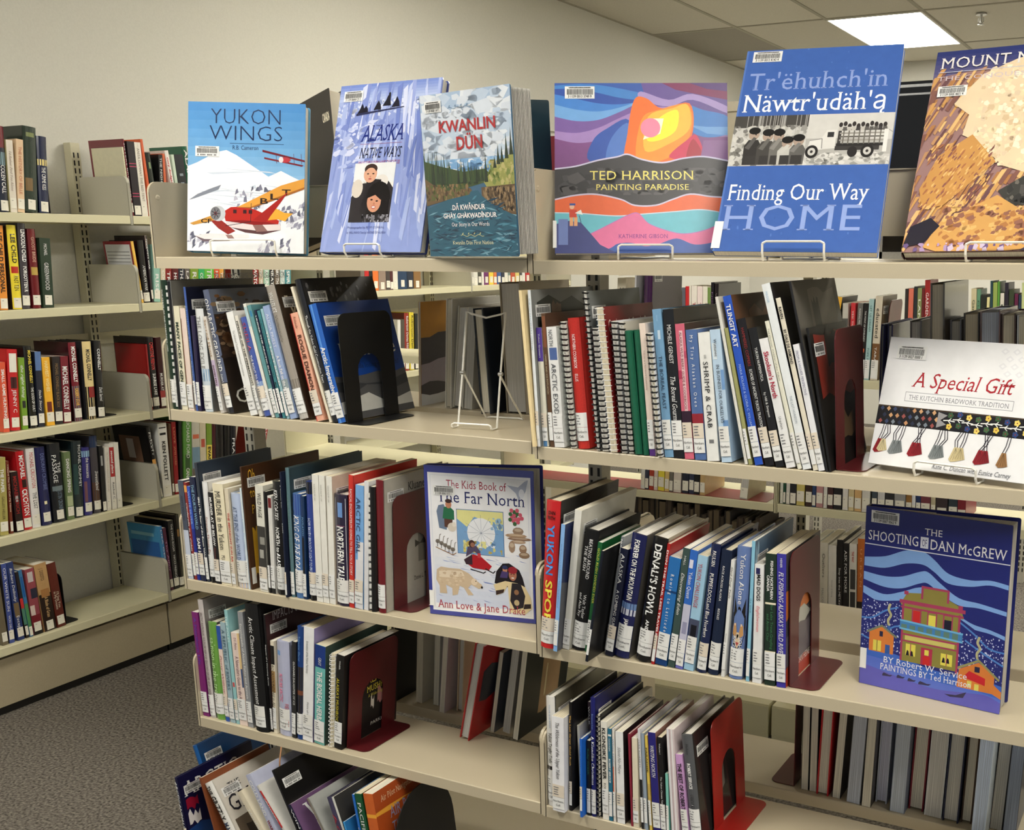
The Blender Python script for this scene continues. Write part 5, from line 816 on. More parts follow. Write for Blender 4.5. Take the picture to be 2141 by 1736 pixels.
  (1.231,0.02,0.019,0.246,5.6,'jk',(70, 20, 30),'dark wine hardcover, tenth from wall rack bracket, wall rack fourth shelf',0,{}),
  (1.253,0.02,0.036,0.243,5.5,'jk',(26, 24, 24),'black hardcover with red word, eleventh from wall rack bracket, wall rack fourth shelf',0,{'T':[('CRIME',(150,50,50),.1,.35,'n',.5,.4)]}),
  (1.292,0.02,0.027,0.238,5.7,'jk',(24, 24, 26),'black hardcover with white word, twelfth from wall rack bracket, wall rack fourth shelf',0,{'T':[('Strange','wh',.1,.42,'b',.5,.42)]}),
  (1.322,0.02,0.026,0.234,5.6,'jk',(26, 28, 34),'black hardcover with grey capitals, thirteenth from wall rack bracket, wall rack fourth shelf',0,{'T':[('FRANCIS','wh',.1,.7,'n',.4,.4)]}),
  (1.452,0.02,0.018,0.206,17.5,'pb',(150, 36, 28),'red paperback leaning in an empty bay, fourteenth from wall rack bracket, wall rack fourth shelf',0,{'T':[('Whose Tale','wh',.2,.9,'i',.5,.5)]}),
 ]),
 ('W', 0.223, 2, 'fiction on the wall rack bottom shelf', [
  (0.367,0.02,0.018,0.263,-0.4,'pb',(110, 100, 80),'olive grey paperback, first from wall rack corner, wall rack bottom shelf',0,{}),
  (0.389,0.02,0.017,0.256,1.2,'pb',(66, 82, 150),'blue paperback with white capitals, second from wall rack corner, wall rack bottom shelf',0,{'T':[('OUR WHITE SUN','wh',.4,.95,'n',.5,.5),('VICKI DELANY','wh',.1,.35,'n',.5,.4)],'cov':(60,56,54)}),
  (0.418,0.02,0.021,0.256,-1.3,'pb',(40, 56, 110),'navy paperback with white script, third from wall rack corner, wall rack bottom shelf',0,{'T':[('Barbara Delinsky','wh',.5,.93,'i',.5,.4),('Escape','wh',.12,.32,'s',.5,.45)],'bands':[(.3,.48,(120,100,70),.1,.9)]}),
  (0.445,0.02,0.01,0.22,-2.4,'pb',(36, 30, 32),'slim black paperback with red patch, fourth from wall rack corner, wall rack bottom shelf',0,{'bands':[(.45,.6,(200,50,50)),(.2,.45,(80,130,110))]}),
  (0.458,0.02,0.011,0.223,-2.9,'pb',(60, 120, 170),'slim blue green paperback, fifth from wall rack corner, wall rack bottom shelf',0,{'bands':[(.1,.5,(80,140,90)),(.6,.9,(30,90,160),.2,.8)]}),
  (0.472,0.02,0.03,0.219,-1.3,'pb',(150, 70, 80),'red and white floral paperback, sixth from wall rack corner, wall rack bottom shelf',0,{'bands':[(.8,.95,(200,190,190),.2,.8),(.55,.7,(40,40,60),.3,1),(.3,.45,(220,200,190),.0,.5),(.12,.3,(120,30,40)),(0,.12,'bk')]}),
  (0.509,0.02,0.041,0.226,-2.5,'pb',(190, 150, 100),'tan and black paperback lettered Grass, seventh from wall rack corner, wall rack bottom shelf',0,{'T':[('J. DISOTO',(90,70,50),.75,.93,'n',.5,.3),('A Blade of Grass',(240,200,140),.2,.5,'s',.55,.3)],'bands':[(.0,.55,(40,26,20)),(.5,.62,(170,120,70),.2,.9)]}),
  (0.554,0.02,0.03,0.218,-3.1,'pb',(96, 36, 26),'rust brown paperback nearest the bookend foot, eighth from wall rack corner, wall rack bottom shelf',0,{'T':[("I'll See You",'cr',.3,.55,'s',.65,.28),('in My Dreams','cr',.28,.56,'s',.35,.28)]}),
 ]),
 ('W', 0.223, 2, 'fiction on the wall rack bottom shelf, second bay', [
  (0.99,0.02,0.011,0.244,-2.8,'pb',(60, 130, 190),'blue paperback showing its printed back, first from wall rack bracket, wall rack bottom shelf',0,{'T':[('LISA GENOVA','wh',.2,.95,'n',.5,.4)],'cov':(70,150,200),'lf':[(.0,.5,(30,70,150)),(.5,.75,(46,104,176)),(.83,.88,(140,200,220),.1,.8)]}),
  (1.002,0.02,0.013,0.234,-2.4,'pb',(80, 26, 56),'plum paperback with pink title, second from wall rack bracket, wall rack bottom shelf',0,{'T':[('The Affair',(200,150,190),.3,.8,'s',.5,.45)]}),
  (1.017,0.02,0.023,0.255,-0.0,'pb',(26, 26, 30),'black paperback with white capitals, third from wall rack bracket, wall rack bottom shelf',0,{'T':[('THE LYING ROOM','wh',.55,.95,'n',.55,.35),('NICCI FRENCH','wh',.15,.5,'n',.55,.35)]}),
  (1.044,0.02,0.022,0.27,0.6,'jk',(24, 20, 18),'black hardcover half hidden by the front rack, fourth from wall rack bracket',0,{'bands':[(.7,.8,(150,110,60),.3,.7)]}),
 ]),
 ('B', 1.085, 1, 'non fiction on the far rack upper shelf', [
  (0.361,0.1,0.028,0.256,2.3,'pb',(230, 226, 212),'cream paperback with a large letter N, first from far rack middle bracket',0,{'TH':[('N','bk',.62,.9,.3,.8)]}),
  (0.506,0.004,0.017,0.222,1.3,'pb',(226, 140, 70),'orange paperback beside a maroon bookend, second from far rack middle bracket, far rack upper shelf',0,{'cov':(150,80,40)}),
  (0.524,-0.1,0.005,0.298,1.9,'pb',(190, 190, 196),'pale grey paperback with two line title, third from far rack middle bracket',0,{'T':[('The Bee Keepers',(80,80,90),.3,.8,'n',.6,.3)]}),
  (0.531,0.004,0.019,0.214,1.7,'jk',(50, 36, 30),'dark brown hardcover beside a maroon bookend, fourth from far rack middle bracket',0,{}),
  (0.552,-0.1,0.025,0.3,1.9,'jk',(60, 24, 70),'purple hardcover with large thin lettering, fifth from far rack middle bracket, far rack upper shelf',0,{'cov':(46,26,50),'D':.2,'front':[('NIO',(110,96,110),.02,.16,.1,.14)],'bar':1}),
  (0.741,-0.05,0.01,0.253,0.3,'jk',(30, 26, 34),'black hardcover with violet lettering, sixth from far rack middle bracket, far rack upper shelf',0,{'T':[('NIGHT STORIES',(120,80,130),.3,.9,'n',.5,.4)]}),
  (0.754,-0.05,0.01,0.249,-0.0,'jk',(40, 32, 36),'second dark hardcover beside the first, seventh from far rack middle bracket, far rack upper shelf',0,{'T':[('WINTER WAR',(140,130,130),.4,.9,'n',.5,.4)]}),
  (1.055,0.004,0.005,0.197,2.5,'pb',(190, 180, 160),'cream paperback with blue patch, eighth from far rack middle bracket, far rack upper shelf',0,{'bands':[(.3,.6,(70,150,200))]}),
  (1.062,0.004,0.013,0.219,6.9,'pb',(236, 180, 60),'yellow paperback lettered CREATIVE, ninth from far rack middle bracket, far rack upper shelf',0,{'T':[('CREATIVE','bk',.45,.92,'b',.5,.5)],'cov':(40,36,34)}),
  (1.105,0.004,0.015,0.202,-0.5,'pb',(200, 196, 186),'white paperback with grey photo top, tenth from far rack middle bracket, far rack upper shelf',0,{'bands':[(.6,.8,(90,90,86))]}),
  (1.127,0.004,0.012,0.203,-0.3,'pb',(206, 56, 62),'red paperback with white title, eleventh from far rack middle bracket, far rack upper shelf',0,{'T':[('YES! The Thought Exchange','wh',.2,.9,'n',.5,.36)]}),
  (1.14,0.004,0.014,0.203,1.4,'pb',(110, 108, 104),'grey paperback with pale capitals, twelfth from far rack middle bracket, far rack upper shelf',0,{'T':[('RAISING MORE THAN EXPECTATIONS','wh',.3,.93,'n',.5,.3)]}),
  (1.156,0.004,0.012,0.203,1.5,'pb',(30, 28, 28),'black paperback with orange dot, thirteenth from far rack middle bracket, far rack upper shelf',0,{'T':[('THE POINT OF LONELINESS','wh',.5,.9,'n',.5,.35)],'bands':[(.36,.41,(220,110,70),.3,.7)]}),
  (1.169,0.004,0.013,0.214,1.6,'pb',(170, 204, 204),'pale teal paperback lettered LET US DREAM, fourteenth from far rack middle bracket',0,{'T':[('LET US DREAM',(70,110,110),.6,.92,'n',.5,.4),('POPE FRAN',(70,110,110),.15,.4,'n',.5,.4)]}),
  (1.186,0.004,0.019,0.222,1.6,'pb',(216, 206, 186),'cream paperback lettered educated, fifteenth from far rack middle bracket, far rack upper shelf',0,{'T':[('educated','bk',.5,.86,'s',.5,.5),('TARA','wh',.22,.4,'n',.5,.3)],'bands':[(.14,.44,(120,84,50))],'cov':(96,80,60),'bar':1}),
 ]),
 ('C', 1.05, 0, 'books on the back rack', [
  (-0.207,0.004,0.019,0.189,-0.3,'pb',(226, 206, 150),'straw paperback on the back rack, first from back rack bracket, back rack shelf',0,{'D':.15,'T':[]}),
  (-0.18,0.004,0.017,0.202,-0.4,'pb',(90, 92, 104),'slate paperback on the back rack, second from back rack bracket, back rack shelf',0,{'D':.15,'T':[]}),
  (-0.162,0.004,0.018,0.208,-0.3,'pb',(190, 40, 44),'red paperback on the back rack, third from back rack bracket, back rack shelf',0,{'D':.15,'T':[]}),
  (-0.143,0.004,0.009,0.211,-0.4,'pb',(222, 216, 206),'white paperback on the back rack, fourth from back rack bracket, back rack shelf',0,{'D':.15,'T':[]}),
  (-0.132,0.004,0.027,0.211,-0.4,'pb',(226, 220, 212),'ivory paperback on the back rack, fifth from back rack bracket, back rack shelf',0,{'D':.15,'T':[('The Secret',(150,40,50),.1,.65,'b',.5,.5)]}),
  (-0.103,0.004,0.025,0.209,-0.4,'pb',(230, 214, 212),'blush paperback on the back rack, sixth from back rack bracket, back rack shelf',0,{'D':.15,'T':[('The WAY',(150,40,50),.1,.65,'b',.5,.5)]}),
  (-0.075,0.004,0.023,0.209,-0.6,'pb',(224, 220, 208),'cream paperback on the back rack, seventh from back rack bracket, back rack shelf',0,{'D':.15,'T':[('The Rules',(150,40,50),.1,.65,'b',.5,.5)]}),
  (-0.051,0.004,0.011,0.204,-0.7,'pb',(110, 140, 70),'green paperback on the back rack, eighth from back rack bracket, back rack shelf',0,{'D':.15,'T':[]}),
 ]),
 ('C', 1.05, 0, 'books on the back rack far shelf', [
  (0.845,0.004,0.013,0.213,-1.0,'pb',(40, 34, 34),'black gardening book on the back rack, first from back rack bracket, back rack far shelf',0,{'D':.15,'T':[]}),
  (0.86,0.004,0.02,0.214,-1.0,'pb',(206, 110, 90),'coral gardening book on the back rack, second from back rack bracket, back rack far shelf',0,{'D':.15,'T':[]}),
  (0.883,0.004,0.014,0.223,-1.3,'pb',(36, 40, 46),'ink gardening book on the back rack, third from back rack bracket, back rack far shelf',0,{'D':.15,'T':[]}),
  (0.898,0.004,0.017,0.217,-1.2,'pb',(130, 140, 90),'moss gardening book on the back rack, fourth from back rack bracket, back rack far shelf',0,{'D':.15,'T':[('LAND','wh',.2,.8,'s',.5,.55)]}),
  (0.916,0.004,0.01,0.214,-1.2,'pb',(100, 30, 34),'wine gardening book on the back rack, fifth from back rack bracket, back rack far shelf',0,{'D':.15,'T':[]}),
  (0.929,0.004,0.021,0.25,-1.6,'pb',(150, 26, 30),'deep red gardening book on the back rack, sixth from back rack bracket',0,{'D':.15,'T':[('GARDENING','wh',.2,.8,'s',.5,.55)]}),
  (1.119,0.004,0.021,0.218,-2.3,'pb',(206, 196, 160),'buff gardening book beyond tall grey volumes, seventh from back rack bracket, back rack far shelf',0,{'D':.15,'T':[('Gardening',(60,70,60),.2,.8,'s',.5,.5)]}),
  (1.142,0.004,0.013,0.216,-2.3,'pb',(100, 150, 120),'sea green gardening book beyond tall grey volumes, eighth from back rack bracket',0,{'D':.15,'T':[('Flowers',(60,70,60),.2,.8,'s',.5,.5)]}),
  (1.156,0.004,0.021,0.194,-1.8,'pb',(40, 44, 40),'dark gardening book beyond tall grey volumes, ninth from back rack bracket, back rack far shelf',0,{'D':.15,'T':[]}),
  (1.178,0.004,0.011,0.185,-1.2,'pb',(226, 216, 160),'pale yellow gardening book beyond tall grey volumes, tenth from back rack bracket',0,{'D':.15,'T':[('Bulbs',(60,70,60),.2,.8,'s',.5,.5)]}),
  (1.196,0.004,0.009,0.25,-2.9,'pb',(40, 70, 80),'petrol gardening book beyond tall grey volumes, eleventh from back rack bracket, back rack far shelf',0,{'D':.15,'T':[]}),
  (1.207,0.004,0.016,0.244,-2.9,'pb',(150, 170, 90),'apple green gardening book beyond tall grey volumes, twelfth from back rack bracket',0,{'D':.15,'T':[]}),
  (1.224,0.004,0.008,0.248,-2.8,'pb',(90, 150, 60),'leaf green gardening book beyond tall grey volumes, thirteenth from back rack bracket',0,{'D':.15,'T':[]}),
  (1.233,0.004,0.015,0.202,-2.2,'pb',(222, 216, 206),'white gardening book beyond tall grey volumes, fourteenth from back rack bracket, back rack far shelf',0,{'D':.15,'T':[('Land',(60,70,60),.2,.8,'s',.5,.5)]}),
  (1.253,0.004,0.014,0.243,-3.0,'pb',(40, 34, 50),'aubergine gardening book beyond tall grey volumes, fifteenth from back rack bracket, back rack far shelf',0,{'D':.15,'T':[]}),
  (1.268,0.004,0.019,0.216,-2.6,'pb',(60, 70, 50),'forest gardening book beyond tall grey volumes, sixteenth from back rack bracket, back rack far shelf',0,{'D':.15,'T':[]}),
  (1.289,0.004,0.013,0.201,-2.3,'pb',(100, 34, 70),'magenta gardening book beyond tall grey volumes, seventeenth from back rack bracket, back rack far shelf',0,{'D':.15,'T':[]}),
  (1.304,0.004,0.01,0.197,-2.1,'pb',(40, 56, 80),'denim gardening book beyond tall grey volumes, eighteenth from back rack bracket, back rack far shelf',0,{'D':.15,'T':[('2',(60,70,60),.2,.8,'s',.5,.5)]}),
  (1.318,0.004,0.013,0.244,-3.0,'pb',(196, 206, 150),'pistachio gardening book beyond tall grey volumes, nineteenth from back rack bracket, back rack far shelf',0,{'D':.15,'T':[]}),
 ]),
 ('B', 0.721, 2, 'labelled books on the far rack middle shelf', [
  (0.495,0.006,0.013,0.19,2.1,'pb',(226, 226, 222),'white paperback standing on the red shelf liner, first from far rack first bracket',0,{'D':.15}),
  (0.509,0.006,0.012,0.211,2.1,'pb',(50, 56, 76),'slate paperback standing on the red shelf liner, second from far rack first bracket',0,{'D':.15}),
  (0.523,0.006,0.015,0.202,2.0,'pb',(170, 60, 44),'rust paperback standing on the red shelf liner, third from far rack first bracket',0,{'D':.15}),
  (0.539,0.006,0.012,0.193,2.0,'pb',(214, 196, 190),'blush paperback standing on the red shelf liner, fourth from far rack first bracket',0,{'D':.15}),
  (0.553,0.006,0.02,0.214,1.9,'pb',(232, 214, 70),'yellow paperback standing on the red shelf liner, fifth from far rack first bracket',0,{'D':.15}),
  (0.575,0.006,0.014,0.205,1.9,'pb',(220, 190, 120),'sand paperback standing on the red shelf liner, sixth from far rack first bracket',0,{'D':.15}),
  (0.59,0.006,0.012,0.196,1.8,'pb',(110, 106, 100),'grey paperback standing on the red shelf liner, seventh from far rack first bracket',0,{'D':.15}),
  (0.604,0.006,0.024,0.217,1.7,'pb',(216, 206, 196),'ivory paperback standing on the red shelf liner, eighth from far rack first bracket',0,{'D':.15}),
  (0.633,0.006,0.02,0.208,1.5,'pb',(36, 40, 56),'navy paperback standing on the red shelf liner, ninth from far rack first bracket',0,{'D':.15}),
  (0.655,0.006,0.015,0.199,1.4,'pb',(50, 56, 80),'blue paperback standing on the red shelf liner, tenth from far rack first bracket',0,{'D':.15}),
  (0.671,0.006,0.017,0.19,1.4,'pb',(28, 28, 28),'black paperback standing on the red shelf liner, eleventh from far rack first bracket',0,{'D':.15}),
  (0.69,0.006,0.016,0.211,1.3,'pb',(190, 160, 110),'tan paperback standing on the red shelf liner, twelfth from far rack first bracket',0,{'D':.15}),
  (0.816,0.006,0.024,0.202,5.3,'pb',(170, 160, 130),'tan paperback turned pages outward, thirteenth from far rack first bracket, far rack middle shelf',0,{'D':.15,'back':1}),
  (0.94,0.006,0.008,0.193,0.1,'pb',(214, 216, 206),'pale green paperback seen under the second shelf, fourteenth from far rack first bracket',0,{'D':.15}),
  (0.949,0.006,0.007,0.214,0.2,'pb',(40, 80, 60),'green paperback seen under the second shelf, fifteenth from far rack first bracket',0,{'D':.15}),
  (0.958,0.006,0.01,0.205,0.2,'pb',(216, 212, 206),'white paperback seen under the second shelf, sixteenth from far rack first bracket',0,{'D':.15}),
  (0.97,0.006,0.017,0.196,0.1,'pb',(40, 40, 44),'black paperback seen under the second shelf, seventeenth from far rack first bracket',0,{'D':.15}),
  (0.989,0.006,0.023,0.217,0.0,'pb',(206, 190, 110),'mustard paperback seen under the second shelf, eighteenth from far rack first bracket',0,{'D':.15}),
  (1.016,0.006,0.018,0.208,-0.2,'pb',(60, 40, 36),'brown paperback seen under the second shelf, nineteenth from far rack first bracket',0,{'D':.15}),
  (1.035,0.006,0.01,0.199,-0.2,'pb',(50, 70, 110),'blue paperback seen under the second shelf, twentieth from far rack first bracket',0,{'D':.15}),
  (1.047,0.006,0.019,0.19,-0.2,'pb',(190, 140, 140),'rose paperback seen under the second shelf, twenty-first from far rack first bracket',0,{'D':.15}),
  (1.068,0.006,0.01,0.211,-0.2,'pb',(220, 216, 210),'ivory paperback seen under the second shelf, twenty-second from far rack first bracket',0,{'D':.15}),
  (1.08,0.006,0.015,0.202,-0.3,'pb',(70, 44, 44),'maroon paperback seen under the second shelf, twenty-third from far rack first bracket',0,{'D':.15}),
  (1.097,0.006,0.023,0.193,-0.4,'pb',(34, 34, 36),'charcoal paperback seen under the second shelf, twenty-fourth from far rack first bracket',0,{'D':.15}),
  (1.123,0.006,0.015,0.214,-0.6,'pb',(226, 222, 216),'cream paperback seen under the second shelf, twenty-fifth from far rack first bracket',0,{'D':.15}),
  (1.14,0.006,0.015,0.205,-0.7,'pb',(214, 196, 150),'sand paperback seen under the second shelf, twenty-sixth from far rack first bracket',0,{'D':.15}),
  (1.157,0.006,0.019,0.196,-0.7,'pb',(216, 176, 120),'apricot paperback seen under the second shelf, twenty-seventh from far rack first bracket',0,{'D':.15}),
  (1.178,0.006,0.022,0.217,-0.8,'pb',(220, 216, 208),'pearl paperback seen under the second shelf, twenty-eighth from far rack first bracket',0,{'D':.15}),
  (1.206,0.006,0.014,0.208,-1.1,'pb',(70, 80, 90),'slate paperback behind the blue display book, twenty-ninth from far rack first bracket',0,{'D':.15}),
  (1.222,0.006,0.019,0.199,-1.1,'pb',(206, 206, 206),'white paperback behind the blue display book, thirtieth from far rack first bracket',0,{'D':.15}),
  (1.243,0.006,0.023,0.19,-1.2,'pb',(50, 50, 54),'charcoal paperback behind the blue display book, thirty-first from far rack first bracket',0,{'D':.15}),
  (1.268,0.006,0.03,0.211,-1.3,'pb',(150, 150, 150),'silver paperback behind the blue display book, thirty-second from far rack first bracket',0,{'D':.15}),
  (1.3,0.006,0.015,0.202,-1.4,'pb',(150, 110, 60),'bronze paperback behind the blue display book, thirty-third from far rack first bracket',0,{'D':.15}),
  (1.316,0.006,0.009,0.193,-1.4,'pb',(226, 226, 230),'chalk paperback behind the blue display book, thirty-fourth from far rack first bracket',0,{'D':.15}),
  (1.327,0.006,0.012,0.214,-1.5,'pb',(40, 56, 100),'navy paperback behind the blue display book, thirty-fifth from far rack first bracket',0,{'D':.15}),
  (1.34,0.006,0.025,0.205,-1.6,'pb',(120, 60, 70),'raspberry paperback behind the blue display book, thirty-sixth from far rack first bracket',0,{'D':.15}),
  (1.367,0.006,0.012,0.196,-1.8,'pb',(190, 180, 150),'buff paperback behind the blue display book, thirty-seventh from far rack first bracket',0,{'D':.15}),
  (1.381,0.006,0.03,0.217,-1.9,'pb',(60, 50, 54),'umber paperback behind the blue display book, thirty-eighth from far rack first bracket',0,{'D':.15}),
  (1.414,0.006,0.023,0.208,-2.0,'pb',(50, 60, 70),'ink paperback behind the blue display book, thirty-ninth from far rack first bracket',0,{'D':.15}),
  (1.438,0.006,0.021,0.199,-2.1,'pb',(130, 40, 50),'wine paperback behind the blue display book, fortieth from far rack first bracket',0,{'D':.15}),
 ]),
 ('B', 0.365, 1, 'books on the far rack lower shelf', [  # brown rows: shade behind the front rack is put into their page colours
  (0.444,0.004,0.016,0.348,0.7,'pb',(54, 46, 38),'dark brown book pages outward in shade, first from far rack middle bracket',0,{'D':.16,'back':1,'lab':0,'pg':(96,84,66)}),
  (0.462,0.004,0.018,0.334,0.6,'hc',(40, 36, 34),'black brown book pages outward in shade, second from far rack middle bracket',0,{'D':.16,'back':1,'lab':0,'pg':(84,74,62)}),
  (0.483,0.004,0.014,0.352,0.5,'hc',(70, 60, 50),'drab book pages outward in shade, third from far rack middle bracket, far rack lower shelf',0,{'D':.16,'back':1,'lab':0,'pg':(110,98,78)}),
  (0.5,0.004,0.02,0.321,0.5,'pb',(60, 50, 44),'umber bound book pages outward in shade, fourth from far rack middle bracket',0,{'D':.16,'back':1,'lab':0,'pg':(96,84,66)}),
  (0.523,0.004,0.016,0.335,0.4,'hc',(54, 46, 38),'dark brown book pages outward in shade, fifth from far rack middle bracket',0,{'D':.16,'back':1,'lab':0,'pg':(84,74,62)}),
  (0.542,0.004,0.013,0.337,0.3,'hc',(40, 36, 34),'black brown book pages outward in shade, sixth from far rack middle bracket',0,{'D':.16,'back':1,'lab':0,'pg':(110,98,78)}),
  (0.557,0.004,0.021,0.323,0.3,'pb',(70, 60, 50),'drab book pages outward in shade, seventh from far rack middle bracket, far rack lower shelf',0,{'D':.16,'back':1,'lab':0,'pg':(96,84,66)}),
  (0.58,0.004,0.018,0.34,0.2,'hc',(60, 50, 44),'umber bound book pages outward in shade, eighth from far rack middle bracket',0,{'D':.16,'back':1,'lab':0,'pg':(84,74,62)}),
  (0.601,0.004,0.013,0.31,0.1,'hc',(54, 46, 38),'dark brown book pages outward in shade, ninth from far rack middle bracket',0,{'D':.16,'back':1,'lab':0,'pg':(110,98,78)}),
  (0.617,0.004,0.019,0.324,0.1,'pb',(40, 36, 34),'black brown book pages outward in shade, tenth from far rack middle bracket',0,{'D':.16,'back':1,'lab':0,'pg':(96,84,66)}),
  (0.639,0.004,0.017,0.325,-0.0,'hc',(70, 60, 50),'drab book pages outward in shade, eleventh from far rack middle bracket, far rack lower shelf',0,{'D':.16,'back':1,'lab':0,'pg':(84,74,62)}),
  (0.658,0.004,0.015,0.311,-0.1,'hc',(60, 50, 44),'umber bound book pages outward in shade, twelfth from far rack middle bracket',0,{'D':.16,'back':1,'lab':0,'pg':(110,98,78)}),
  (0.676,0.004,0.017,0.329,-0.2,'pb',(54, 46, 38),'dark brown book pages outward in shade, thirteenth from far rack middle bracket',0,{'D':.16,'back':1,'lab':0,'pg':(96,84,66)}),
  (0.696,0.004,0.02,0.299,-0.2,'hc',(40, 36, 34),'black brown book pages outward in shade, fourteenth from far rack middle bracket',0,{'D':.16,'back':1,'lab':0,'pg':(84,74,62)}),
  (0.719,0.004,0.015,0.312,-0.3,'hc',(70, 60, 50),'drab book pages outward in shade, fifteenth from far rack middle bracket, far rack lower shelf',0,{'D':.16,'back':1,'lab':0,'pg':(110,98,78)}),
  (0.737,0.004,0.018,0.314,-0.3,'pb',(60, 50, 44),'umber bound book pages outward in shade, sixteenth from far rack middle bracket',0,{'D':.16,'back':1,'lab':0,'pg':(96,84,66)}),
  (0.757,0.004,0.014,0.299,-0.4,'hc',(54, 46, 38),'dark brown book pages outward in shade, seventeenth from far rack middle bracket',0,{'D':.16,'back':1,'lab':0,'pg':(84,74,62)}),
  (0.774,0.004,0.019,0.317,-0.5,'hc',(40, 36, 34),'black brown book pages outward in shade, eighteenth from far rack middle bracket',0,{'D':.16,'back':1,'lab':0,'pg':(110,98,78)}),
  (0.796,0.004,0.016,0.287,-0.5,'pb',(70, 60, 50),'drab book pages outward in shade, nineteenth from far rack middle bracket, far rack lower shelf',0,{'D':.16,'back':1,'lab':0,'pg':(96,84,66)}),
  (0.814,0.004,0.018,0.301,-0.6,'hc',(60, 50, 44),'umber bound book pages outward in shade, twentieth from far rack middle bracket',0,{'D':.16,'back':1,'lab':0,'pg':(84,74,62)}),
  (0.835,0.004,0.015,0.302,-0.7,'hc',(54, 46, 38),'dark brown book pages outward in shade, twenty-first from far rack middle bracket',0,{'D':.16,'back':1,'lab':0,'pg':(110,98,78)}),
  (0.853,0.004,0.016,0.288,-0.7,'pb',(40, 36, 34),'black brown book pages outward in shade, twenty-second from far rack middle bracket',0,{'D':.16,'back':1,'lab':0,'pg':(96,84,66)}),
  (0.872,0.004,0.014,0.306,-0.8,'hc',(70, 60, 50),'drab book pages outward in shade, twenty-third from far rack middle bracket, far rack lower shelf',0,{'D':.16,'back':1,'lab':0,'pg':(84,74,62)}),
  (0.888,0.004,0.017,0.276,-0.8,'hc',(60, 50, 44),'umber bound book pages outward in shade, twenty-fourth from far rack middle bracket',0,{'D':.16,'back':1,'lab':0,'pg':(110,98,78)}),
  (1.043,0.004,0.025,0.252,-3.2,'pb',(220, 222, 212),'white paperback with teal and green dots, twenty-fifth from far rack middle bracket',0,{'T':[('Talking to','bk',.6,.9,'n',.62,.26),('Malcolm','bk',.15,.4,'n',.6,.26)],'bands':[(.52,.6,(60,150,180),.3,.7),(.3,.38,(150,190,60),.3,.7)]}),
  (1.069,0.004,0.024,0.256,-1.5,'pb',(212, 206, 190),'cream paperback lettered Outliers, twenty-sixth from far rack middle bracket, far rack lower shelf',0,{'T':[('Outliers',(110,104,96),.6,.88,'s',.5,.36),('MALCOLM G','gy',.2,.48,'s',.4,.26)]}),
  (1.095,0.004,0.023,0.251,-1.7,'pb',(222, 218, 210),'plain ivory paperback on the lower shelf, twenty-seventh from far rack middle bracket',0,{'T':[('Stories of Being','gy',.4,.6,'n',.5,.16)]}),
  (1.12,0.004,0.017,0.27,-1.7,'pb',(28, 26, 26),'black paperback lettered METAVERSE, twenty-eighth from far rack middle bracket, far rack lower shelf',0,{'T':[('Step into the METAVERSE','wh',.2,.7,'n',.5,.34)]}),
  (1.139,0.004,0.015,0.262,-1.9,'pb',(30, 28, 28),'black paperback lettered ASK FOR MORE, twenty-ninth from far rack middle bracket, far rack lower shelf',0,{'T':[('ASK FOR MORE','wh',.45,.92,'s',.5,.5)]}),
  (1.156,0.004,0.021,0.262,-1.8,'pb',(226, 222, 214),'white paperback with dark printed blocks, thirtieth from far rack middle bracket, far rack lower shelf',0,{'bands':[(.5,.72,(60,60,60),.15,.85),(.25,.47,(60,60,60),.15,.85)],'T':[('THE WAY',(190,50,50),.8,.92,'b',.5,.3)]}),
  (1.179,0.004,0.02,0.28,-1.6,'pb',(200, 112, 50),'orange paperback behind the display book, thirty-first from far rack middle bracket, far rack lower shelf',0,{'bands':[(.1,.35,(40,34,30))],'T':[('U R B A N',(240,180,120),.5,.9,'n',.5,.3)]}),
 ]),
]
BE = {'A2L': (0.487, -3.0), 'A3L': (0.5562, 2.5), 'A4L': (0.4142, 6.8), 'A2R': (1.4734, -3.0), 'A3R': (1.4085, -1.3), 'A4R': (1.2591, -3.0)}
WEND = [(0.707, 1.5341, 'black bookend foot after the last book, wall rack top shelf'), (0.822, 0.88, 'black bookend foot after the last book, wall rack third shelf'), (0.849, 0.5659, 'black bookend foot after the last book, wall rack fourth shelf'), (0.593, 0.223, 'black bookend foot after the last book, wall rack bottom shelf')]
HUMP = (0.62, -0.06, 0.0855, 0.25, 0.19, -6)
def hash_seed(s): return sum(ord(c) * (i + 3) for i, c in enumerate(s)) % 99991
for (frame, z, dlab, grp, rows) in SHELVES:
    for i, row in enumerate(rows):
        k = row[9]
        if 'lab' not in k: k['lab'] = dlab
        make_book(frame, z, (*row[:8], grp, k), hash_seed(row[7]))

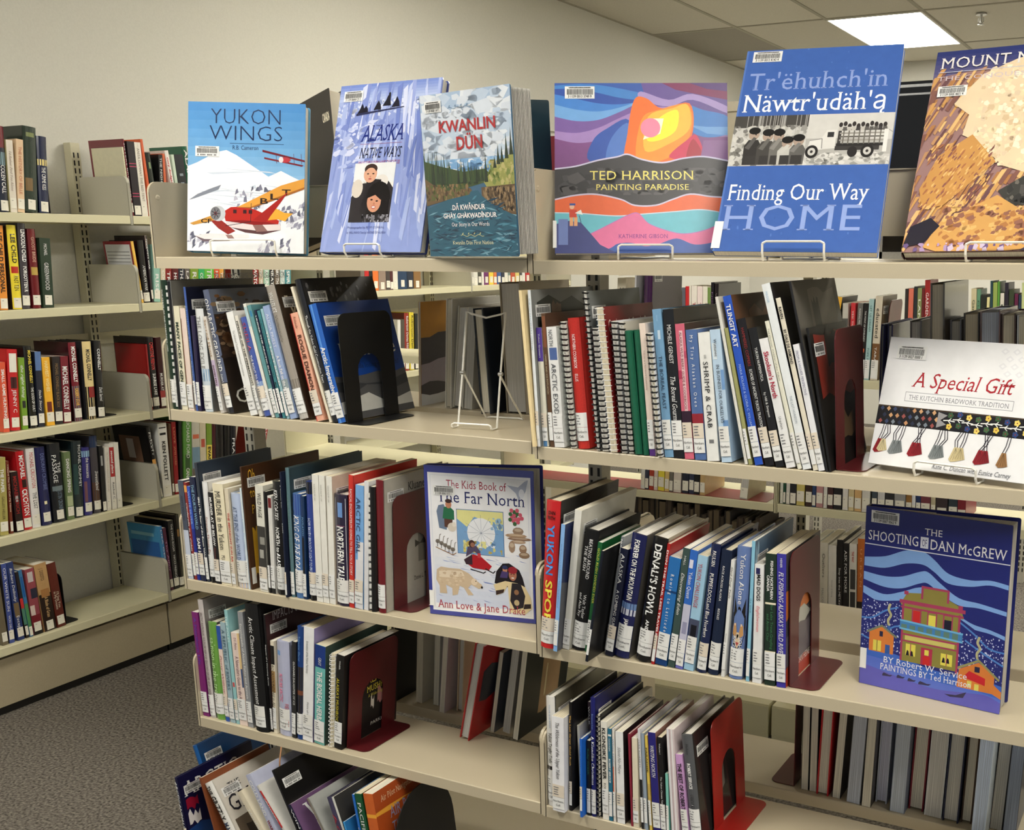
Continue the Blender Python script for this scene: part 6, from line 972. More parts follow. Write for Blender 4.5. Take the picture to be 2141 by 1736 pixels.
# ------------------------------------------------------------------ steel shelves
BW = 0.9144
def bracket_mesh(x, out, d, zb, zt, mname, parent, flange=0.0065, r=0.022):
    """end bracket: sheet in the depth plane with a rolled edge turned away from the shelf."""
    mb = MB()
    outline = [(0.0, zb), (d, zb), (d, zt), (0.0, zt)]
    path = [outline[0]] + [q for q in bez_round(outline, r, 5)[12:] if True]
    # sheet with rounded top front corner
    rc = []
    for i in range(7):
        a = math.pi / 2 * i / 6
        rc.append((r - r * math.cos(a), zt - r + r * math.sin(a)))
    poly = [(0.0, zb)] + rc + [(d, zt), (d, zb)]
    th = 0.0016
    x0, x1 = (x, x + th * out)
    mb.prism(poly, lambda p, t: (t, p[0], p[1]), x0, x1, (200, 200, 200))
    fl = [(0.0, zb)] + rc + [(d, zt)]
    inner = []
    for p in fl:
        inner.append((min(p[0] + 0.002, d) if p[0] < r else p[0], p[1] - (0.002 if p[1] > zt - r * .5 else 0)))
    a, b = x, x + flange * out
    for i in range(len(fl) - 1):
        p, q, pi, qi = fl[i], fl[i + 1], inner[i], inner[i + 1]
        mb.quad((a, p[0], p[1]), (b, p[0], p[1]), (b, q[0], q[1]), (a, q[0], q[1]), 'gr')
        mb.quad((b, p[0], p[1]), (b, pi[0], pi[1]), (b, qi[0], qi[1]), (b, q[0], q[1]), 'gr')
    # pressed dimple near the top corner
    cx, cz = 0.02, zt - 0.032
    ring = [(cx + .006 * math.cos(t), cz + .006 * math.sin(t)) for t in [2 * math.pi * i / 12 for i in range(12)]]
    ring2 = [(cx + .0035 * math.cos(t), cz + .0035 * math.sin(t)) for t in [2 * math.pi * i / 12 for i in range(12)]]
    xi = x - .0004 * out; xj = x - .0016 * out
    if mname == 'tan':
        for i in range(12):
            j = (i + 1) % 12
            mb.quad((xi, *ring[i]), (xi, *ring[j]), (xj, *ring2[j]), (xj, *ring2[i]), 'gr')
        mb.add([(xj, *q) for q in ring2], [tuple(range(12))], 'gr')
    return mb.build('end_bracket', mname, parent, fix=True)
def make_shelf(frame, u, v, z, flipd, label, grp, w=BW, d=0.21, mname='tan', bmat=None, bh=0.152, lip=0.0235, stop=False, bsides=(1, 1)):
    root = empty('cantilever_shelf', place(frame, u, v, z), (0, 0, RZ[frame] + (math.pi if flipd else 0)))
    tag(root, label, 'shelf', grp)
    r = .0022
    prof = [(0, -lip)] + [(r - r * math.cos(a), -r + r * math.sin(a)) for a in [math.pi / 2 * i / 4 for i in range(5)]] + \
           [(d - r + r * math.sin(a), -r + r * math.cos(a)) for a in [math.pi / 2 * i / 4 for i in range(5)]] + [(d, -lip), (d - .012, -lip), (d - .012, -lip + .004), (.014, -lip + .004), (.014, -lip)]
    mb = MB()
    mb.prism(prof, lambda p, t: (t, p[0], p[1]), 0.0, w, 'gr')
    o = mb.build('shelf_plate', mname, root, fix=True)
    if bsides[0]: bracket_mesh(-.0003, -1, d - .006, -lip - (.004 if mname == 'cream' else 0), bh, bmat or mname, root)
    if bsides[1]: bracket_mesh(w + .0003, 1, d - .006, -lip - (.004 if mname == 'cream' else 0), bh, bmat or mname, root)
    if stop:
        mb = MB(); mb.box(.014, w - .014, d + .02, d + .0215, .04, .149, 'gr'); mb.box(.014, w - .014, d + .0155, d + .02, .147, .149, 'gr')
        mb.build('back_panel', mname, root)
    return root
ORD = ['top', 'second', 'third', 'fourth']
G = 'tan steel shelves of the front rack'
for bi, (u0, zs, bay) in enumerate([(0.0, (1.4137, 1.0936, .713, .3837), 'aisle bay'), (BW + .0134, (1.4116, 1.0858, .7084, .3811), 'far bay')]):
    for i, z in enumerate(zs):
        make_shelf('A', u0, 0.0, z, False, '%s tan steel shelf of the front rack, %s, facing the viewer' % (ORD[i], bay), G, stop=(i == 0))
        make_shelf('A', u0 + BW, 0.476, z, True, '%s tan steel shelf on the rear side of the front rack, %s' % (ORD[i], bay), 'rear shelves of the front rack')
    make_shelf('A', u0, -.08, .0855, False, 'deep bottom tan shelf of the front rack, %s' % bay, G, d=.29, bsides=(0, 0), lip=.05)
    make_shelf('A', u0 + BW, .556, .0855, True, 'bottom tan shelf on the rear side of the front rack, %s' % bay, 'rear shelves of the front rack', d=.29, bsides=(0, 0), lip=.05)
def slotted_post(mb, cx, cy, z0, z1, w=.03, d=.036, face=-1, axis='y', col=(176, 172, 158)):
    mb.box(cx - w / 2, cx + w / 2, cy - d / 2, cy + d / 2, z0, z1, col)
    z = z0 + .05
    while z < z1 - .03:
        for s in (-.008, .008):
            if axis == 'y':
                for fc in (-1, 1):
                    y = cy + fc * (d / 2 + .0004)
                    mb.add([(cx + s - .0028, y, z), (cx + s + .0028, y, z), (cx + s + .0028, y, z + .017), (cx + s - .0028, y, z + .017)], [(0, 1, 2, 3)], (26, 24, 22))
            else:
                x = cx + w / 2 + .0004
                mb.add([(x, cy + s - .0028, z), (x, cy + s + .0028, z), (x, cy + s + .0028, z + .017), (x, cy + s - .0028, z + .017)], [(0, 1, 2, 3)], (26, 24, 22))
        z += .0254
fr = tag(empty('shelving_frame', (.92, .238, 0)), 'slotted steel frame in the middle of the tan front rack', 'shelving frame')
for x in (-.0067, .9211, 1.8489):
    mb = MB(); slotted_post(mb, x - .92, 0, 0, 1.52); mb.build('upright_post', 'post', fr)
mb = MB(); mb.box(-.92, .93, -.012, .012, .02, .05, (170, 160, 136)); mb.build('bottom_rail', 'post', fr)
# wall rack: four bays along the left wall
WZ = (1.5341, 1.247, .88, .5659, .223)
WN = ['top', 'second', 'third', 'fourth', 'bottom']
WB = .955
for b_ in range(-1, 3):
    u0 = .978 + b_ * WB - (0 if b_ >= 0 else 0)
    for i, z in enumerate(WZ):
        make_shelf('W', u0 + .006, 0.0, z, False, '%s cream shelf of the wall rack, %s bay from the corner' % (WN[i], ['first', 'second', 'third', 'fourth'][b_ + 1]),
                   'cream shelves of the wall rack', w=WB - .012, d=.235, mname='cream', bmat='grey', bh=.128, lip=.0262)
wf = tag(empty('shelving_frame', (-1.515, .978, 0)), 'cream slotted posts and kick panels of the wall rack', 'shelving frame')
for b_ in range(-1, 4):
    mb = MB(); slotted_post(mb, 0, b_ * WB, 0, 1.775, w=.034, d=.034, axis='x', col=(206, 200, 172)); mb.build('upright_post', 'post', wf)
for b_ in range(-1, 3):
    mb = MB(); mb.box(.222, .238, b_ * WB + .004, (b_ + 1) * WB - .004, .03, .182, (170, 158, 132)); mb.box(.2, .222, b_ * WB + .004, (b_ + 1) * WB - .004, 0, .03, (30, 28, 26))  # near-black lower box paints the toe-kick shadow gap
    mb.build('kick_panel', 'post', wf)
for b_ in range(-1, 3):
    for z in (1.1, .47):
        mb = MB(); mb.box(.0, .006, b_ * WB + .02, (b_ + 1) * WB - .02, z, z + .04, (196, 190, 164)); mb.build('cross_rail', 'post', wf)
# far rack and back rack
for j in range(-1, 2):
    u0 = -.02 + j * (BW + .012)
    u0 += .028
    for i, z in enumerate((1.4, 1.085, .72, .365)):
        make_shelf('B', u0, 0, z, False, '%s cream shelf of the far rack, %s bay' % (ORD[i], ['wall side', 'middle', 'open end'][j + 1]), 'shelves of the far rack', d=.22, mname='cream', bmat='cream')
    mb = MB(); mb.box(0, BW, 0, .4, .0, .105, 'gr'); mb.box(0, BW, -.003, 0, .012, .1, 'gr'); o = mb.build('kick_base', 'cream')
    o.location = (u0, 1.25, 0); tag(o, 'closed base of the far rack, %s bay' % ['wall side', 'middle', 'open end'][j + 1], 'shelf base')
bf = tag(empty('shelving_frame', (0, 1.5, 0)), 'slotted posts of the far rack', 'shelving frame')
for x in (-.924, .002, .9285, 1.855):
    mb = MB(); slotted_post(mb, x, 0, .1055, 1.78); mb.build('upright_post', 'post', bf)
mb = MB(); mb.box(.02, .9, .08, .2, .0005, .0012, (140, 36, 34)); o = mb.build('shelf_liner', 'print_satin'); o.location = (0, 1.174, .72); tag(o, 'red liner sheet lying on the far rack middle shelf', 'shelf liner')
for j, u0 in enumerate((-.5, .43, 1.36)):
    for i, z in enumerate((1.33, 1.05)):
        make_shelf('C', u0, 0, z, False, '%s cream shelf of the back rack, %s bay' % (['upper', 'lower'][i], ['first', 'second', 'third'][j]), 'shelves of the back rack', d=.22, mname='cream')
    cf = tag(empty('shelving_frame', (u0 - .006, 3.235, 0)), 'slotted post of the back rack, %s bay' % ['first', 'second', 'third'][j], 'shelving frame')
    mb = MB(); slotted_post(mb, 0, 0, 0, 1.5); mb.build('upright_post', 'post', cf)

# ------------------------------------------------------------------ bookends
def bookend(frame, u, v0, v1, z, hh, lean, foot, m, label, grp=None, arch=True, back=1):
    root = tag(empty('bookend', place(frame, u, v0, z + .0008), (0, math.radians(lean), RZ[frame])), label, 'bookend', grp)
    W = v1 - v0; r = min(.02, W * .2); th = .0016
    out = [(0, 0), (W, 0)] + [(W - r + r * math.cos(a), hh - r + r * math.sin(a)) for a in [math.pi / 2 * i / 6 for i in range(7)]] + \
          [(r - r * math.sin(a), hh - r + r * math.cos(a)) for a in [math.pi / 2 * i / 6 for i in range(7)]]
    mb = MB()
    if arch:
        aw = W * .22; at_ = hh * .62
        n = 8
        arc = [(W / 2 + aw * math.cos(a), at_ - aw + aw * math.sin(a)) for a in [math.pi * i / n for i in range(n + 1)]]
        for t0 in (0, th):
            pass
        # two legs and a head, tessellated as one outline
        poly = [(0, 0), (W / 2 - aw, 0)] + list(reversed(arc)) + [(W / 2 + aw, 0)] + out[1:]
        poly = [q for i, q in enumerate(poly) if i == 0 or (Vector(q) - Vector(poly[i - 1])).length > 1e-5]
        mb.prism(poly, lambda p, t: (t, p[0], p[1]), 0, th, 'mr')
    else:
        mb.prism(out, lambda p, t: (t, p[0], p[1]), 0, th, 'mr')
    mb.build('upright_plate', m, root, fix=True)
    fr_ = min(.016, W * .2)
    fp = [(0, 0), (foot - fr_, 0)] + [(foot - fr_ + fr_ * math.sin(a), fr_ - fr_ * math.cos(a)) for a in [math.pi / 2 * i / 5 for i in range(6)]] + \
         [(foot - fr_ + fr_ * math.cos(a), W - fr_ + fr_ * math.sin(a)) for a in [math.pi / 2 * i / 5 for i in range(6)]] + [(0, W)]
    mb = MB()
    mb.prism([(p[0] * back, p[1]) for p in fp], lambda p, t: (p[0], p[1], t), 0, .0014, 'mr')
    f = mb.build('foot', m, root, fix=True)
    f.rotation_euler = (0, -math.radians(lean), 0)
    return root
BG = 'steel bookends'
bookend('A', BE['A2L'][0], .004, .16, 1.0936, .214, BE['A2L'][1], .048, 'black', 'black arched bookend holding up the glossy blue book', BG)
bookend('A', BE['A3L'][0], .03, .175, .713, .236, BE['A3L'][1], .05, 'maroon', 'maroon bookend behind the navy framed display book', BG)
bookend('A', BE['A3R'][0], .012, .168, .7084, .232, BE['A3R'][1], .05, 'maroon', 'maroon bookend closing the row of dog sledding books', BG)
bookend('A', BE['A2R'][0], .022, .178, 1.0858, .222, BE['A2R'][1], .046, 'maroon', 'maroon bookend beside the white beadwork display book', BG)
bookend('A', BE['A4L'][0], .02, .176, .3837, .216, BE['A4L'][1], .055, 'maroon', 'maroon bookend against the black mushroom guide', BG)
bookend('A', BE['A4R'][0], .05, .2, .3811, .214, BE['A4R'][1], .05, 'red', 'bright red bookend at the end of the poetry row', BG)
bookend('A', 1.33, .285, .43, .3811, .2, 0, .05, 'maroon', 'dark maroon bookend on the rear shelf before page edges', BG, back=-1)
for (u, z, nm) in WEND: bookend('W', u, .03, .17, z, .17, 0, .05, 'black', nm, BG, arch=False)
bookend('B', .5795, -.06, .1, 1.085, .225, 0, .045, 'maroon', 'dark maroon bookend before the purple hardcover, far rack', BG, arch=False)
bookend('B', 1.21, .03, .16, 1.085, .21, 4, .045, 'maroon', 'dark maroon bookend beside the cream educated paperback', BG, arch=False)
def hump(u, v, z, hh, W, lean, label):
    root = tag(empty('bookend', place('A', u, v, z), (0, math.radians(lean), 0)), label, 'bookend', BG)
    mb = MB(); n = 14
    mb.prism([(0, 0), (W, 0)] + [(W / 2 + W / 2 * math.cos(a), hh - W * .5 + W * .5 * math.sin(a)) for a in [math.pi * i / n for i in range(n + 1)]], lambda p, t: (t, p[0], p[1]), 0, .002, 'bk')
    mb.build('upright_plate', 'black', root, fix=True)
    mb = MB(); mb.box(0, .05, 0, W, 0, .0015, 'bk'); f = mb.build('foot', 'black', root); f.rotation_euler = (0, -math.radians(lean), 0)
hump(*HUMP, 'large black round topped bookend on the bottom shelf')

# ------------------------------------------------------------------ wire easels
def easel(name_label, loc, yaw, w, lift=.0, ledge=.03, lip=.018, tall=.2, lean=14, grp='white wire easels'):
    """two hinged frames of bent white wire."""
    root = tag(empty('wire_easel', loc, (0, 0, yaw)), name_label, 'easel', grp)
    r = .002
    tb = math.tan(math.radians(lean))
    z0 = r
    top = [(0, 0, z0), (.001, tall * tb * .5, tall * .5), (0, tall * tb, tall), (w * .12, tall * tb, tall - .004), (w * .5, tall * tb, tall - .011), (w * .88, tall * tb, tall - .004), (w, tall * tb, tall), (w - .001, tall * tb * .5, tall * .5), (w, 0, z0)]
    fr_ = [(-.0, -ledge, z0 + lip), (0, -ledge * .98, z0 + lip * .4), (0, -ledge * .8, z0)] + top + [(w, -ledge * .8, z0), (w, -ledge * .98, z0 + lip * .4), (w, -ledge, z0 + lip)]
    mb = MB(); mb.tube(fr_ , r, 'wh', 6)
    mb.tube([(0, -ledge, z0 + lip), (w * .06, -ledge, z0 + lip + .003), (w * .94, -ledge, z0 + lip + .003), (w, -ledge, z0 + lip)], r, 'wh', 6)
    mb.build('front_frame', 'wire', root)
    hz = tall * .47; hy = hz * tb
    mb = MB(); sp_ = tall * .42
    mb.tube([(.003, hy, hz), (.002, hy + sp_ * .6, hz * .4), (0, hy + sp_, z0), (w * .15, hy + sp_ + .004, z0 + .001), (w * .5, hy + sp_ + .007, z0), (w * .85, hy + sp_ + .004, z0 + .001), (w, hy + sp_, z0), (w - .002, hy + sp_ * .6, hz * .4), (w - .003, hy, hz)], r, 'wh', 6)
    mb.build('rear_frame', 'wire', root)
    for x in (.001, w - .001):
        mb = MB(); mb.tube([(x - .004, hy, hz), (x + .004, hy, hz)], .004, (200, 200, 200), 10); mb.build('hinge', 'steel', root)
    return root
easel('empty white wire easel standing on the second shelf', (.699, .076, 1.0938), .12, .084, ledge=.024, lip=.006, tall=.218, lean=13)

# ------------------------------------------------------------------ display books
class Art:
    """flat printing on a cover of w x h; unit coordinates, y up."""
    def __init__(s, w, h):
        s.w, s.h, s.mb, s.n, s.ox = w, h, MB(), 0, 0.0
    def P(s, p): return (min(max(p[0] + s.ox, 0), 1) * s.w, -0.00015 - s.n * 0.000003, p[1] * s.h)
    def poly(s, pts, c):
        s.n += 1
        pts = [(min(max(a, 0), 1), min(max(b, 0), 1)) for a, b in pts]
        tris = tessellate_polygon([[Vector((p[0], p[1], 0)) for p in pts]])
        s.mb.add([s.P(p) for p in pts], [tuple(t) for t in tris], c)
    def polys(s, lst, c):
        s.n += 1
        for pts in lst: s.mb.add([s.P((min(max(a, 0), 1), min(max(b, 0), 1))) for a, b in pts], [tuple(range(len(pts)))], c)
    def blob(s, pts, c):
        q = pts[-1:] + pts + pts[:2]
        sm = smooth(q)
        s.poly(sm[5:-6], c)
    def rect(s, x0, y0, x1, y1, c): s.poly([(x0, y0), (x1, y0), (x1, y1), (x0, y1)], c)
    def ell(s, cx, cy, rx, ry, c, n=18, rot=0):
        s.poly([(cx + rx * math.cos(a) * math.cos(rot) - ry * math.sin(a) * math.sin(rot), cy + rx * math.cos(a) * math.sin(rot) + ry * math.sin(a) * math.cos(rot)) for a in [2 * math.pi * i / n for i in range(n)]], c)
    def line(s, pts, wd, c):
        s.n += 1
        for a, b in zip(pts, pts[1:]):
            A = Vector(((a[0] + s.ox) * s.w, a[1] * s.h)); B = Vector(((b[0] + s.ox) * s.w, b[1] * s.h)); d = (B - A)
            if d.length < 1e-6: continue
            d.normalize(); nn = Vector((-d.y, d.x)) * wd / 2; A = A - d * wd * .2; B = B + d * wd * .2
            e = -0.00015 - s.n * 0.000003
            s.mb.add([(q.x, e, q.y) for q in (A - nn, B - nn, B + nn, A + nn)], [(0, 1, 2, 3)], c)
    def text(s, t, x0, x1, y0, y1, c, st='n'):
        s.n += 1
        put_text(s.mb, t, st, x0, x1, y0, y1, lambda a, b: s.P((a, b)), c)
    def wave(s, ys, c, bottom=0.0):
        """filled band below a smooth line through ys (list of (x, y)) down to bottom (number or list)."""
        up = smooth(ys)
        lo = [(x, bottom) for x, _ in reversed(up)] if not isinstance(bottom, list) else list(reversed(smooth(bottom)))
        s.n += 1
        if isinstance(bottom, list):
            s.poly(up + lo, c)
        else:
            for (a, b), (c2, d) in zip(up, up[1:]):
                s.mb.add([s.P((a, bottom)), s.P((c2, bottom)), s.P((c2, d)), s.P((a, b))], [(0, 1, 2, 3)], c)
    def specks(s, n, x0, y0, x1, y1, r, cols, rnd, asp=1.0, slant=0.0):
        for c in cols:
            s.n += 1
            for i in range(n // len(cols)):
                x, y = rnd.uniform(x0, x1), rnd.uniform(y0, y1); q = r * rnd.uniform(.4, 1.3)
                pts = []
                for j in range(5):
                    a = 2 * math.pi * j / 5 + rnd.uniform(-.4, .4); px_, py_ = q * asp * math.cos(a), q * math.sin(a)
                    pts.append((min(max(x + px_ + slant * py_, x0), x1), min(max(y + py_, y0), y1)))
                s.mb.add([s.P(p) for p in pts], [(0, 1, 2, 3, 4)], c)
def smooth(pts, n=5):
    out = []
    for i in range(len(pts) - 1):
        p0 = pts[max(i - 1, 0)]; p1 = pts[i]; p2 = pts[i + 1]; p3 = pts[min(i + 2, len(pts) - 1)]
        for k in range(n):
            t = k / n
            out.append(tuple(0.5 * (2 * p1[j] + (p2[j] - p0[j]) * t + (2 * p0[j] - 5 * p1[j] + 4 * p2[j] - p3[j]) * t * t + (3 * p1[j] - p0[j] - 3 * p2[j] + p3[j]) * t ** 3) for j in (0, 1)))
    return out + [pts[-1]]

def display_book(pose, label, kind, base, art, T=.018, gloss='print_gloss', bar=None, digits='', sticker=None, opened=0.0, backcol=None, hc=True, pgc=(226, 222, 212), fan=.82):
    x, y, z, yaw, tilt, roll, w, h = pose
    Mx = Matrix.Rotation(math.radians(yaw), 4, 'Z') @ Matrix.Rotation(-math.radians(tilt), 4, 'X') @ Matrix.Rotation(-math.radians(roll), 4, 'Y')
    root = tag(empty(NAMES[kind], (x, y, z), Mx.to_euler()), label, CATS[kind], 'display books facing out')
    bt = .0026 if hc else .0009
    A = Art(w, h)
    mb = A.mb
    rr = .004 if hc else .0015
    ol = bez_round([(0, 0), (w, 0), (w, h), (0, h)], rr, 3)
    mb.prism(ol, lambda p, t: (p[0], t, p[1]), 0, bt, base)
    art(A)
    mb.build('front_cover', gloss, root)
    bc = backcol or base
    a = math.radians(opened)
    if opened:
        bk = MB(); bk.prism(ol, lambda p, t: (p[0], t, p[1]), 0, bt, bc)
        # white endpaper with the jacket flap folded over it
        bk.box(w * .45, w - .004, -.0006, -.0001, .004, h - .004, bc); bk.box(.004, w * .45, -.0005, -.0001, .004, h - .004, pgc)
        o = bk.build('back_cover', gloss, root); o.location = (0, T, 0); o.rotation_euler = (0, 0, a)
        sp_ = MB(); sp_.box(-.001, bt, 0, T + bt, 0, h, base); sp_.build('spine', gloss, root)
        pm = MB(); n = 14
        for i in range(n):
            b = a * (i + .5) / n * fan; y0 = bt + .0006 + (T - bt - .001) * i / n
            ca, sa = math.cos(b), math.sin(b); L = w - .006
            th = (T - bt) / n * .9
            zz0, zz1 = .003, h - .004
            pts = [(.002, y0), (.002 + L * .5 * ca, y0 + L * .5 * sa * .86), (.002 + L * ca, y0 + L * sa)]
            for (p, q) in zip(pts, pts[1:]):
                pm.box(0, 0, 0, 0, 0, 0, pgc)
                v = [(p[0], p[1], zz0), (q[0], q[1], zz0), (q[0], q[1] + th, zz0), (p[0], p[1] + th, zz0), (p[0], p[1], zz1), (q[0], q[1], zz1), (q[0], q[1] + th, zz1), (p[0], p[1] + th, zz1)]
                g = 1 - .05 * (i % 3)
                pm.add(v, [(0, 3, 2, 1), (4, 5, 6, 7), (0, 1, 5, 4), (1, 2, 6, 5), (2, 3, 7, 6), (3, 0, 4, 7)], tuple(int(c * g) for c in pgc))
        pm.build('page_block', 'paper', root)
    else:
        bk = MB(); bk.prism(ol, lambda p, t: (p[0], t, p[1]), T - bt, T, bc)
        N = 6; pts = [(-(.0022 if hc else .0004) * math.sin(math.pi * i / N), T * i / N) for i in range(N + 1)]
        for p, q in zip(pts, pts[1:]): bk.quad((p[0], p[1], 0), (q[0], q[1], 0), (q[0], q[1], h), (p[0], p[1], h), base)
        for zc in (0, h): bk.add([(p[0], p[1], zc) for p in pts], [tuple(range(N + 1))], base)
        bk.build('back_cover', gloss, root)
        pm = MB(); o = .003 if hc else 0.0005
        pm.box(.001, w - o - .0006, bt, T - bt, o, h - o, pgc)
        for i in range(1, 9):
            yy = bt + (T - 2 * bt) * i / 9; c = tuple(int(q * .8) for q in pgc)
            pm.add([(w - o - .0004, yy, o), (w - o - .0004, yy + .0004, o), (w - o - .0004, yy + .0004, h - o), (w - o - .0004, yy, h - o)], [(0, 1, 2, 3)], c)
        pm.build('page_block', 'paper', root)
    e0 = 0.00015 + A.n * .000003 + .0001
    if bar:
        bb = MB(); L = bar[2]
        barcode(bb, bar[0], bar[1], lambda d, ww, e: (d, -e0 - e, ww), digits=digits, seed=7, L=L, Hh=L * .42)
        put_text(bb, 'YUKON LIBRARIES & ARCHIVES', 'b', bar[0] + L * .12, bar[0] + L * .88, bar[1] - L * .42 * .15, bar[1] - L * .42 * .06, lambda a, b: (a, -e0 - .0007, b), (40, 40, 40))
        bb.build('barcode_label', 'sticker', root)
    if sticker:
        sb = MB(); x0, x1, z0, z1 = sticker
        sb.quad((x0, -e0 - .0004, z0), (x1, -e0 - .0004, z0), (x1, -e0 - .0004, z1), (x0, -e0 - .0004, z1), (236, 236, 234))
        sb.quad((x0, -e0 - .0004, z0), (-.0026, -e0 - .0002, z0), (-.0026, T * .8, z0), (-.0026, T * .8, z1), (236, 236, 234))
        sb.build('spine_label', 'sticker', root)
    return root
def mixc(a, b, t): return tuple(int(a[i] + (b[i] - a[i]) * t) for i in range(3))
def grad(A, x0, y0, x1, y1, c0, c1, n=10):
    for i in range(n): A.rect(x0, y0 + (y1 - y0) * i / n, x1, y0 + (y1 - y0) * (i + 1) / n, mixc(c0, c1, i / (n - 1)))
def art_yukon_wings(A):
    r = random.Random(3)
    U = lambda x, y: ((x - 250) / 940.0, 1 - (y - 235) / 1215.0)
    Q = lambda *p: [U(*q) for q in p]
    grad(A, 0, .4, 1, 1, (150, 196, 232), (72, 140, 204))
    A.rect(0, 0, 1, .42, (236, 240, 246))
    A.poly(Q((250, 760), (330, 725), (480, 640), (560, 622), (640, 660), (900, 830), (1000, 780), (1100, 830), (1190, 870), (1190, 1100), (250, 1100)), (240, 243, 248))
    A.polys([Q((r.uniform(260, 900), y0 := r.uniform(760, 1050)), (x1 := r.uniform(300, 1000), y0 + 20), (x1 + 60, y0 + 34))[:3] for _ in range(14)], (206, 216, 230))
    A.poly(Q((260, 1035), (330, 985), (430, 940), (520, 905), (500, 945), (400, 985), (310, 1020)), (130, 136, 150))
    for bx, by, bw, bh in ((620, 1070, 290, 180), (1040, 1250, 150, 220), (250, 1400, 170, 130), (820, 1440, 240, 130), (940, 1200, 140, 150)):
        for _ in range(22):
            x, y = bx + r.uniform(0, bw), by - r.uniform(0, bh) * (1 - abs(2 * (r.random()) - 1) * .4)
            A.poly(Q((x, y), (x + r.uniform(10, 34), y + r.uniform(-30, 4)), (x + r.uniform(14, 40), y + r.uniform(10, 40)), (x + r.uniform(-14, 4), y + r.uniform(20, 50))), r.choice([(150, 150, 170), (96, 98, 116), (190, 190, 206), (222, 224, 234), (120, 120, 140)]))
    A.text('YUKON', .19, .805, .857, .965, (24, 44, 84), 't'); A.text('WINGS', .18, .815, .747, .853, (24, 44, 84), 't')
    A.rect(.36, .726, .82, .729, (40, 60, 100)); A.text('R.B. Cameron', .38, .605, .686, .716, (40, 60, 100))
    A.poly(Q((850, 612), (1190, 690), (1190, 705), (850, 630)), (110, 30, 44)); A.poly(Q((865, 672), (1180, 730), (1170, 742), (865, 686)), (120, 34, 48))
    A.ell(*U(1030, 690), .05, .018, (190, 60, 70)); A.ell(*U(1000, 690), .02, .02, (230, 220, 224))
    for x in (960, 1100, 1160): A.line(Q((x, 640), (x + 6, 720)), .0008, (110, 40, 50))
    A.poly(Q((270, 1225), (440, 1160), (470, 1200), (300, 1238)), (206, 150, 66)); A.text('CF', *[q for q in (.115, .21)], .19, .218, (40, 30, 30), 'b')
    A.poly(Q((310, 1325), (420, 1305), (745, 1305), (755, 1330), (600, 1362), (380, 1372)), (232, 226, 228)); A.poly(Q((310, 1325), (380, 1372), (600, 1362), (560, 1350), (390, 1352)), (112, 96, 104)); A.poly(Q((560, 1312), (610, 1312), (640, 1352), (590, 1356)), (150, 120, 116))
    A.poly(Q((560, 1210), (620, 1205), (1000, 1215), (1005, 1262), (860, 1302), (720, 1290), (600, 1250)), (226, 214, 214)); A.poly(Q((600, 1250), (720, 1290), (860, 1302), (1005, 1262), (860, 1276), (700, 1262)), (92, 60, 64)); A.poly(Q((770, 1212), (850, 1214), (900, 1274), (810, 1282)), (140, 104, 100))
    A.poly(Q((440, 1200), (520, 1190), (640, 1280), (580, 1310), (500, 1260)), (150, 46, 40))
    A.poly(Q((540, 1125), (600, 1085), (720, 1075), (820, 1110), (990, 1185), (985, 1215), (790, 1226), (560, 1200)), (186, 42, 34)); A.poly(Q((560, 1200), (790, 1226), (985, 1215), (900, 1200), (700, 1190)), (140, 26, 26))
    A.poly(Q((900, 1185), (960, 1085), (1030, 1120), (1102, 1124), (1060, 1160), (1040, 1190), (980, 1175)), (232, 170, 60))
    A.poly(Q((650, 1085), (1000, 900), (1190, 838), (1190, 925), (980, 1010), (760, 1092)), (226, 160, 68)); A.poly(Q((650, 1085), (760, 1092), (980, 1010), (1190, 925), (1190, 908), (960, 1000), (760, 1080)), (170, 104, 44))
    for ch, x, y in (('B', 830, 1030), ('L', 910, 992), ('T', 1010, 955)):
        u, v = U(x, y + 22); A.text(ch, u, u + .075, v, v + .04, (50, 36, 30), 'b')
    A.poly(Q((780, 1185), (1060, 948), (1000, 1040), (885, 1200)), (166, 36, 32))
    for x in (620, 700, 745): A.rect(*U(x, 1135), *U(x + 28, 1105), (60, 30, 34))
    A.ell(*U(500, 1140), .062, .052, (196, 200, 206)); A.ell(*U(478, 1140), .045, .045, (120, 120, 126)); A.ell(*U(478, 1140), .014, .012, (170, 50, 44))
    for k in range(7): A.line(Q((478, 1140), (478 + 34 * math.cos(k * .9), 1140 + 40 * math.sin(k * .9))), .0016, (60, 60, 66))
    A.line(Q((765, 1050), (760, 1200), (560, 1240)), .0012, (60, 40, 44))
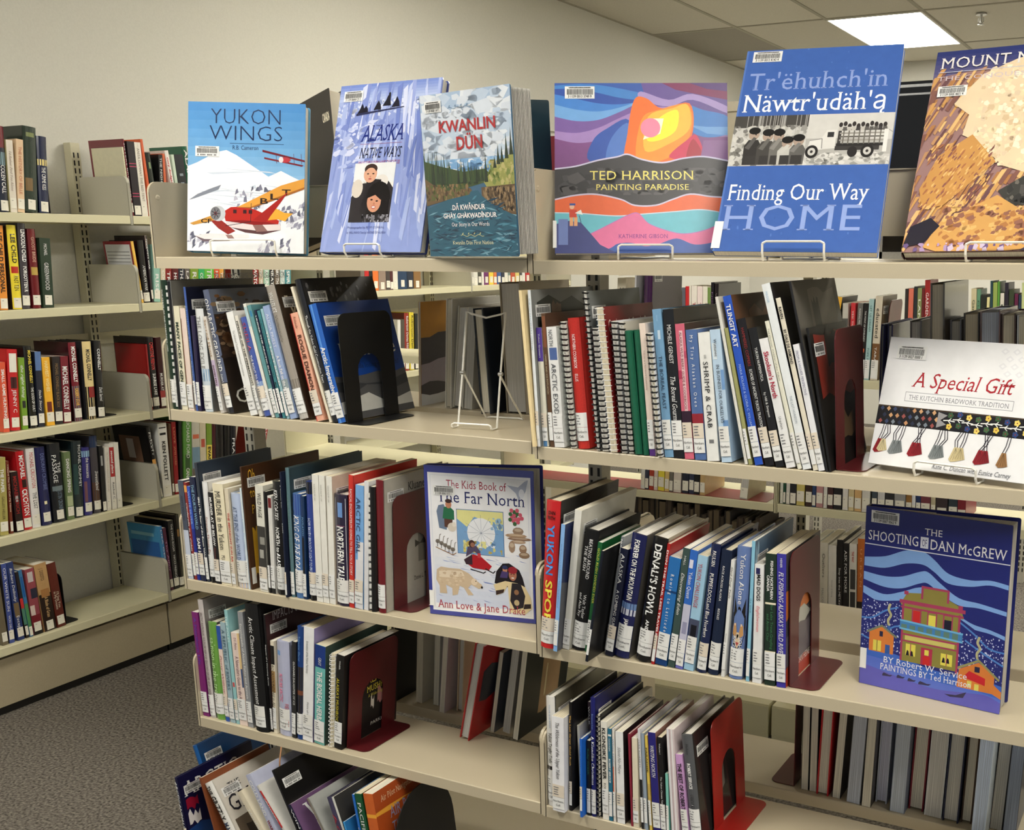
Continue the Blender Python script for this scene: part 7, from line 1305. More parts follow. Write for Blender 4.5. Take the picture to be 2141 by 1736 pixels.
def art_ice(A):
    r = random.Random(5)
    U = lambda x, y: ((x - 285 + (y - 190) * .147) / 765.0, 1 - (y - 190 + (x - 285) * .1 * max(0, 1 - (y - 190) / 1280.0)) / 1280.0)
    A.rect(0, 0, 1, 1, (142, 158, 214)); grad(A, 0, .9, 1, 1, (176, 190, 228), (116, 138, 206), 6)
    A.specks(240, 0, .8, 1, .9, .014, [(196, 206, 236), (160, 174, 220), (214, 220, 242)], r, 1.8)
    for _ in range(150):
        x, y = r.uniform(-.1, 1.1), r.uniform(0, .8); L = r.uniform(.1, .34); w = r.uniform(.008, .035); s = r.uniform(-.25, .12) if x > .5 else r.uniform(-.05, .3)
        A.polys([[(x, y), (x + w, y - .02), (x + s * L + w * 1.4, y + L), (x + s * L, y + L * .9)]], r.choice([(112, 130, 198), (190, 200, 236), (166, 180, 226), (210, 216, 242), (128, 144, 206), (150, 164, 218)]))
    A.specks(70, 0, .5, .5, .78, .02, [(206, 212, 240), (176, 188, 230), (120, 136, 200)], r, 2.2, .8)
    A.ox = -.055
    for x, y, s in ((.3, .82, .9), (.34, .82, .7), (.46, .84, .8), (.55, .86, .9), (.64, .85, .9)):
        A.poly([(x - .05 * s, y), (x + .04 * s, y), (x + .03 * s, y + .03), (x, y + .07 * s), (x - .015, y + .035)], (20, 20, 40))
    A.rect(.555, .86, .575, .925, (16, 16, 30)); A.ell(.565, .93, .009, .009, (20, 18, 24)); A.poly([(.25, .81), (.72, .845), (.72, .85), (.25, .825)], (40, 44, 80))
    A.text('ALASKA', .335, .745, .655, .755, (24, 40, 120), 'i'); A.rect(.33, .637, .745, .64, (150, 110, 150)); A.text('NATIVE WAYS', .335, .745, .555, .62, (18, 20, 50), 'i')
    A.text('WHAT THE ELDERS HAVE TAUGHT US', .33, .745, .514, .538, (170, 50, 80), 'i')
    x0, x1, y0, y1 = .31, .715, .175, .525
    A.rect(x0, y0, x1, y1, (226, 228, 230))
    A.specks(60, x0, y0 + .16, x1, y0 + .24, .02, [(216, 210, 200), (196, 186, 172), (236, 232, 226)], r)
    A.poly([(x0, y0), (x1, y0), (x1, y0 + .2), (x1 - .05, y0 + .24), (x0 + .1, y0 + .23), (x0, y0 + .15)], (44, 40, 44))
    A.ell(x0 + .05, y0 + .2, .055, .055, (214, 204, 192)); A.ell(x1 - .12, y0 + .24, .065, .04, (222, 216, 210))
    A.poly([(x0 + .1, y0 + .05), (x0 + .3, y0 + .05), (x0 + .28, y0 + .25), (x0 + .14, y0 + .26)], (34, 30, 34))
    A.ell(x0 + .165, y0 + .285, .066, .052, (214, 160, 132)); A.ell(x0 + .165, y0 + .315, .064, .03, (60, 44, 40)); A.ell(x0 + .165, y0 + .278, .06, .044, (218, 166, 138))
    for dx in (-.025, .028): A.ell(x0 + .165 + dx, y0 + .286, .011, .004, (40, 26, 24))
    A.ell(x0 + .166, y0 + .256, .016, .005, (176, 90, 84)); A.ell(x0 + .166, y0 + .27, .008, .004, (190, 130, 108))
    A.ell(x0 + .27, y0 + .14, .12, .1, (18, 15, 18)); A.poly([(x0 + .2, y0 + .16), (x0 + .16, y0 + .04), (x0 + .39, y0 + .03), (x0 + .38, y0 + .16)], (20, 16, 20))
    A.ell(x0 + .235, y0 + .12, .07, .062, (206, 146, 118), rot=-.2); A.poly([(x0 + .16, y0 + .14), (x0 + .2, y0 + .2), (x0 + .33, y0 + .18), (x0 + .3, y0 + .13), (x0 + .24, y0 + .16)], (20, 16, 20))
    for dx, dy in ((-.026, .006), (.028, -.002)): A.ell(x0 + .235 + dx, y0 + .126 + dy, .012, .005, (40, 24, 22))
    A.ell(x0 + .236, y0 + .088, .022, .01, (176, 84, 84)); A.ell(x0 + .236, y0 + .0885, .017, .005, (240, 232, 228)); A.ell(x0 + .238, y0 + .108, .01, .008, (186, 122, 98))
    A.specks(70, x0 + .13, y0, x1, y0 + .045, .012, [(90, 88, 96), (40, 38, 44), (150, 148, 156)], r)
    A.text('Photographs by ROY CORRAL', .31, .68, .138, .152, (84, 92, 150)); A.text('by WILL MAYO Text by NATIVES OF ALASKA', .31, .7, .108, .122, (84, 92, 150))
def art_river(A):
    r = random.Random(8)
    grad(A, 0, .52, 1, 1, (206, 220, 234), (168, 190, 218), 10)
    A.specks(160, 0, .55, 1, 1, .04, [(226, 232, 240), (190, 206, 226), (214, 222, 234)], r, 2.4)
    A.rect(0, .5, 1, .6, (150, 186, 222)); A.specks(40, .25, .52, .8, .6, .02, [(226, 232, 240), (120, 166, 212)], r, 2.4)
    A.poly([(0, .42), (0, .6), (.2, .56), (.45, .52), (.7, .53), (.78, .46), (.3, .4)], (58, 76, 44))
    def tree(x, y, hh, ww, c): A.poly([(x - ww, y), (x + ww, y), (x + ww * .3, y + hh * .6), (x, y + hh), (x - ww * .3, y + hh * .6)], c)
    for i in range(46):
        x = r.uniform(0, .66); y = .44 + .02 * r.random(); tree(x, y, (.2 - .2 * x) * r.uniform(.7, 1.1) + .03, .016, r.choice([(36, 56, 36), (50, 72, 44), (28, 44, 32), (64, 84, 50)]))
    A.poly([(.67, .45), (.78, .53), (.95, .6), (1, .61), (1, .42), (.7, .42)], (150, 152, 84)); A.specks(70, .72, .43, 1, .58, .02, [(170, 166, 96), (120, 134, 70), (186, 176, 116)], r)
    for x, y, hh in ((.7, .45, .18), (.98, .6, .16), (.93, .58, .15), (.88, .56, .1), (.84, .55, .12), (.8, .53, .07)): tree(x, y, hh, .02, (34, 50, 34))
    A.poly([(0, .32), (0, .49), (.12, .44), (.25, .41), (.52, .42), (.55, .38), (.3, .36)], (104, 84, 58)); A.poly([(.64, .42), (1, .43), (1, .24), (.8, .3), (.64, .36)], (96, 76, 54))
    A.specks(150, .66, .27, 1, .42, .02, [(70, 52, 38), (130, 106, 76), (56, 42, 32), (150, 124, 92)], r, .6); A.specks(90, 0, .35, .5, .45, .018, [(70, 54, 38), (134, 110, 76), (88, 94, 50)], r, .8)
    A.poly([(0, 0), (1, 0), (1, .24), (.78, .3), (.64, .37), (.6, .405), (.52, .4), (.5, .38), (.25, .355), (.04, .31), (0, .3)], (38, 92, 116))
    for i in range(230):
        y = r.uniform(.005, .36); x = r.uniform(0, 1)
        if y > .26 and not (.1 + (y - .26) * 3.4 < x < .86 - (y - .26) * 2): continue
        w = r.uniform(.04, .16); t = r.uniform(.002, .009); s = r.uniform(-.03, .03)
        A.polys([[(x, y), (x + w * .5, y + t + s * .5), (x + w, y + s), (x + w * .5, y - t + s * .5)]], r.choice([(24, 66, 90), (70, 132, 156), (110, 160, 180), (30, 78, 104), (18, 54, 78)]))
    A.text('KWANLIN', .2, .84, .765, .835, (176, 40, 48), 'b'); A.text('DÜN', .39, .69, .655, .735, (176, 40, 48), 'b')
    A.text('DĂ KWĂNDUR', .3, .67, .29, .322, (240, 240, 240), 'b'); A.text('GHÀY GHÀKWADÎNDUR', .19, .79, .24, .27, (240, 240, 240), 'b')
    A.text('Our Story in Our Words', .28, .71, .188, .214, (236, 238, 240), 's'); A.text('Kwanlin Dün First Nation', .28, .74, .075, .1, (222, 226, 190), 's')
    for x0, y, c in ((.32, .905, (110, 140, 170)), (.38, .13, (190, 200, 150))):
        A.line([(x0 + i * .02, y + .006 * math.sin(i * 1.4)) for i in range(14)], .0009, c)
        for i in range(1, 12, 3): A.ell(x0 + i * .022, y + .012, .01, .004, c, 8, .6)
def art_bands(A):
    """plain flowing colour bands: a generic stand-in for the painting on this cover."""
    r = random.Random(4)
    A.rect(0, .45, 1, 1, (58, 92, 170))
    def W(y, amp, ph, c, sl=0.0): A.wave([(i / 8, y + sl * i / 8 + amp * math.sin(i * .95 + ph)) for i in range(9)], c, .42)
    W(.985, .02, 0, (70, 130, 200), -.06); W(.94, .03, 1, (52, 84, 166), -.02); W(.91, .03, 2.2, (70, 130, 206), -.02); W(.86, .04, 2.8, (112, 164, 220), .05); W(.8, .05, 3.1, (120, 92, 158), .12); W(.74, .05, 3.6, (160, 130, 188), .12); W(.69, .05, 3.5, (128, 80, 136), .04)
    A.poly([(.5, 1), (1, 1), (1, .8), (.8, .86), (.66, .9), (.52, .93)], (104, 84, 150)); A.poly([(.62, 1), (1, 1), (1, .9), (.84, .93), (.7, .96)], (126, 50, 92)); A.poly([(.78, 1), (1, 1), (1, .95), (.88, .965)], (88, 58, 120))
    A.blob([(.5, .9), (.66, .86), (.8, .9), (1, .82), (1, .86), (.8, .935), (.66, .9), (.5, .95)], (168, 146, 200)); A.blob([(.75, .87), (.86, .84), (1, .8), (1, .7), (.86, .68), (.77, .74)], (64, 128, 200)); A.poly([(.78, .75), (.88, .7), (1, .69), (1, .74), (.88, .74)], (112, 164, 220))
    A.blob([(.2, .54), (.22, .66), (.3, .73), (.43, .78), (.43, .54)], (56, 88, 170)); A.blob([(.3, .54), (.33, .68), (.43, .76), (.44, .54)], (84, 122, 196))
    A.blob([(.42, .53), (.42, .7), (.46, .9), (.53, .91), (.62, .85), (.78, .88), (.8, .72), (.74, .6), (.68, .53)], (236, 116, 50)); A.blob([(.48, .53), (.5, .78), (.6, .84), (.77, .87), (.79, .72), (.7, .58)], (244, 150, 56)); A.blob([(.52, .6), (.54, .8), (.68, .85), (.77, .87), (.78, .73), (.66, .64)], (250, 190, 70)); A.blob([(.53, .67), (.6, .79), (.71, .84), (.7, .72), (.6, .66)], (250, 236, 60))
    A.poly([(.51, .665), (.56, .79), (.63, .79), (.61, .7)], (248, 244, 220)); A.ell(.553, .735, .057, .057, (236, 140, 168), 26)
    A.blob([(.66, .56), (.76, .66), (.82, .69), (.85, .56)], (206, 56, 90)); A.blob([(.76, .55), (.8, .67), (.86, .55)], (170, 36, 60)); A.poly([(.84, .55), (.86, .66), (1, .66), (1, .53)], (140, 96, 150))
    top = [(0, .49), (.12, .505), (.25, .54), (.36, .56), (.42, .575), (.5, .545), (.62, .525), (.74, .55), (.86, .56), (1, .535)]
    A.wave([(x, y + .009) for x, y in top], (206, 200, 226), 0.0); A.wave(top, (62, 61, 64), 0.0)
    A.specks(60, .02, .34, .98, .5, .03, [(74, 73, 76), (54, 53, 56), (84, 82, 84)], r, 1.5)
    lo = [(0, .31), (.12, .335), (.24, .34), (.38, .31), (.46, .275), (.58, .275), (.68, .31), (.78, .34), (.9, .325), (1, .32)]
    A.wave([(x, y + .009) for x, y in lo], (206, 196, 220), 0.0); A.wave(lo, (232, 106, 60), 0.0)
    te = [(0, .235), (.15, .23), (.35, .215), (.5, .225), (.7, .24), (.85, .25), (1, .225)]
    A.wave([(x, y + .006) for x, y in te], (200, 216, 230), 0.0); A.wave(te, (108, 190, 206), 0.0)
    pk = [(.0, .02), (.2, .11), (.32, .17), (.42, .22), (.48, .23), (.54, .17), (.64, .13), (.74, .11), (.86, .13), (1, .19)]
    A.wave([(x, y + .005) for x, y in pk], (190, 120, 190), 0.0); A.wave(pk, (226, 116, 162), 0.0)
    bl = [(0, .0), (.28, .02), (.36, .055), (.44, .06), (.52, .04), (.6, .055), (.7, .085), (.8, .05), (.9, .06), (1, .09)]
    A.wave(bl, (64, 96, 172), 0.0)
    A.poly([(0, 0), (0, .17), (.08, .19), (.15, .18), (.21, .11), (.26, .05), (.36, 0)], (62, 70, 130))
    # a small figure painting at an easel
    A.rect(.085, .16, .105, .215, (232, 170, 120)); A.rect(.11, .16, .13, .215, (232, 170, 120)); A.rect(.083, .21, .125, .255, (210, 70, 50)); A.ell(.098, .272, .014, .014, (236, 190, 160)); A.rect(.085, .28, .118, .292, (60, 80, 150)); A.poly([(.115, .235), (.16, .225), (.15, .255)], (240, 240, 236)); A.line([(.14, .22), (.15, .18)], .0012, (60, 70, 110))
    A.rect(.02, .05, .075, .2, (112, 130, 190))
    A.text('TED HARRISON', .2, .805, .43, .485, (238, 222, 120), 's'); A.text('PAINTING PARADISE', .235, .775, .37, .405, (238, 222, 120), 's'); A.text('KATHERINE GIBSON', .365, .65, .088, .112, (120, 50, 130), 's')
def art_finding(A):
    r = random.Random(6)
    A.rect(0, 0, 1, 1, (62, 98, 172)); A.specks(60, .02, 0, .98, 1, .008, [(70, 106, 180), (84, 120, 190), (58, 92, 164)], r, .7)
    A.rect(.0, 0, .012, 1, (86, 120, 188))
    A.text("Tr'ëhuhch'in", .045, .935, .792, .885, (140, 160, 214), 's'); A.text("Näwtr'udäh'ą", .03, .945, .68, .775, (240, 242, 246), 's')
    y0, y1, xm = .41, .66, .475
    A.rect(0, y0, 1, y1, (196, 194, 190)); A.rect(0, y1 - .06, xm, y1, (70, 68, 66)); A.rect(xm, y1 - .12, 1, y1, (204, 202, 198)); A.rect(xm, y0 + .05, 1, y1 - .12, (176, 174, 170))
    for i in range(26): x = r.uniform(.05, xm - .01); A.rect(x, y1 - .1, x + .004, y1, (170, 168, 164))
    A.specks(200, 0, y0, xm, y1 - .05, .014, [(150, 148, 144), (176, 174, 168), (120, 118, 114), (204, 202, 196)], r, 1.4)
    A.specks(80, xm, y0, 1, y0 + .06, .012, [(150, 150, 146), (214, 212, 208)], r, 2)
    for x, hh, c, s in ((.14, .18, (52, 50, 50), 1), (.23, .17, (70, 68, 66), 1.1), (.3, .17, (110, 108, 104), .9), (.36, .13, (190, 188, 182), 1), (.43, .14, (96, 94, 92), .9)):
        A.poly([(x - .05 * s, y0 + .005), (x + .05 * s, y0 + .005), (x + .055 * s, y0 + hh * .55), (x + .03, y0 + hh * .72), (x - .03, y0 + hh * .72), (x - .055 * s, y0 + hh * .55)], c)
        A.poly([(x - .035, y0 + .005), (x + .035, y0 + .005), (x + .035, y0 + .05), (x - .035, y0 + .05)], (56, 54, 54))
        A.ell(x, y0 + hh * .86, .034, .026, (170, 150, 136)); A.ell(x, y0 + hh * .97, .038, .018, (26, 25, 26))
        A.ell(x + .012, y0 + hh * .86, .005, .003, (40, 36, 34)); A.poly([(x - .05, y0 + hh * .5), (x + .0, y0 + hh * .8), (x + .02, y0 + hh * .76), (x - .02, y0 + hh * .45)], mixc(c, (210, 208, 204), .25))
    A.poly([(.86, y1 - .1), (.92, y1 - .06), (1, y1 - .1), (1, y0 + .12), (.86, y0 + .12)], (206, 204, 200)); A.line([(.84, y1 - .1), (.92, y1 - .055), (1, y1 - .095)], .0012, (150, 150, 146))
    A.poly([(.49, y0 + .07), (.5, y0 + .12), (.57, y0 + .13), (.6, y0 + .17), (.66, y0 + .17), (.66, y0 + .08)], (216, 214, 210)); A.rect(.605, y0 + .135, .645, y0 + .16, (50, 50, 52)); A.line([(.5, y0 + .12), (.575, y0 + .128), (.58, y0 + .08)], .0012, (120, 120, 118))
    A.rect(.665, y0 + .09, .965, y0 + .104, (40, 39, 40)); A.rect(.66, y0 + .07, .93, y0 + .09, (60, 58, 58)); A.rect(.67, y0 + .104, .69, y0 + .17, (60, 58, 58))
    for k in range(4): A.rect(.68, y0 + .115 + k * .017, .965, y0 + .122 + k * .017, (96, 92, 88) if k % 2 else (150, 146, 140))
    for k in range(9): A.rect(.7 + k * .032, y0 + .1, .708 + k * .032, y0 + .18, (110, 106, 100))
    for k in range(11): x = .68 + k * .027; A.ell(x, y0 + .19 + r.uniform(-.004, .01), .012, .012, (50, 46, 46)); A.rect(x - .012, y0 + .165, x + .012, y0 + .183, r.choice([(90, 88, 86), (60, 58, 60), (190, 186, 180)]))
    for x in (.52, .86): A.ell(x, y0 + .065, .04, .032, (36, 35, 36)); A.ell(x, y0 + .065, .024, .019, (196, 194, 190)); A.ell(x, y0 + .065, .009, .007, (50, 48, 48))
    A.ell(.77, y0 + .062, .03, .026, (40, 38, 40)); A.rect(.95, y0 + .06, .975, y0 + .17, (226, 224, 220))
    A.text('Finding Our Way', .035, .905, .243, .325, (240, 242, 246), 's'); A.text('HOME', .02, .895, .1, .228, (142, 164, 220), 's')
def art_mountain(A):
    r = random.Random(12)
    A.rect(0, 0, 1, 1, (150, 112, 100)); grad(A, 0, .86, 1, 1, (96, 92, 130), (44, 54, 110), 6)
    A.poly([(0, .86), (.3, .9), (.6, .84), (1, .9), (1, 0), (0, 0)], (156, 122, 120))
    for _ in range(620):
        x, y = r.uniform(-.05, 1), r.uniform(0, .84); L = r.uniform(.03, .11); w = r.uniform(.006, .022)
        pal = [(206, 156, 96), (176, 124, 80), (132, 92, 84), (226, 186, 126), (110, 78, 82), (190, 144, 104)] if y < .55 or x < .3 else [(190, 170, 160), (160, 136, 140), (206, 184, 160)]
        A.polys([[(x, y), (x + w, y - .01), (x + L * .7 + w, y + L), (x + L * .6, y + L * .96)]], r.choice(pal))
    A.poly([(.16, .72), (.3, .86), (.5, .93), (1, .98), (1, .35), (.75, .33), (.5, .4), (.34, .52), (.24, .56), (.26, .66)], (228, 206, 172))
    A.specks(420, .3, .4, 1, .9, .014, [(240, 222, 190), (214, 188, 152), (236, 214, 176), (222, 200, 170), (244, 232, 206)], r, 1.3)
    A.poly([(.12, .46), (.3, .56), (.46, .42), (.2, .22), (.08, .2), (.04, .3)], (200, 148, 86)); A.specks(240, .06, .2, .44, .52, .014, [(216, 166, 100), (170, 112, 78), (140, 92, 86), (228, 184, 120)], r, .5, .7)
    A.poly([(.5, .28), (.66, .36), (.9, .34), (1, .28), (1, .22), (.7, .2), (.56, .22)], (66, 66, 64)); A.poly([(.6, .14), (1, .1), (1, .3), (.8, .26)], (76, 74, 74)); A.specks(60, .55, .14, 1, .34, .02, [(86, 84, 82), (58, 58, 58), (110, 106, 100)], r)
    A.poly([(.12, .02), (.2, .14), (.5, .26), (.66, .18), (.86, .02), (.6, 0), (.2, 0)], (212, 162, 96)); A.specks(160, .2, .02, .75, .22, .014, [(226, 182, 116), (180, 124, 78), (150, 104, 88)], r, 1.6, .4)
    A.poly([(.0, .02), (.03, .12), (.14, .16), (.2, .12), (.12, .04)], (44, 42, 54)); A.poly([(.66, 0), (.9, .1), (1, .1), (1, 0)], (72, 66, 84)); A.specks(40, 0, 0, 1, .04, .016, [(176, 150, 190), (112, 92, 140), (206, 190, 214)], r)
    A.text('MOUNT McKINLEY', .035, 1.0, .905, .965, (226, 222, 220), 's'); A.rect(.03, .885, 1, .888, (190, 190, 206)); A.text('THE CONQUEST OF DENALI', .03, 1.0, .843, .866, (206, 190, 196), 's')
def art_beads(A):
    r = random.Random(9)
    A.rect(0, 0, 1, 1, (238, 238, 240))
    for i in range(5):
        for j in range(4 - abs(i - 2)): x, y = .74 + j * .07 + (i % 2) * .035, .72 + i * .055; A.poly([(x, y - .026), (x + .026, y), (x, y + .026), (x - .026, y)], (228, 228, 232)); A.poly([(x, y - .012), (x + .012, y), (x, y + .012), (x - .012, y)], (240, 240, 242))
    A.text('A Special Gift', .2, .82, .625, .745, (170, 36, 48), 'i')
    for q in ((.165, .508, .845, .512), (.165, .578, .845, .582), (.165, .508, .168, .582), (.842, .508, .845, .582)): A.rect(*q, (150, 150, 156))
    A.text('THE KUTCHIN BEADWORK TRADITION', .19, .82, .525, .562, (130, 132, 138), 's')
    A.rect(0, .315, 1, .465, (28, 27, 34)); A.rect(0, .455, 1, .465, (70, 56, 44)); A.rect(0, .315, 1, .322, (16, 14, 18))
    for i in range(9):
        for j in range(3):
            x, y = .03 + i * .043 + (j % 2) * .021, .34 + j * .05; A.poly([(x, y - .02), (x + .014, y), (x, y + .02), (x - .014, y)], r.choice([(190, 140, 100), (206, 160, 116), (60, 70, 100), (150, 80, 76), (40, 46, 66), (120, 130, 140)]))
    A.poly([(.4, .33), (.46, .36), (.42, .39), (.46, .43), (.4, .45)], (150, 148, 150))
    for i in range(9):
        x = .47 + i * .058; y = .39 + .012 * math.sin(i * 1.7)
        A.line([(x - .03, y), (x, y + .004), (x + .04, y - .002)], .0016, (236, 236, 232)); A.line([(x, y), (x + .016, y + .02)], .0012, (236, 236, 232)); A.line([(x, y), (x + .016, y - .02)], .0012, (236, 236, 232))
        for s in (1, -1):
            c = [(226, 196, 90), (60, 90, 60), (50, 70, 120), (236, 210, 110), (70, 104, 70)][(i + (s > 0)) % 5]
            for k in range(5): a = k * 1.257; A.ell(x + .01 + .011 * math.cos(a), y + s * .042 + .014 * math.sin(a), .008, .011, c, 7)
            A.ell(x + .01, y + s * .042, .004, .005, (150, 60, 60), 6)
    for i, (x, c) in enumerate(((.05, (140, 30, 40)), (.075, (206, 192, 150)), (.15, (130, 136, 138)), (.18, (116, 122, 124)), (.28, (144, 34, 44)), (.31, (130, 28, 38)), (.42, (128, 134, 136)), (.45, (118, 124, 126)), (.55, (206, 190, 146)), (.58, (196, 180, 136)), (.7, (140, 32, 42)), (.73, (128, 28, 38)), (.84, (150, 110, 70)))):
        dx = .02 * math.sin(i * 2.1)
        for q in (-.008, .008): A.line([(x + .02 + q, .315), (x + .012 + q + dx, .25), (x + q, .2)], .0012, (40, 34, 48))
        yb = .095 + .012 * (i % 2)
        A.poly([(x - .012, .2), (x + .014, .2), (x + .034, yb + .01), (x + .01, yb), (x - .02, yb - .006), (x - .036, yb + .012)], c)
        for q in range(4): A.line([(x, .195), (x - .024 + q * .016, yb + .008)], .0006, mixc(c, (20, 20, 20), .35))
    A.text('Kate C. Duncan with Eunice Carney', .42, .9, .022, .06, (110, 112, 118), 'i')
def art_north(A):
    r = random.Random(10)
    A.rect(0, 0, 1, 1, (58, 66, 150)); A.rect(.028, .03, .972, .955, (236, 236, 240)); A.rect(.05, .045, .95, .94, (214, 216, 228)); A.rect(.055, .048, .945, .937, (238, 238, 241))
    grad(A, .06, .08, .94, .5, (206, 214, 234), (238, 238, 241), 8)
    for _ in range(60): x, y = r.uniform(.06, .85), r.uniform(.1, .45); A.polys([[(x, y), (x + r.uniform(.04, .12), y - .012), (x + .02, y - .008)]], r.choice([(160, 172, 214), (188, 198, 226), (130, 146, 200)]))
    A.text('The Kids Book of', .2, .75, .86, .915, (170, 60, 80), 's'); A.text('The Far North', .11, .92, .765, .845, (38, 44, 100), 's')
    A.poly([(.76, .9), (.86, .89), (.92, .93), (.95, .94), (.93, .87), (.9, .83), (.86, .81), (.84, .85)], (170, 176, 196)); A.ell(.89, .85, .025, .03, (226, 228, 236))
    A.rect(.285, .43, .72, .725, (120, 162, 206)); A.poly([(.29, .72), (.715, .72), (.715, .64), (.62, .655), (.55, .66), (.45, .68), (.38, .61), (.29, .66)], (226, 222, 150))
    A.ell(.51, .575, .13, .1, (232, 234, 238)); A.poly([(.5, .5), (.58, .56), (.64, .5), (.63, .48)], (236, 236, 238)); A.specks(46, .34, .44, .7, .52, .02, [(214, 206, 120), (190, 170, 90), (120, 162, 206), (226, 222, 150)], r); A.specks(20, .6, .6, .71, .68, .018, [(226, 222, 150), (150, 184, 214)], r)
    for k in range(12): a = k * math.pi / 6; A.line([(.51, .575), (.51 + .16 * math.cos(a), .575 + .12 * math.sin(a))], .0005, (120, 130, 150))
    for q in ((.285, .43, .288, .725), (.717, .43, .72, .725), (.285, .43, .72, .432), (.285, .723, .72, .725)): A.rect(*q, (60, 70, 120))
    A.poly([(.12, .59), (.19, .58), (.2, .7), (.17, .75), (.12, .74), (.1, .7)], (110, 126, 150)); A.poly([(.17, .6), (.24, .59), (.25, .66), (.17, .67)], (90, 60, 50)); A.poly([(.155, .655), (.265, .65), (.265, .71), (.22, .74), (.17, .73)], (44, 110, 76)); A.ell(.215, .75, .028, .026, (190, 130, 100)); A.ell(.215, .772, .03, .014, (60, 40, 36)); A.ell(.24, .6, .04, .03, (214, 204, 190)); A.ell(.26, .62, .018, .016, (226, 218, 206))
    for k in range(16): A.ell(.83 + .065 * math.cos(k * 2.4) * (k / 16) ** .5, .7 + .05 * math.sin(k * 2.4) * (k / 16) ** .5, .018, .014, (206, 90, 110) if k % 3 else (60, 100, 60), 8)
    for (x, y, w, hh, c) in ((.85, .605, .05, .026, (150, 126, 106)), (.83, .575, .1, .014, (170, 140, 112)), (.86, .555, .11, .012, (140, 110, 90)), (.85, .535, .07, .012, (176, 150, 126)), (.79, .5, .03, .04, (160, 134, 112)), (.89, .49, .035, .03, (150, 120, 96)), (.9, .45, .05, .022, (140, 114, 92))): A.ell(x, y, w, hh, c, 10); A.ell(x, y + hh * .3, w * .7, hh * .4, mixc(c, (230, 214, 190), .5), 10)
    for k in range(5): x, y = .1 + k * .035, .5 - k * .012; A.ell(x, y, .022, .014, (120, 112, 104), 9); A.line([(x, y), (x - .004, y - .035)], .0012, (80, 74, 70)); A.line([(x + .014, y + .01), (x + .022, y + .045), (x + .034, y + .05)], .001, (110, 96, 84))
    A.line([(.08, .46), (.24, .415), (.27, .43)], .0016, (150, 110, 70))
    A.poly([(.36, .4), (.43, .43), (.5, .42), (.6, .36), (.57, .33), (.42, .34), (.36, .37)], (176, 30, 40)); A.poly([(.34, .39), (.42, .43), (.42, .36), (.36, .36)], (60, 40, 50)); A.poly([(.36, .41), (.44, .45), (.48, .43), (.5, .45), (.46, .49), (.38, .48)], (84, 74, 100)); A.ell(.42, .5, .03, .026, (70, 46, 44)); A.ell(.427, .493, .02, .016, (150, 104, 84)); A.rect(.47, .41, .5, .44, (196, 60, 66))
    A.line([(.4, .33), (.52, .31), (.54, .32)], .002, (30, 28, 34)); A.line([(.54, .34), (.61, .315), (.63, .33)], .002, (30, 28, 34))
    A.poly([(.07, .24), (.08, .31), (.12, .33), (.2, .325), (.3, .325), (.38, .3), (.44, .26), (.5, .23), (.51, .21), (.47, .2), (.4, .225), (.37, .2), (.42, .155), (.37, .15), (.33, .2), (.29, .21), (.27, .15), (.22, .14), (.22, .19), (.16, .21), (.17, .15), (.1, .15), (.1, .2)], (206, 184, 156)); A.poly([(.1, .3), (.2, .31), (.32, .31), (.34, .28), (.2, .26), (.1, .26)], (228, 212, 188)); A.ell(.43, .245, .03, .022, (226, 206, 180)); A.ell(.5, .212, .01, .008, (40, 34, 34)); A.ell(.445, .25, .004, .004, (30, 26, 26)); A.specks(30, .09, .21, .34, .31, .01, [(200, 176, 148), (216, 196, 168)], r, 1.8)
    A.poly([(.62, .25), (.64, .33), (.7, .385), (.76, .39), (.85, .35), (.88, .3), (.9, .24), (.8, .22)], (30, 26, 34)); A.ell(.79, .315, .036, .04, (176, 116, 92)); A.ell(.79, .345, .042, .024, (150, 40, 50)); A.ell(.72, .345, .022, .024, (186, 130, 100)); A.ell(.72, .36, .026, .014, (44, 50, 90)); A.poly([(.67, .29), (.74, .29), (.75, .33), (.69, .335)], (74, 60, 110))
    for dx in (-.014, .012): A.ell(.79 + dx, .318, .005, .004, (40, 26, 24), 7)
    A.ell(.79, .294, .014, .005, (236, 226, 220), 9)
    A.poly([(.61, .24), (.64, .17), (.7, .19), (.74, .24), (.76, .06), (.9, .06), (.96, .1), (.95, .17), (.9, .24), (.84, .26), (.72, .27)], (226, 206, 162)); A.poly([(.78, .26), (.86, .26), (.9, .18), (.88, .1), (.8, .08), (.76, .14)], (44, 40, 46)); A.ell(.82, .2, .022, .018, (150, 110, 80)); A.ell(.82, .13, .024, .02, (190, 170, 130)); A.poly([(.63, .17), (.7, .19), (.71, .215), (.63, .2)], (60, 44, 40)); A.poly([(.88, .09), (.95, .1), (.95, .13), (.89, .125)], (50, 40, 40)); A.text('Ann Love & Jane Drake', .08, .9, .052, .108, (170, 60, 80), 's')
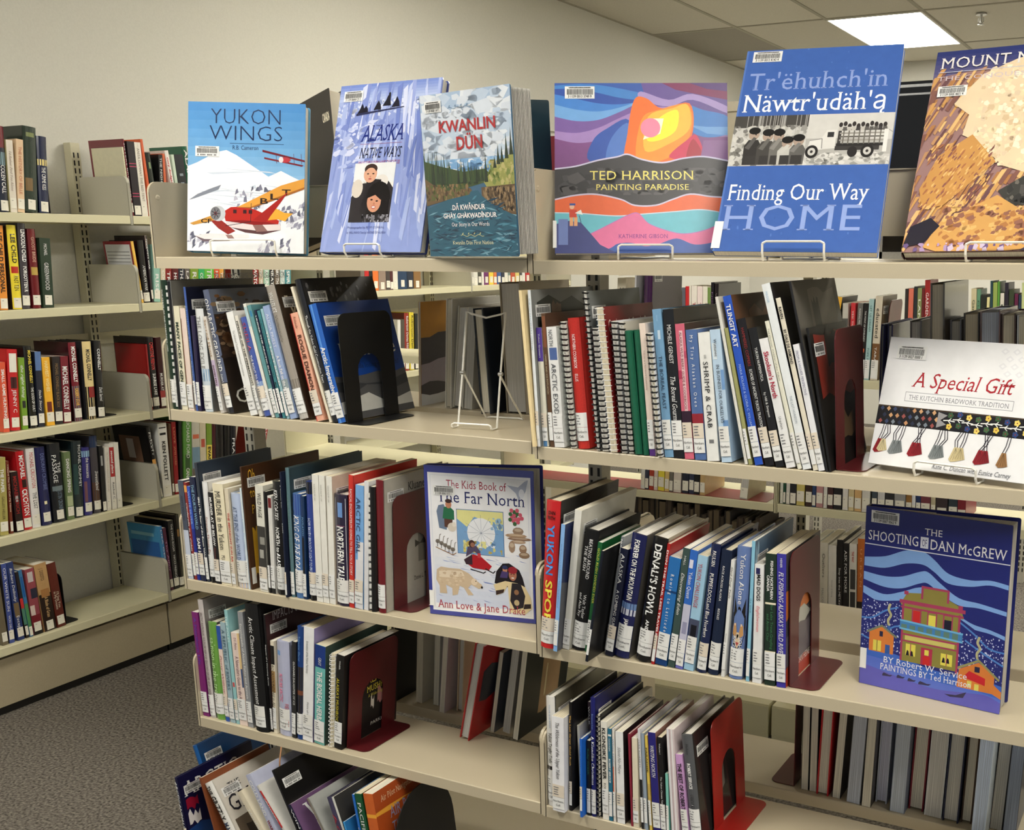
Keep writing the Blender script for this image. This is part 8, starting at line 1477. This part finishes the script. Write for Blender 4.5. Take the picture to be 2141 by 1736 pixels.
def art_cabin(A):
    """wavy night sky, snow and plain frame buildings: a generic stand-in for the painting on this cover."""
    r = random.Random(11)
    A.rect(0, 0, 1, 1, (34, 42, 116))
    def band(ys, th, c): A.wave([(x, y) for x, y in ys], c, [(x, y - th * (.8 + .4 * math.sin(x * 5))) for x, y in ys])
    L = (128, 168, 226)
    band([(0, .72), (.15, .74), (.3, .79), (.42, .795), (.5, .76), (.6, .7), (.75, .685), (.88, .7), (1, .69)], .06, L)
    band([(0, .64), (.15, .63), (.28, .645), (.4, .685), (.46, .69), (.55, .64), (.68, .58), (.82, .57), (1, .55)], .055, L)
    band([(0, .56), (.15, .53), (.28, .56), (.4, .6), (.5, .6), (.6, .53), (.76, .46), (.9, .44), (1, .42)], .05, L)
    A.poly(smooth([(0, .5), (.12, .49), (.24, .505), (.36, .52), (.6, .5), (.72, .46), (.86, .4), (1, .34)]) + [(1, 0), (0, 0)], (40, 46, 118))
    A.specks(330, .0, .17, .34, .49, .0045, [(190, 200, 240), (214, 220, 246)], r); A.specks(200, .7, .16, 1, .4, .0045, [(190, 200, 240), (214, 220, 246)], r)
    for pts in ([(0, .38), (.08, .39), (.17, .44), (.26, .47)], [(0, .28), (.1, .27), (.24, .36), (.34, .36)], [(.7, .45), (.8, .4), (.9, .34), (1, .33)], [(.74, .36), (.86, .31), (1, .26)]): A.line(smooth(pts), .0028, (84, 136, 210))
    A.poly(smooth([(0, .2), (.12, .215), (.3, .2), (.5, .165), (.7, .16), (.86, .165), (1, .15)]) + [(1, 0), (0, 0)], (64, 104, 196)); A.poly(smooth([(0, .17), (.2, .16), (.4, .12), (.6, .1), (.8, .1), (1, .08)]) + [(1, 0), (0, 0)], (88, 112, 206)); A.poly(smooth([(0, .12), (.15, .1), (.35, .075), (.55, .06), (.75, .075), (.9, .085), (1, .06)]) + [(1, 0), (0, 0)], (92, 90, 188))
    def smoke(x, y): A.line(smooth([(x, y), (x - .006, y + .03), (x + .012, y + .06), (x - .006, y + .09), (x + .004, y + .12)]), .004, (222, 218, 170))
    smoke(.2, .36); smoke(.83, .27)
    A.rect(.19, .3, .21, .36, (60, 100, 170)); A.rect(.815, .2, .84, .27, (60, 100, 170))
    A.poly([(.06, .2), (.06, .31), (.15, .345), (.24, .31), (.24, .2)], (214, 126, 60)); A.line([(.045, .305), (.15, .352), (.26, .3)], .0035, (120, 130, 110)); A.rect(.09, .205, .15, .265, (222, 206, 90)); A.line([(.12, .205), (.12, .265)], .0012, (110, 90, 60)); A.rect(.18, .2, .215, .25, (50, 90, 160)); A.rect(.135, .29, .16, .32, (40, 40, 70))
    A.poly([(.7, .1), (.71, .2), (.84, .255), (.95, .2), (.95, .1)], (214, 126, 60)); A.line([(.69, .2), (.84, .265), (.98, .18)], .0035, (150, 150, 100)); A.poly([(.74, .16), (.78, .2), (.89, .175), (.89, .135)], (200, 40, 50)); A.rect(.77, .11, .8, .145, (220, 206, 100)); A.rect(.82, .1, .85, .135, (220, 206, 100)); A.rect(.815, .2, .85, .23, (40, 40, 70)); A.poly([(.94, .1), (.95, .15), (1, .12), (1, .08)], (214, 126, 60))
    A.rect(.29, .18, .7, .5, (140, 132, 66)); A.poly([(.28, .5), (.32, .56), (.42, .57), (.43, .6), (.6, .6), (.61, .56), (.7, .53), (.72, .47), (.28, .49)], (140, 130, 66))
    P = (166, 62, 96)
    for q in ((.27, .5, .73, .52), (.28, .475, .72, .485), (.42, .6, .61, .612), (.42, .54, .435, .61), (.6, .54, .615, .61), (.3, .55, .33, .57), (.68, .52, .71, .54), (.29, .18, .305, .5), (.685, .17, .7, .49), (.3, .325, .69, .335), (.3, .29, .69, .298)): A.rect(*q, P)
    A.rect(.37, .4, .42, .47, (200, 44, 46)); A.rect(.48, .4, .53, .46, (226, 214, 90)); A.rect(.59, .39, .64, .45, (30, 28, 50))
    for x in (.365, .475, .585):
        A.line([(x, .385), (x, .475), (x + .06, .475), (x + .06, .385)], .002, P)
    A.poly([(.28, .36), (.72, .345), (.72, .39), (.28, .405)], (70, 130, 190))
    for k in range(7): A.rect(.29 + k * .06, .352, .33 + k * .06, .385, (96, 130, 120))
    A.line([(.28, .405), (.72, .39)], .003, (112, 180, 224)); A.line([(.28, .36), (.72, .345)], .003, (112, 180, 224))
    A.rect(.32, .3, .67, .325, (206, 196, 110))
    A.rect(.33, .215, .4, .28, (226, 214, 90)); A.rect(.58, .2, .66, .265, (226, 214, 90)); A.rect(.44, .18, .52, .275, (176, 50, 80)); A.rect(.455, .18, .505, .23, (200, 44, 46)); A.rect(.465, .235, .495, .265, (226, 214, 90))
    for x in (.345, .375, .6, .63): A.poly([(x - .012, .215), (x + .012, .215), (x + .006, .24), (x - .004, .245)], (30, 26, 40))
    A.line([(.365, .215), (.365, .28)], .0014, P); A.line([(.62, .2), (.62, .265)], .0014, P)
    A.text('THE', .42, .545, .888, .925, (236, 236, 240), 's'); A.text('SHOOTING', .02, .385, .82, .875, (236, 236, 240), 's'); A.rect(.395, .815, .45, .875, (220, 222, 236)); A.text('OF', .405, .44, .825, .865, (30, 38, 110), 's'); A.text('DAN McGREW', .46, .975, .815, .872, (236, 236, 240), 's'); A.rect(.0, .793, 1, .798, (226, 228, 240))
    A.text('BY Robert W. Service', .17, .77, .148, .185, (232, 234, 244), 's'); A.text('PAINTINGS BY Ted Harrison', .15, .8, .106, .143, (232, 234, 244), 's')
    for x, y, s in ((.2, .07, 1), (.3, .075, .8), (.38, .07, .8), (.47, .066, 1.2)): A.poly([(x - .03 * s, y), (x + .03 * s, y + .004), (x + .045 * s, y + .014), (x + .02 * s, y + .012), (x - .02 * s, y + .02), (x - .03 * s, y + .01)], (44, 40, 80))
    A.poly([(.62, .045), (.7, .052), (.77, .08), (.75, .045), (.66, .036)], (44, 40, 80))

POSE = dict(yw=(0.0600,0.0303,1.4265,24.36,9.42,-1.58,0.2452,0.3052), al=(0.4294,0.0202,1.4244,-2.47,15.37,0.03,0.2492,0.3243), kw=(0.7114,-0.0020,1.4172,-13.27,-2.01,0.29,0.2287,0.2737),
 te=(0.9531,0.0303,1.4227,27.07,16.06,0.21,0.3029,0.3031), tr=(1.2547,0.0205,1.4275,7.51,30.27,-0.58,0.2630,0.3843), mo=(1.5493,0.0705,1.4256,-1.68,29.80,1.00,0.2619,0.3628),
 sg=(1.5163,0.0537,1.0968,-12.70,16.50,-0.18,0.2581,0.2052), fn=(0.6362,0.0453,0.7138,10.00,0,0,0.2298,0.3051), mg=(1.5093,0.0838,0.7092,-7.65,0,0,0.2393,0.3096))
display_book(POSE['yw'], 'glossy display book with a red floatplane over snowy mountains', 'jk', (74, 140, 202), art_yukon_wings, T=.03, bar=(.016, .215, .05), backcol=(90, 160, 200))
display_book(POSE['al'], 'tall ice blue display book with parka photograph, top shelf', 'jk', (120, 138, 204), art_ice, T=.02, bar=(.012, .312, .048), digits='3 1139 00000123 2', backcol=(44, 60, 130))
display_book(POSE['kw'], 'display book with river canyon photograph and red title', 'jk', (60, 100, 130), art_river, T=.02, bar=(.013, .262, .044), digits='3 1139 0028 1167 2', opened=67, fan=.13, backcol=(34, 56, 62), pgc=(206, 204, 196))
display_book(POSE['te'], 'square paperback with bright flowing colour bands and yellow title', 'pb', (92, 110, 170), art_bands, T=.011, gloss='print_satin', bar=(.018, .297, .052), digits='3 1139 0013 3749 9', sticker=(-.0035, .003, .01, .058), hc=False)
display_book(POSE['tr'], 'large blue paperback with old truck and boys photographs', 'pb', (62, 98, 172), art_finding, T=.016, gloss='print_satin', bar=(.012, .381, .05), digits='3 1139 0013 4143 4', sticker=(-.0035, .011, .005, .054), hc=False)
display_book(POSE['mo'], 'large display book with sunlit brown mountain face', 'jk', (84, 56, 62), art_mountain, T=.024, bar=(.012, .295, .046), digits='3 1139 0005 4651 4', backcol=(70, 30, 34))
display_book(POSE['sg'], 'white display book with beaded band and wool tassels', 'pb', (238, 238, 240), art_beads, T=.012, gloss='print_gloss', bar=(.016, .192, .05), digits='3 1139 0027 0000 1', hc=False)
display_book(POSE['fn'], 'blue bordered children display book with polar bear and snowmobile', 'jk', (54, 62, 146), art_north, T=.014, bar=(.018, .266, .046), digits='3 1139 0006 0151 1', sticker=(-.0004, .01, .018, .05), opened=11)
display_book(POSE['mg'], 'dark blue display book with frame hotel and wavy sky', 'jk', (36, 44, 118), art_cabin, T=.016, bar=(.009, .304, .048), digits='3 1139 0007 0062 9', sticker=(-.0004, .011, .028, .064), opened=9)
for key, off, wd, lab in (('yw', .055, .135, 'white wire easel under the floatplane book'), ('al', .075, .088, 'white wire easel under the ice blue book'), ('te', .11, .094, 'white wire easel under the square colour band book'),
                          ('tr', .085, .098, 'white wire easel under the large blue book'), ('mo', .1, .1, 'white wire easel under the mountain book'), ('sg', .085, .1, 'white wire easel under the beadwork book')):
    x, y, z, yaw, tilt, roll, w, h = POSE[key]
    a = math.radians(yaw); zs = 1.4137 if key in ('yw', 'al') else (1.4116 if key != 'sg' else 1.0858)
    ox = x + off * math.cos(a) + .006 * math.sin(a); oy = y + off * math.sin(a) - .006 * math.cos(a)
    # lip in front of the cover, legs behind it
    T = dict(yw=.03, al=.02, te=.011, tr=.016, mo=.024, sg=.012)[key]
    ox -= (T + .012) * math.sin(a); oy += (T + .012) * math.cos(a)
    easel(lab, (ox, oy, zs), a, wd, ledge=T + .018, lip=(z - zs) + (.017 if key == 'yw' else .01), tall=.16, lean=max(tilt, 9) + 4)

# ------------------------------------------------------------------ odd things on and behind the rack
def slab(name, loc, rot, size, col, label, cat, m='print_satin', texts=(), page=None):
    root = tag(empty(name, loc, rot), label, cat)
    X, Y, Z = size
    mb = MB(); mb.box(0, X, 0, .0025, 0, Z, col); mb.box(0, X, Y - .0025, Y, 0, Z, col); mb.box(-.0005, .0025, 0, Y, 0, Z, col)
    for (s, c, x0, x1, z0, z1, st) in texts: put_text(mb, s, st, x0, x1, z0, z1, lambda a, b: (a, -.0006, b), c)
    mb.build('cover', m, root)
    mb = MB(); mb.box(.0026, X - .003, .0026, Y - .0026, .003, Z - .003, page or (222, 214, 196)); mb.build('page_block', 'paper', root)
    return root
slab('hardcover_book', (.09, .296, 1.4181), (-.12, math.radians(-13), math.radians(-12)), (.2, .034, .318), (52, 48, 44), 'thick dark hardcover leaning behind the floatplane book', 'hardcover book', texts=[('CANADA', 'cr', .17, .195, .25, .27, 'b')])
slab('hardcover_book', (.74, .30, 1.4168), (-.06, 0, .02), (.16, .03, .232), (110, 42, 44), 'dark red glossy hardcover behind the middle brackets', 'hardcover book', m='print_gloss')
slab('paperback_book', (.94, .0, .125), (math.radians(-12), math.radians(34), math.radians(-58)), (.2, .012, .26), (150, 148, 146), 'grey paperback leaning on the bottom shelf, far bay', 'paperback', texts=[('OUR STORY', (70, 66, 66), .03, .16, .19, .21, 's')])
mb = MB(); r0 = empty('bookmark_ribbon', (.245, -.06, .33)); tag(r0, 'thin tan ribbon hanging below the fourth shelf lip', 'ribbon')
mb.tube([(0, .06, .03), (.002, .05, .0), (-.001, .05, -.04), (.002, .052, -.075)], .0018, (190, 140, 100), 5); mb.build('ribbon', 'print_satin', r0)
scr = tag(empty('display_screen', (1.16, 1.42, 1.4003)), 'black flat screen with silver frame behind the mountain book', 'screen')
mb = MB(); mb.box(0, .62, 0, .03, .02, .46, (12, 12, 12)); mb.build('panel', 'screen', scr)
mb = MB(); mb.box(-.008, .628, -.003, .033, .425, .43, 'gr'); mb.box(-.008, .628, -.003, .033, .445, .452, 'gr'); mb.box(-.008, 0, -.003, .033, 0, .452, 'gr'); mb.box(.62, .628, -.003, .033, 0, .452, 'gr'); mb.box(-.008, .628, -.003, .033, .0, .02, 'gr'); mb.build('frame', 'steel', scr)
bx_ = tag(empty('storage_box', (.59, 1.258, 1.4003)), 'beige storage box with lid behind the square colour book', 'box')
mb = MB(); mb.box(0, .3, 0, .22, 0, .39, (206, 196, 170)); mb.build('body', 'print_satin', bx_)
mb = MB(); mb.box(-.006, .306, -.006, .226, .39, .415, (216, 206, 182)); mb.build('lid', 'print_satin', bx_)

# ------------------------------------------------------------------ the room
WX = -1.54; CZ = 2.81; FY = 7.3; X1 = 6.0; Y0 = -4.2
mb = MB(); mb.box(WX - .1, X1, Y0, FY + .1, -.1, 0, 'gr'); struct(mb.build('floor', 'carpet'))
mb = MB(); mb.box(WX - .1, WX, Y0, FY, 0, CZ + .1, 'gr'); struct(mb.build('wall_left', 'wall'))
mb = MB(); mb.box(WX - .1, X1, FY, FY + .1, 0, CZ + .1, 'gr'); struct(mb.build('wall_back', 'wall'))
mb = MB(); mb.box(X1, X1 + .1, Y0, FY + .1, 0, CZ + .1, 'gr'); struct(mb.build('wall_right', 'wall'))
mb = MB(); mb.box(WX, WX + .02, 3.75, FY, 2.085, 2.125, 'gr'); struct(mb.build('shadow_strip_1', 'wall'))  # raised strip shaped to give the shadow lines on the far wall
# suspended ceiling: tiles 0.6 m x 1.2 m in a T-bar grid
mb = MB(); r = random.Random(2)
mb.box(WX, X1, Y0, FY, CZ + .012, CZ + .05, (150, 146, 134))
ny = 0
y = 5.43 - 1.2 * 9
while y < FY:
    x = -1.533
    while x < X1:
        g = r.uniform(.97, 1.02); c = tuple(int(q * g) for q in (208, 203, 188))
        if abs(x + 1.533) < .1 and abs(y - 5.43) < .1: c = (158, 153, 142)
        mb.box(x + .009, min(x + .591, X1), max(y + .009, Y0), min(y + 1.191, FY - .002), CZ + .004, CZ + .012, c)
        x += .6
    y += 1.2
x = -1.533
while x < X1: mb.box(x - .012, x + .012, Y0, FY, CZ, CZ + .006, (172, 167, 152)); x += .6
y = 5.43 - 1.2 * 8
while y < FY: mb.box(WX, X1, y - .012, y + .012, CZ - .0005, CZ + .006, (172, 167, 152)); y += 1.2
struct(mb.build('ceiling', 'ceil'))
n = 0
places = ['near the back wall', 'beyond the far rack', 'before the front rack']
cols = ['wall side', 'middle', 'open side']
for i in range(3):
    for j in range(3):
        x0, y0 = -.333 + 2.4 * i, 5.43 - 3.6 * j
        if y0 < Y0: continue
        L = tag(empty('ceiling_light', (x0 + .3, y0 + .6, CZ)), 'white rectangular ceiling light, %s row, %s' % (cols[i], places[j]), 'ceiling light', 'recessed ceiling lights')
        mb = MB(); mb.box(-.287, .287, -.587, .587, -.004, -.0025, 'wh'); mb.build('diffuser', 'lamp', L)
        mb = MB()
        for q in ((-.298, -.287, -.598, .598), (.287, .298, -.598, .598), (-.287, .287, -.598, -.587), (-.287, .287, .587, .598)): mb.box(*q, -.007, .002, (226, 224, 216))
        mb.build('frame', 'sticker', L)
S = tag(empty('fire_sprinkler', (.5693, 5.6772, CZ)), 'small fire sprinkler hanging from the ceiling', 'sprinkler')
mb = MB(); n = 14
def disc(mb, z0, z1, r_, c): mb.prism([(r_ * math.cos(2 * math.pi * i / n), r_ * math.sin(2 * math.pi * i / n)) for i in range(n)], lambda p, t: (p[0], p[1], t), z0, z1, c)
disc(mb, -.008, 0, .034, 'gr'); mb.build('escutcheon', 'steel', S)
mb = MB(); disc(mb, -.05, -.008, .008, 'gr'); mb.tube([(-.014, 0, -.02), (-.016, 0, -.045), (0, 0, -.06)], .003, 'gr'); mb.tube([(.014, 0, -.02), (.016, 0, -.045), (0, 0, -.06)], .003, 'gr'); mb.build('pipe', 'steel', S)
mb = MB(); disc(mb, -.064, -.061, .02, 'gr'); mb.build('deflector', 'steel', S)

bpy.data.objects.remove(_fo)
bpy.data.curves.remove(_fc)
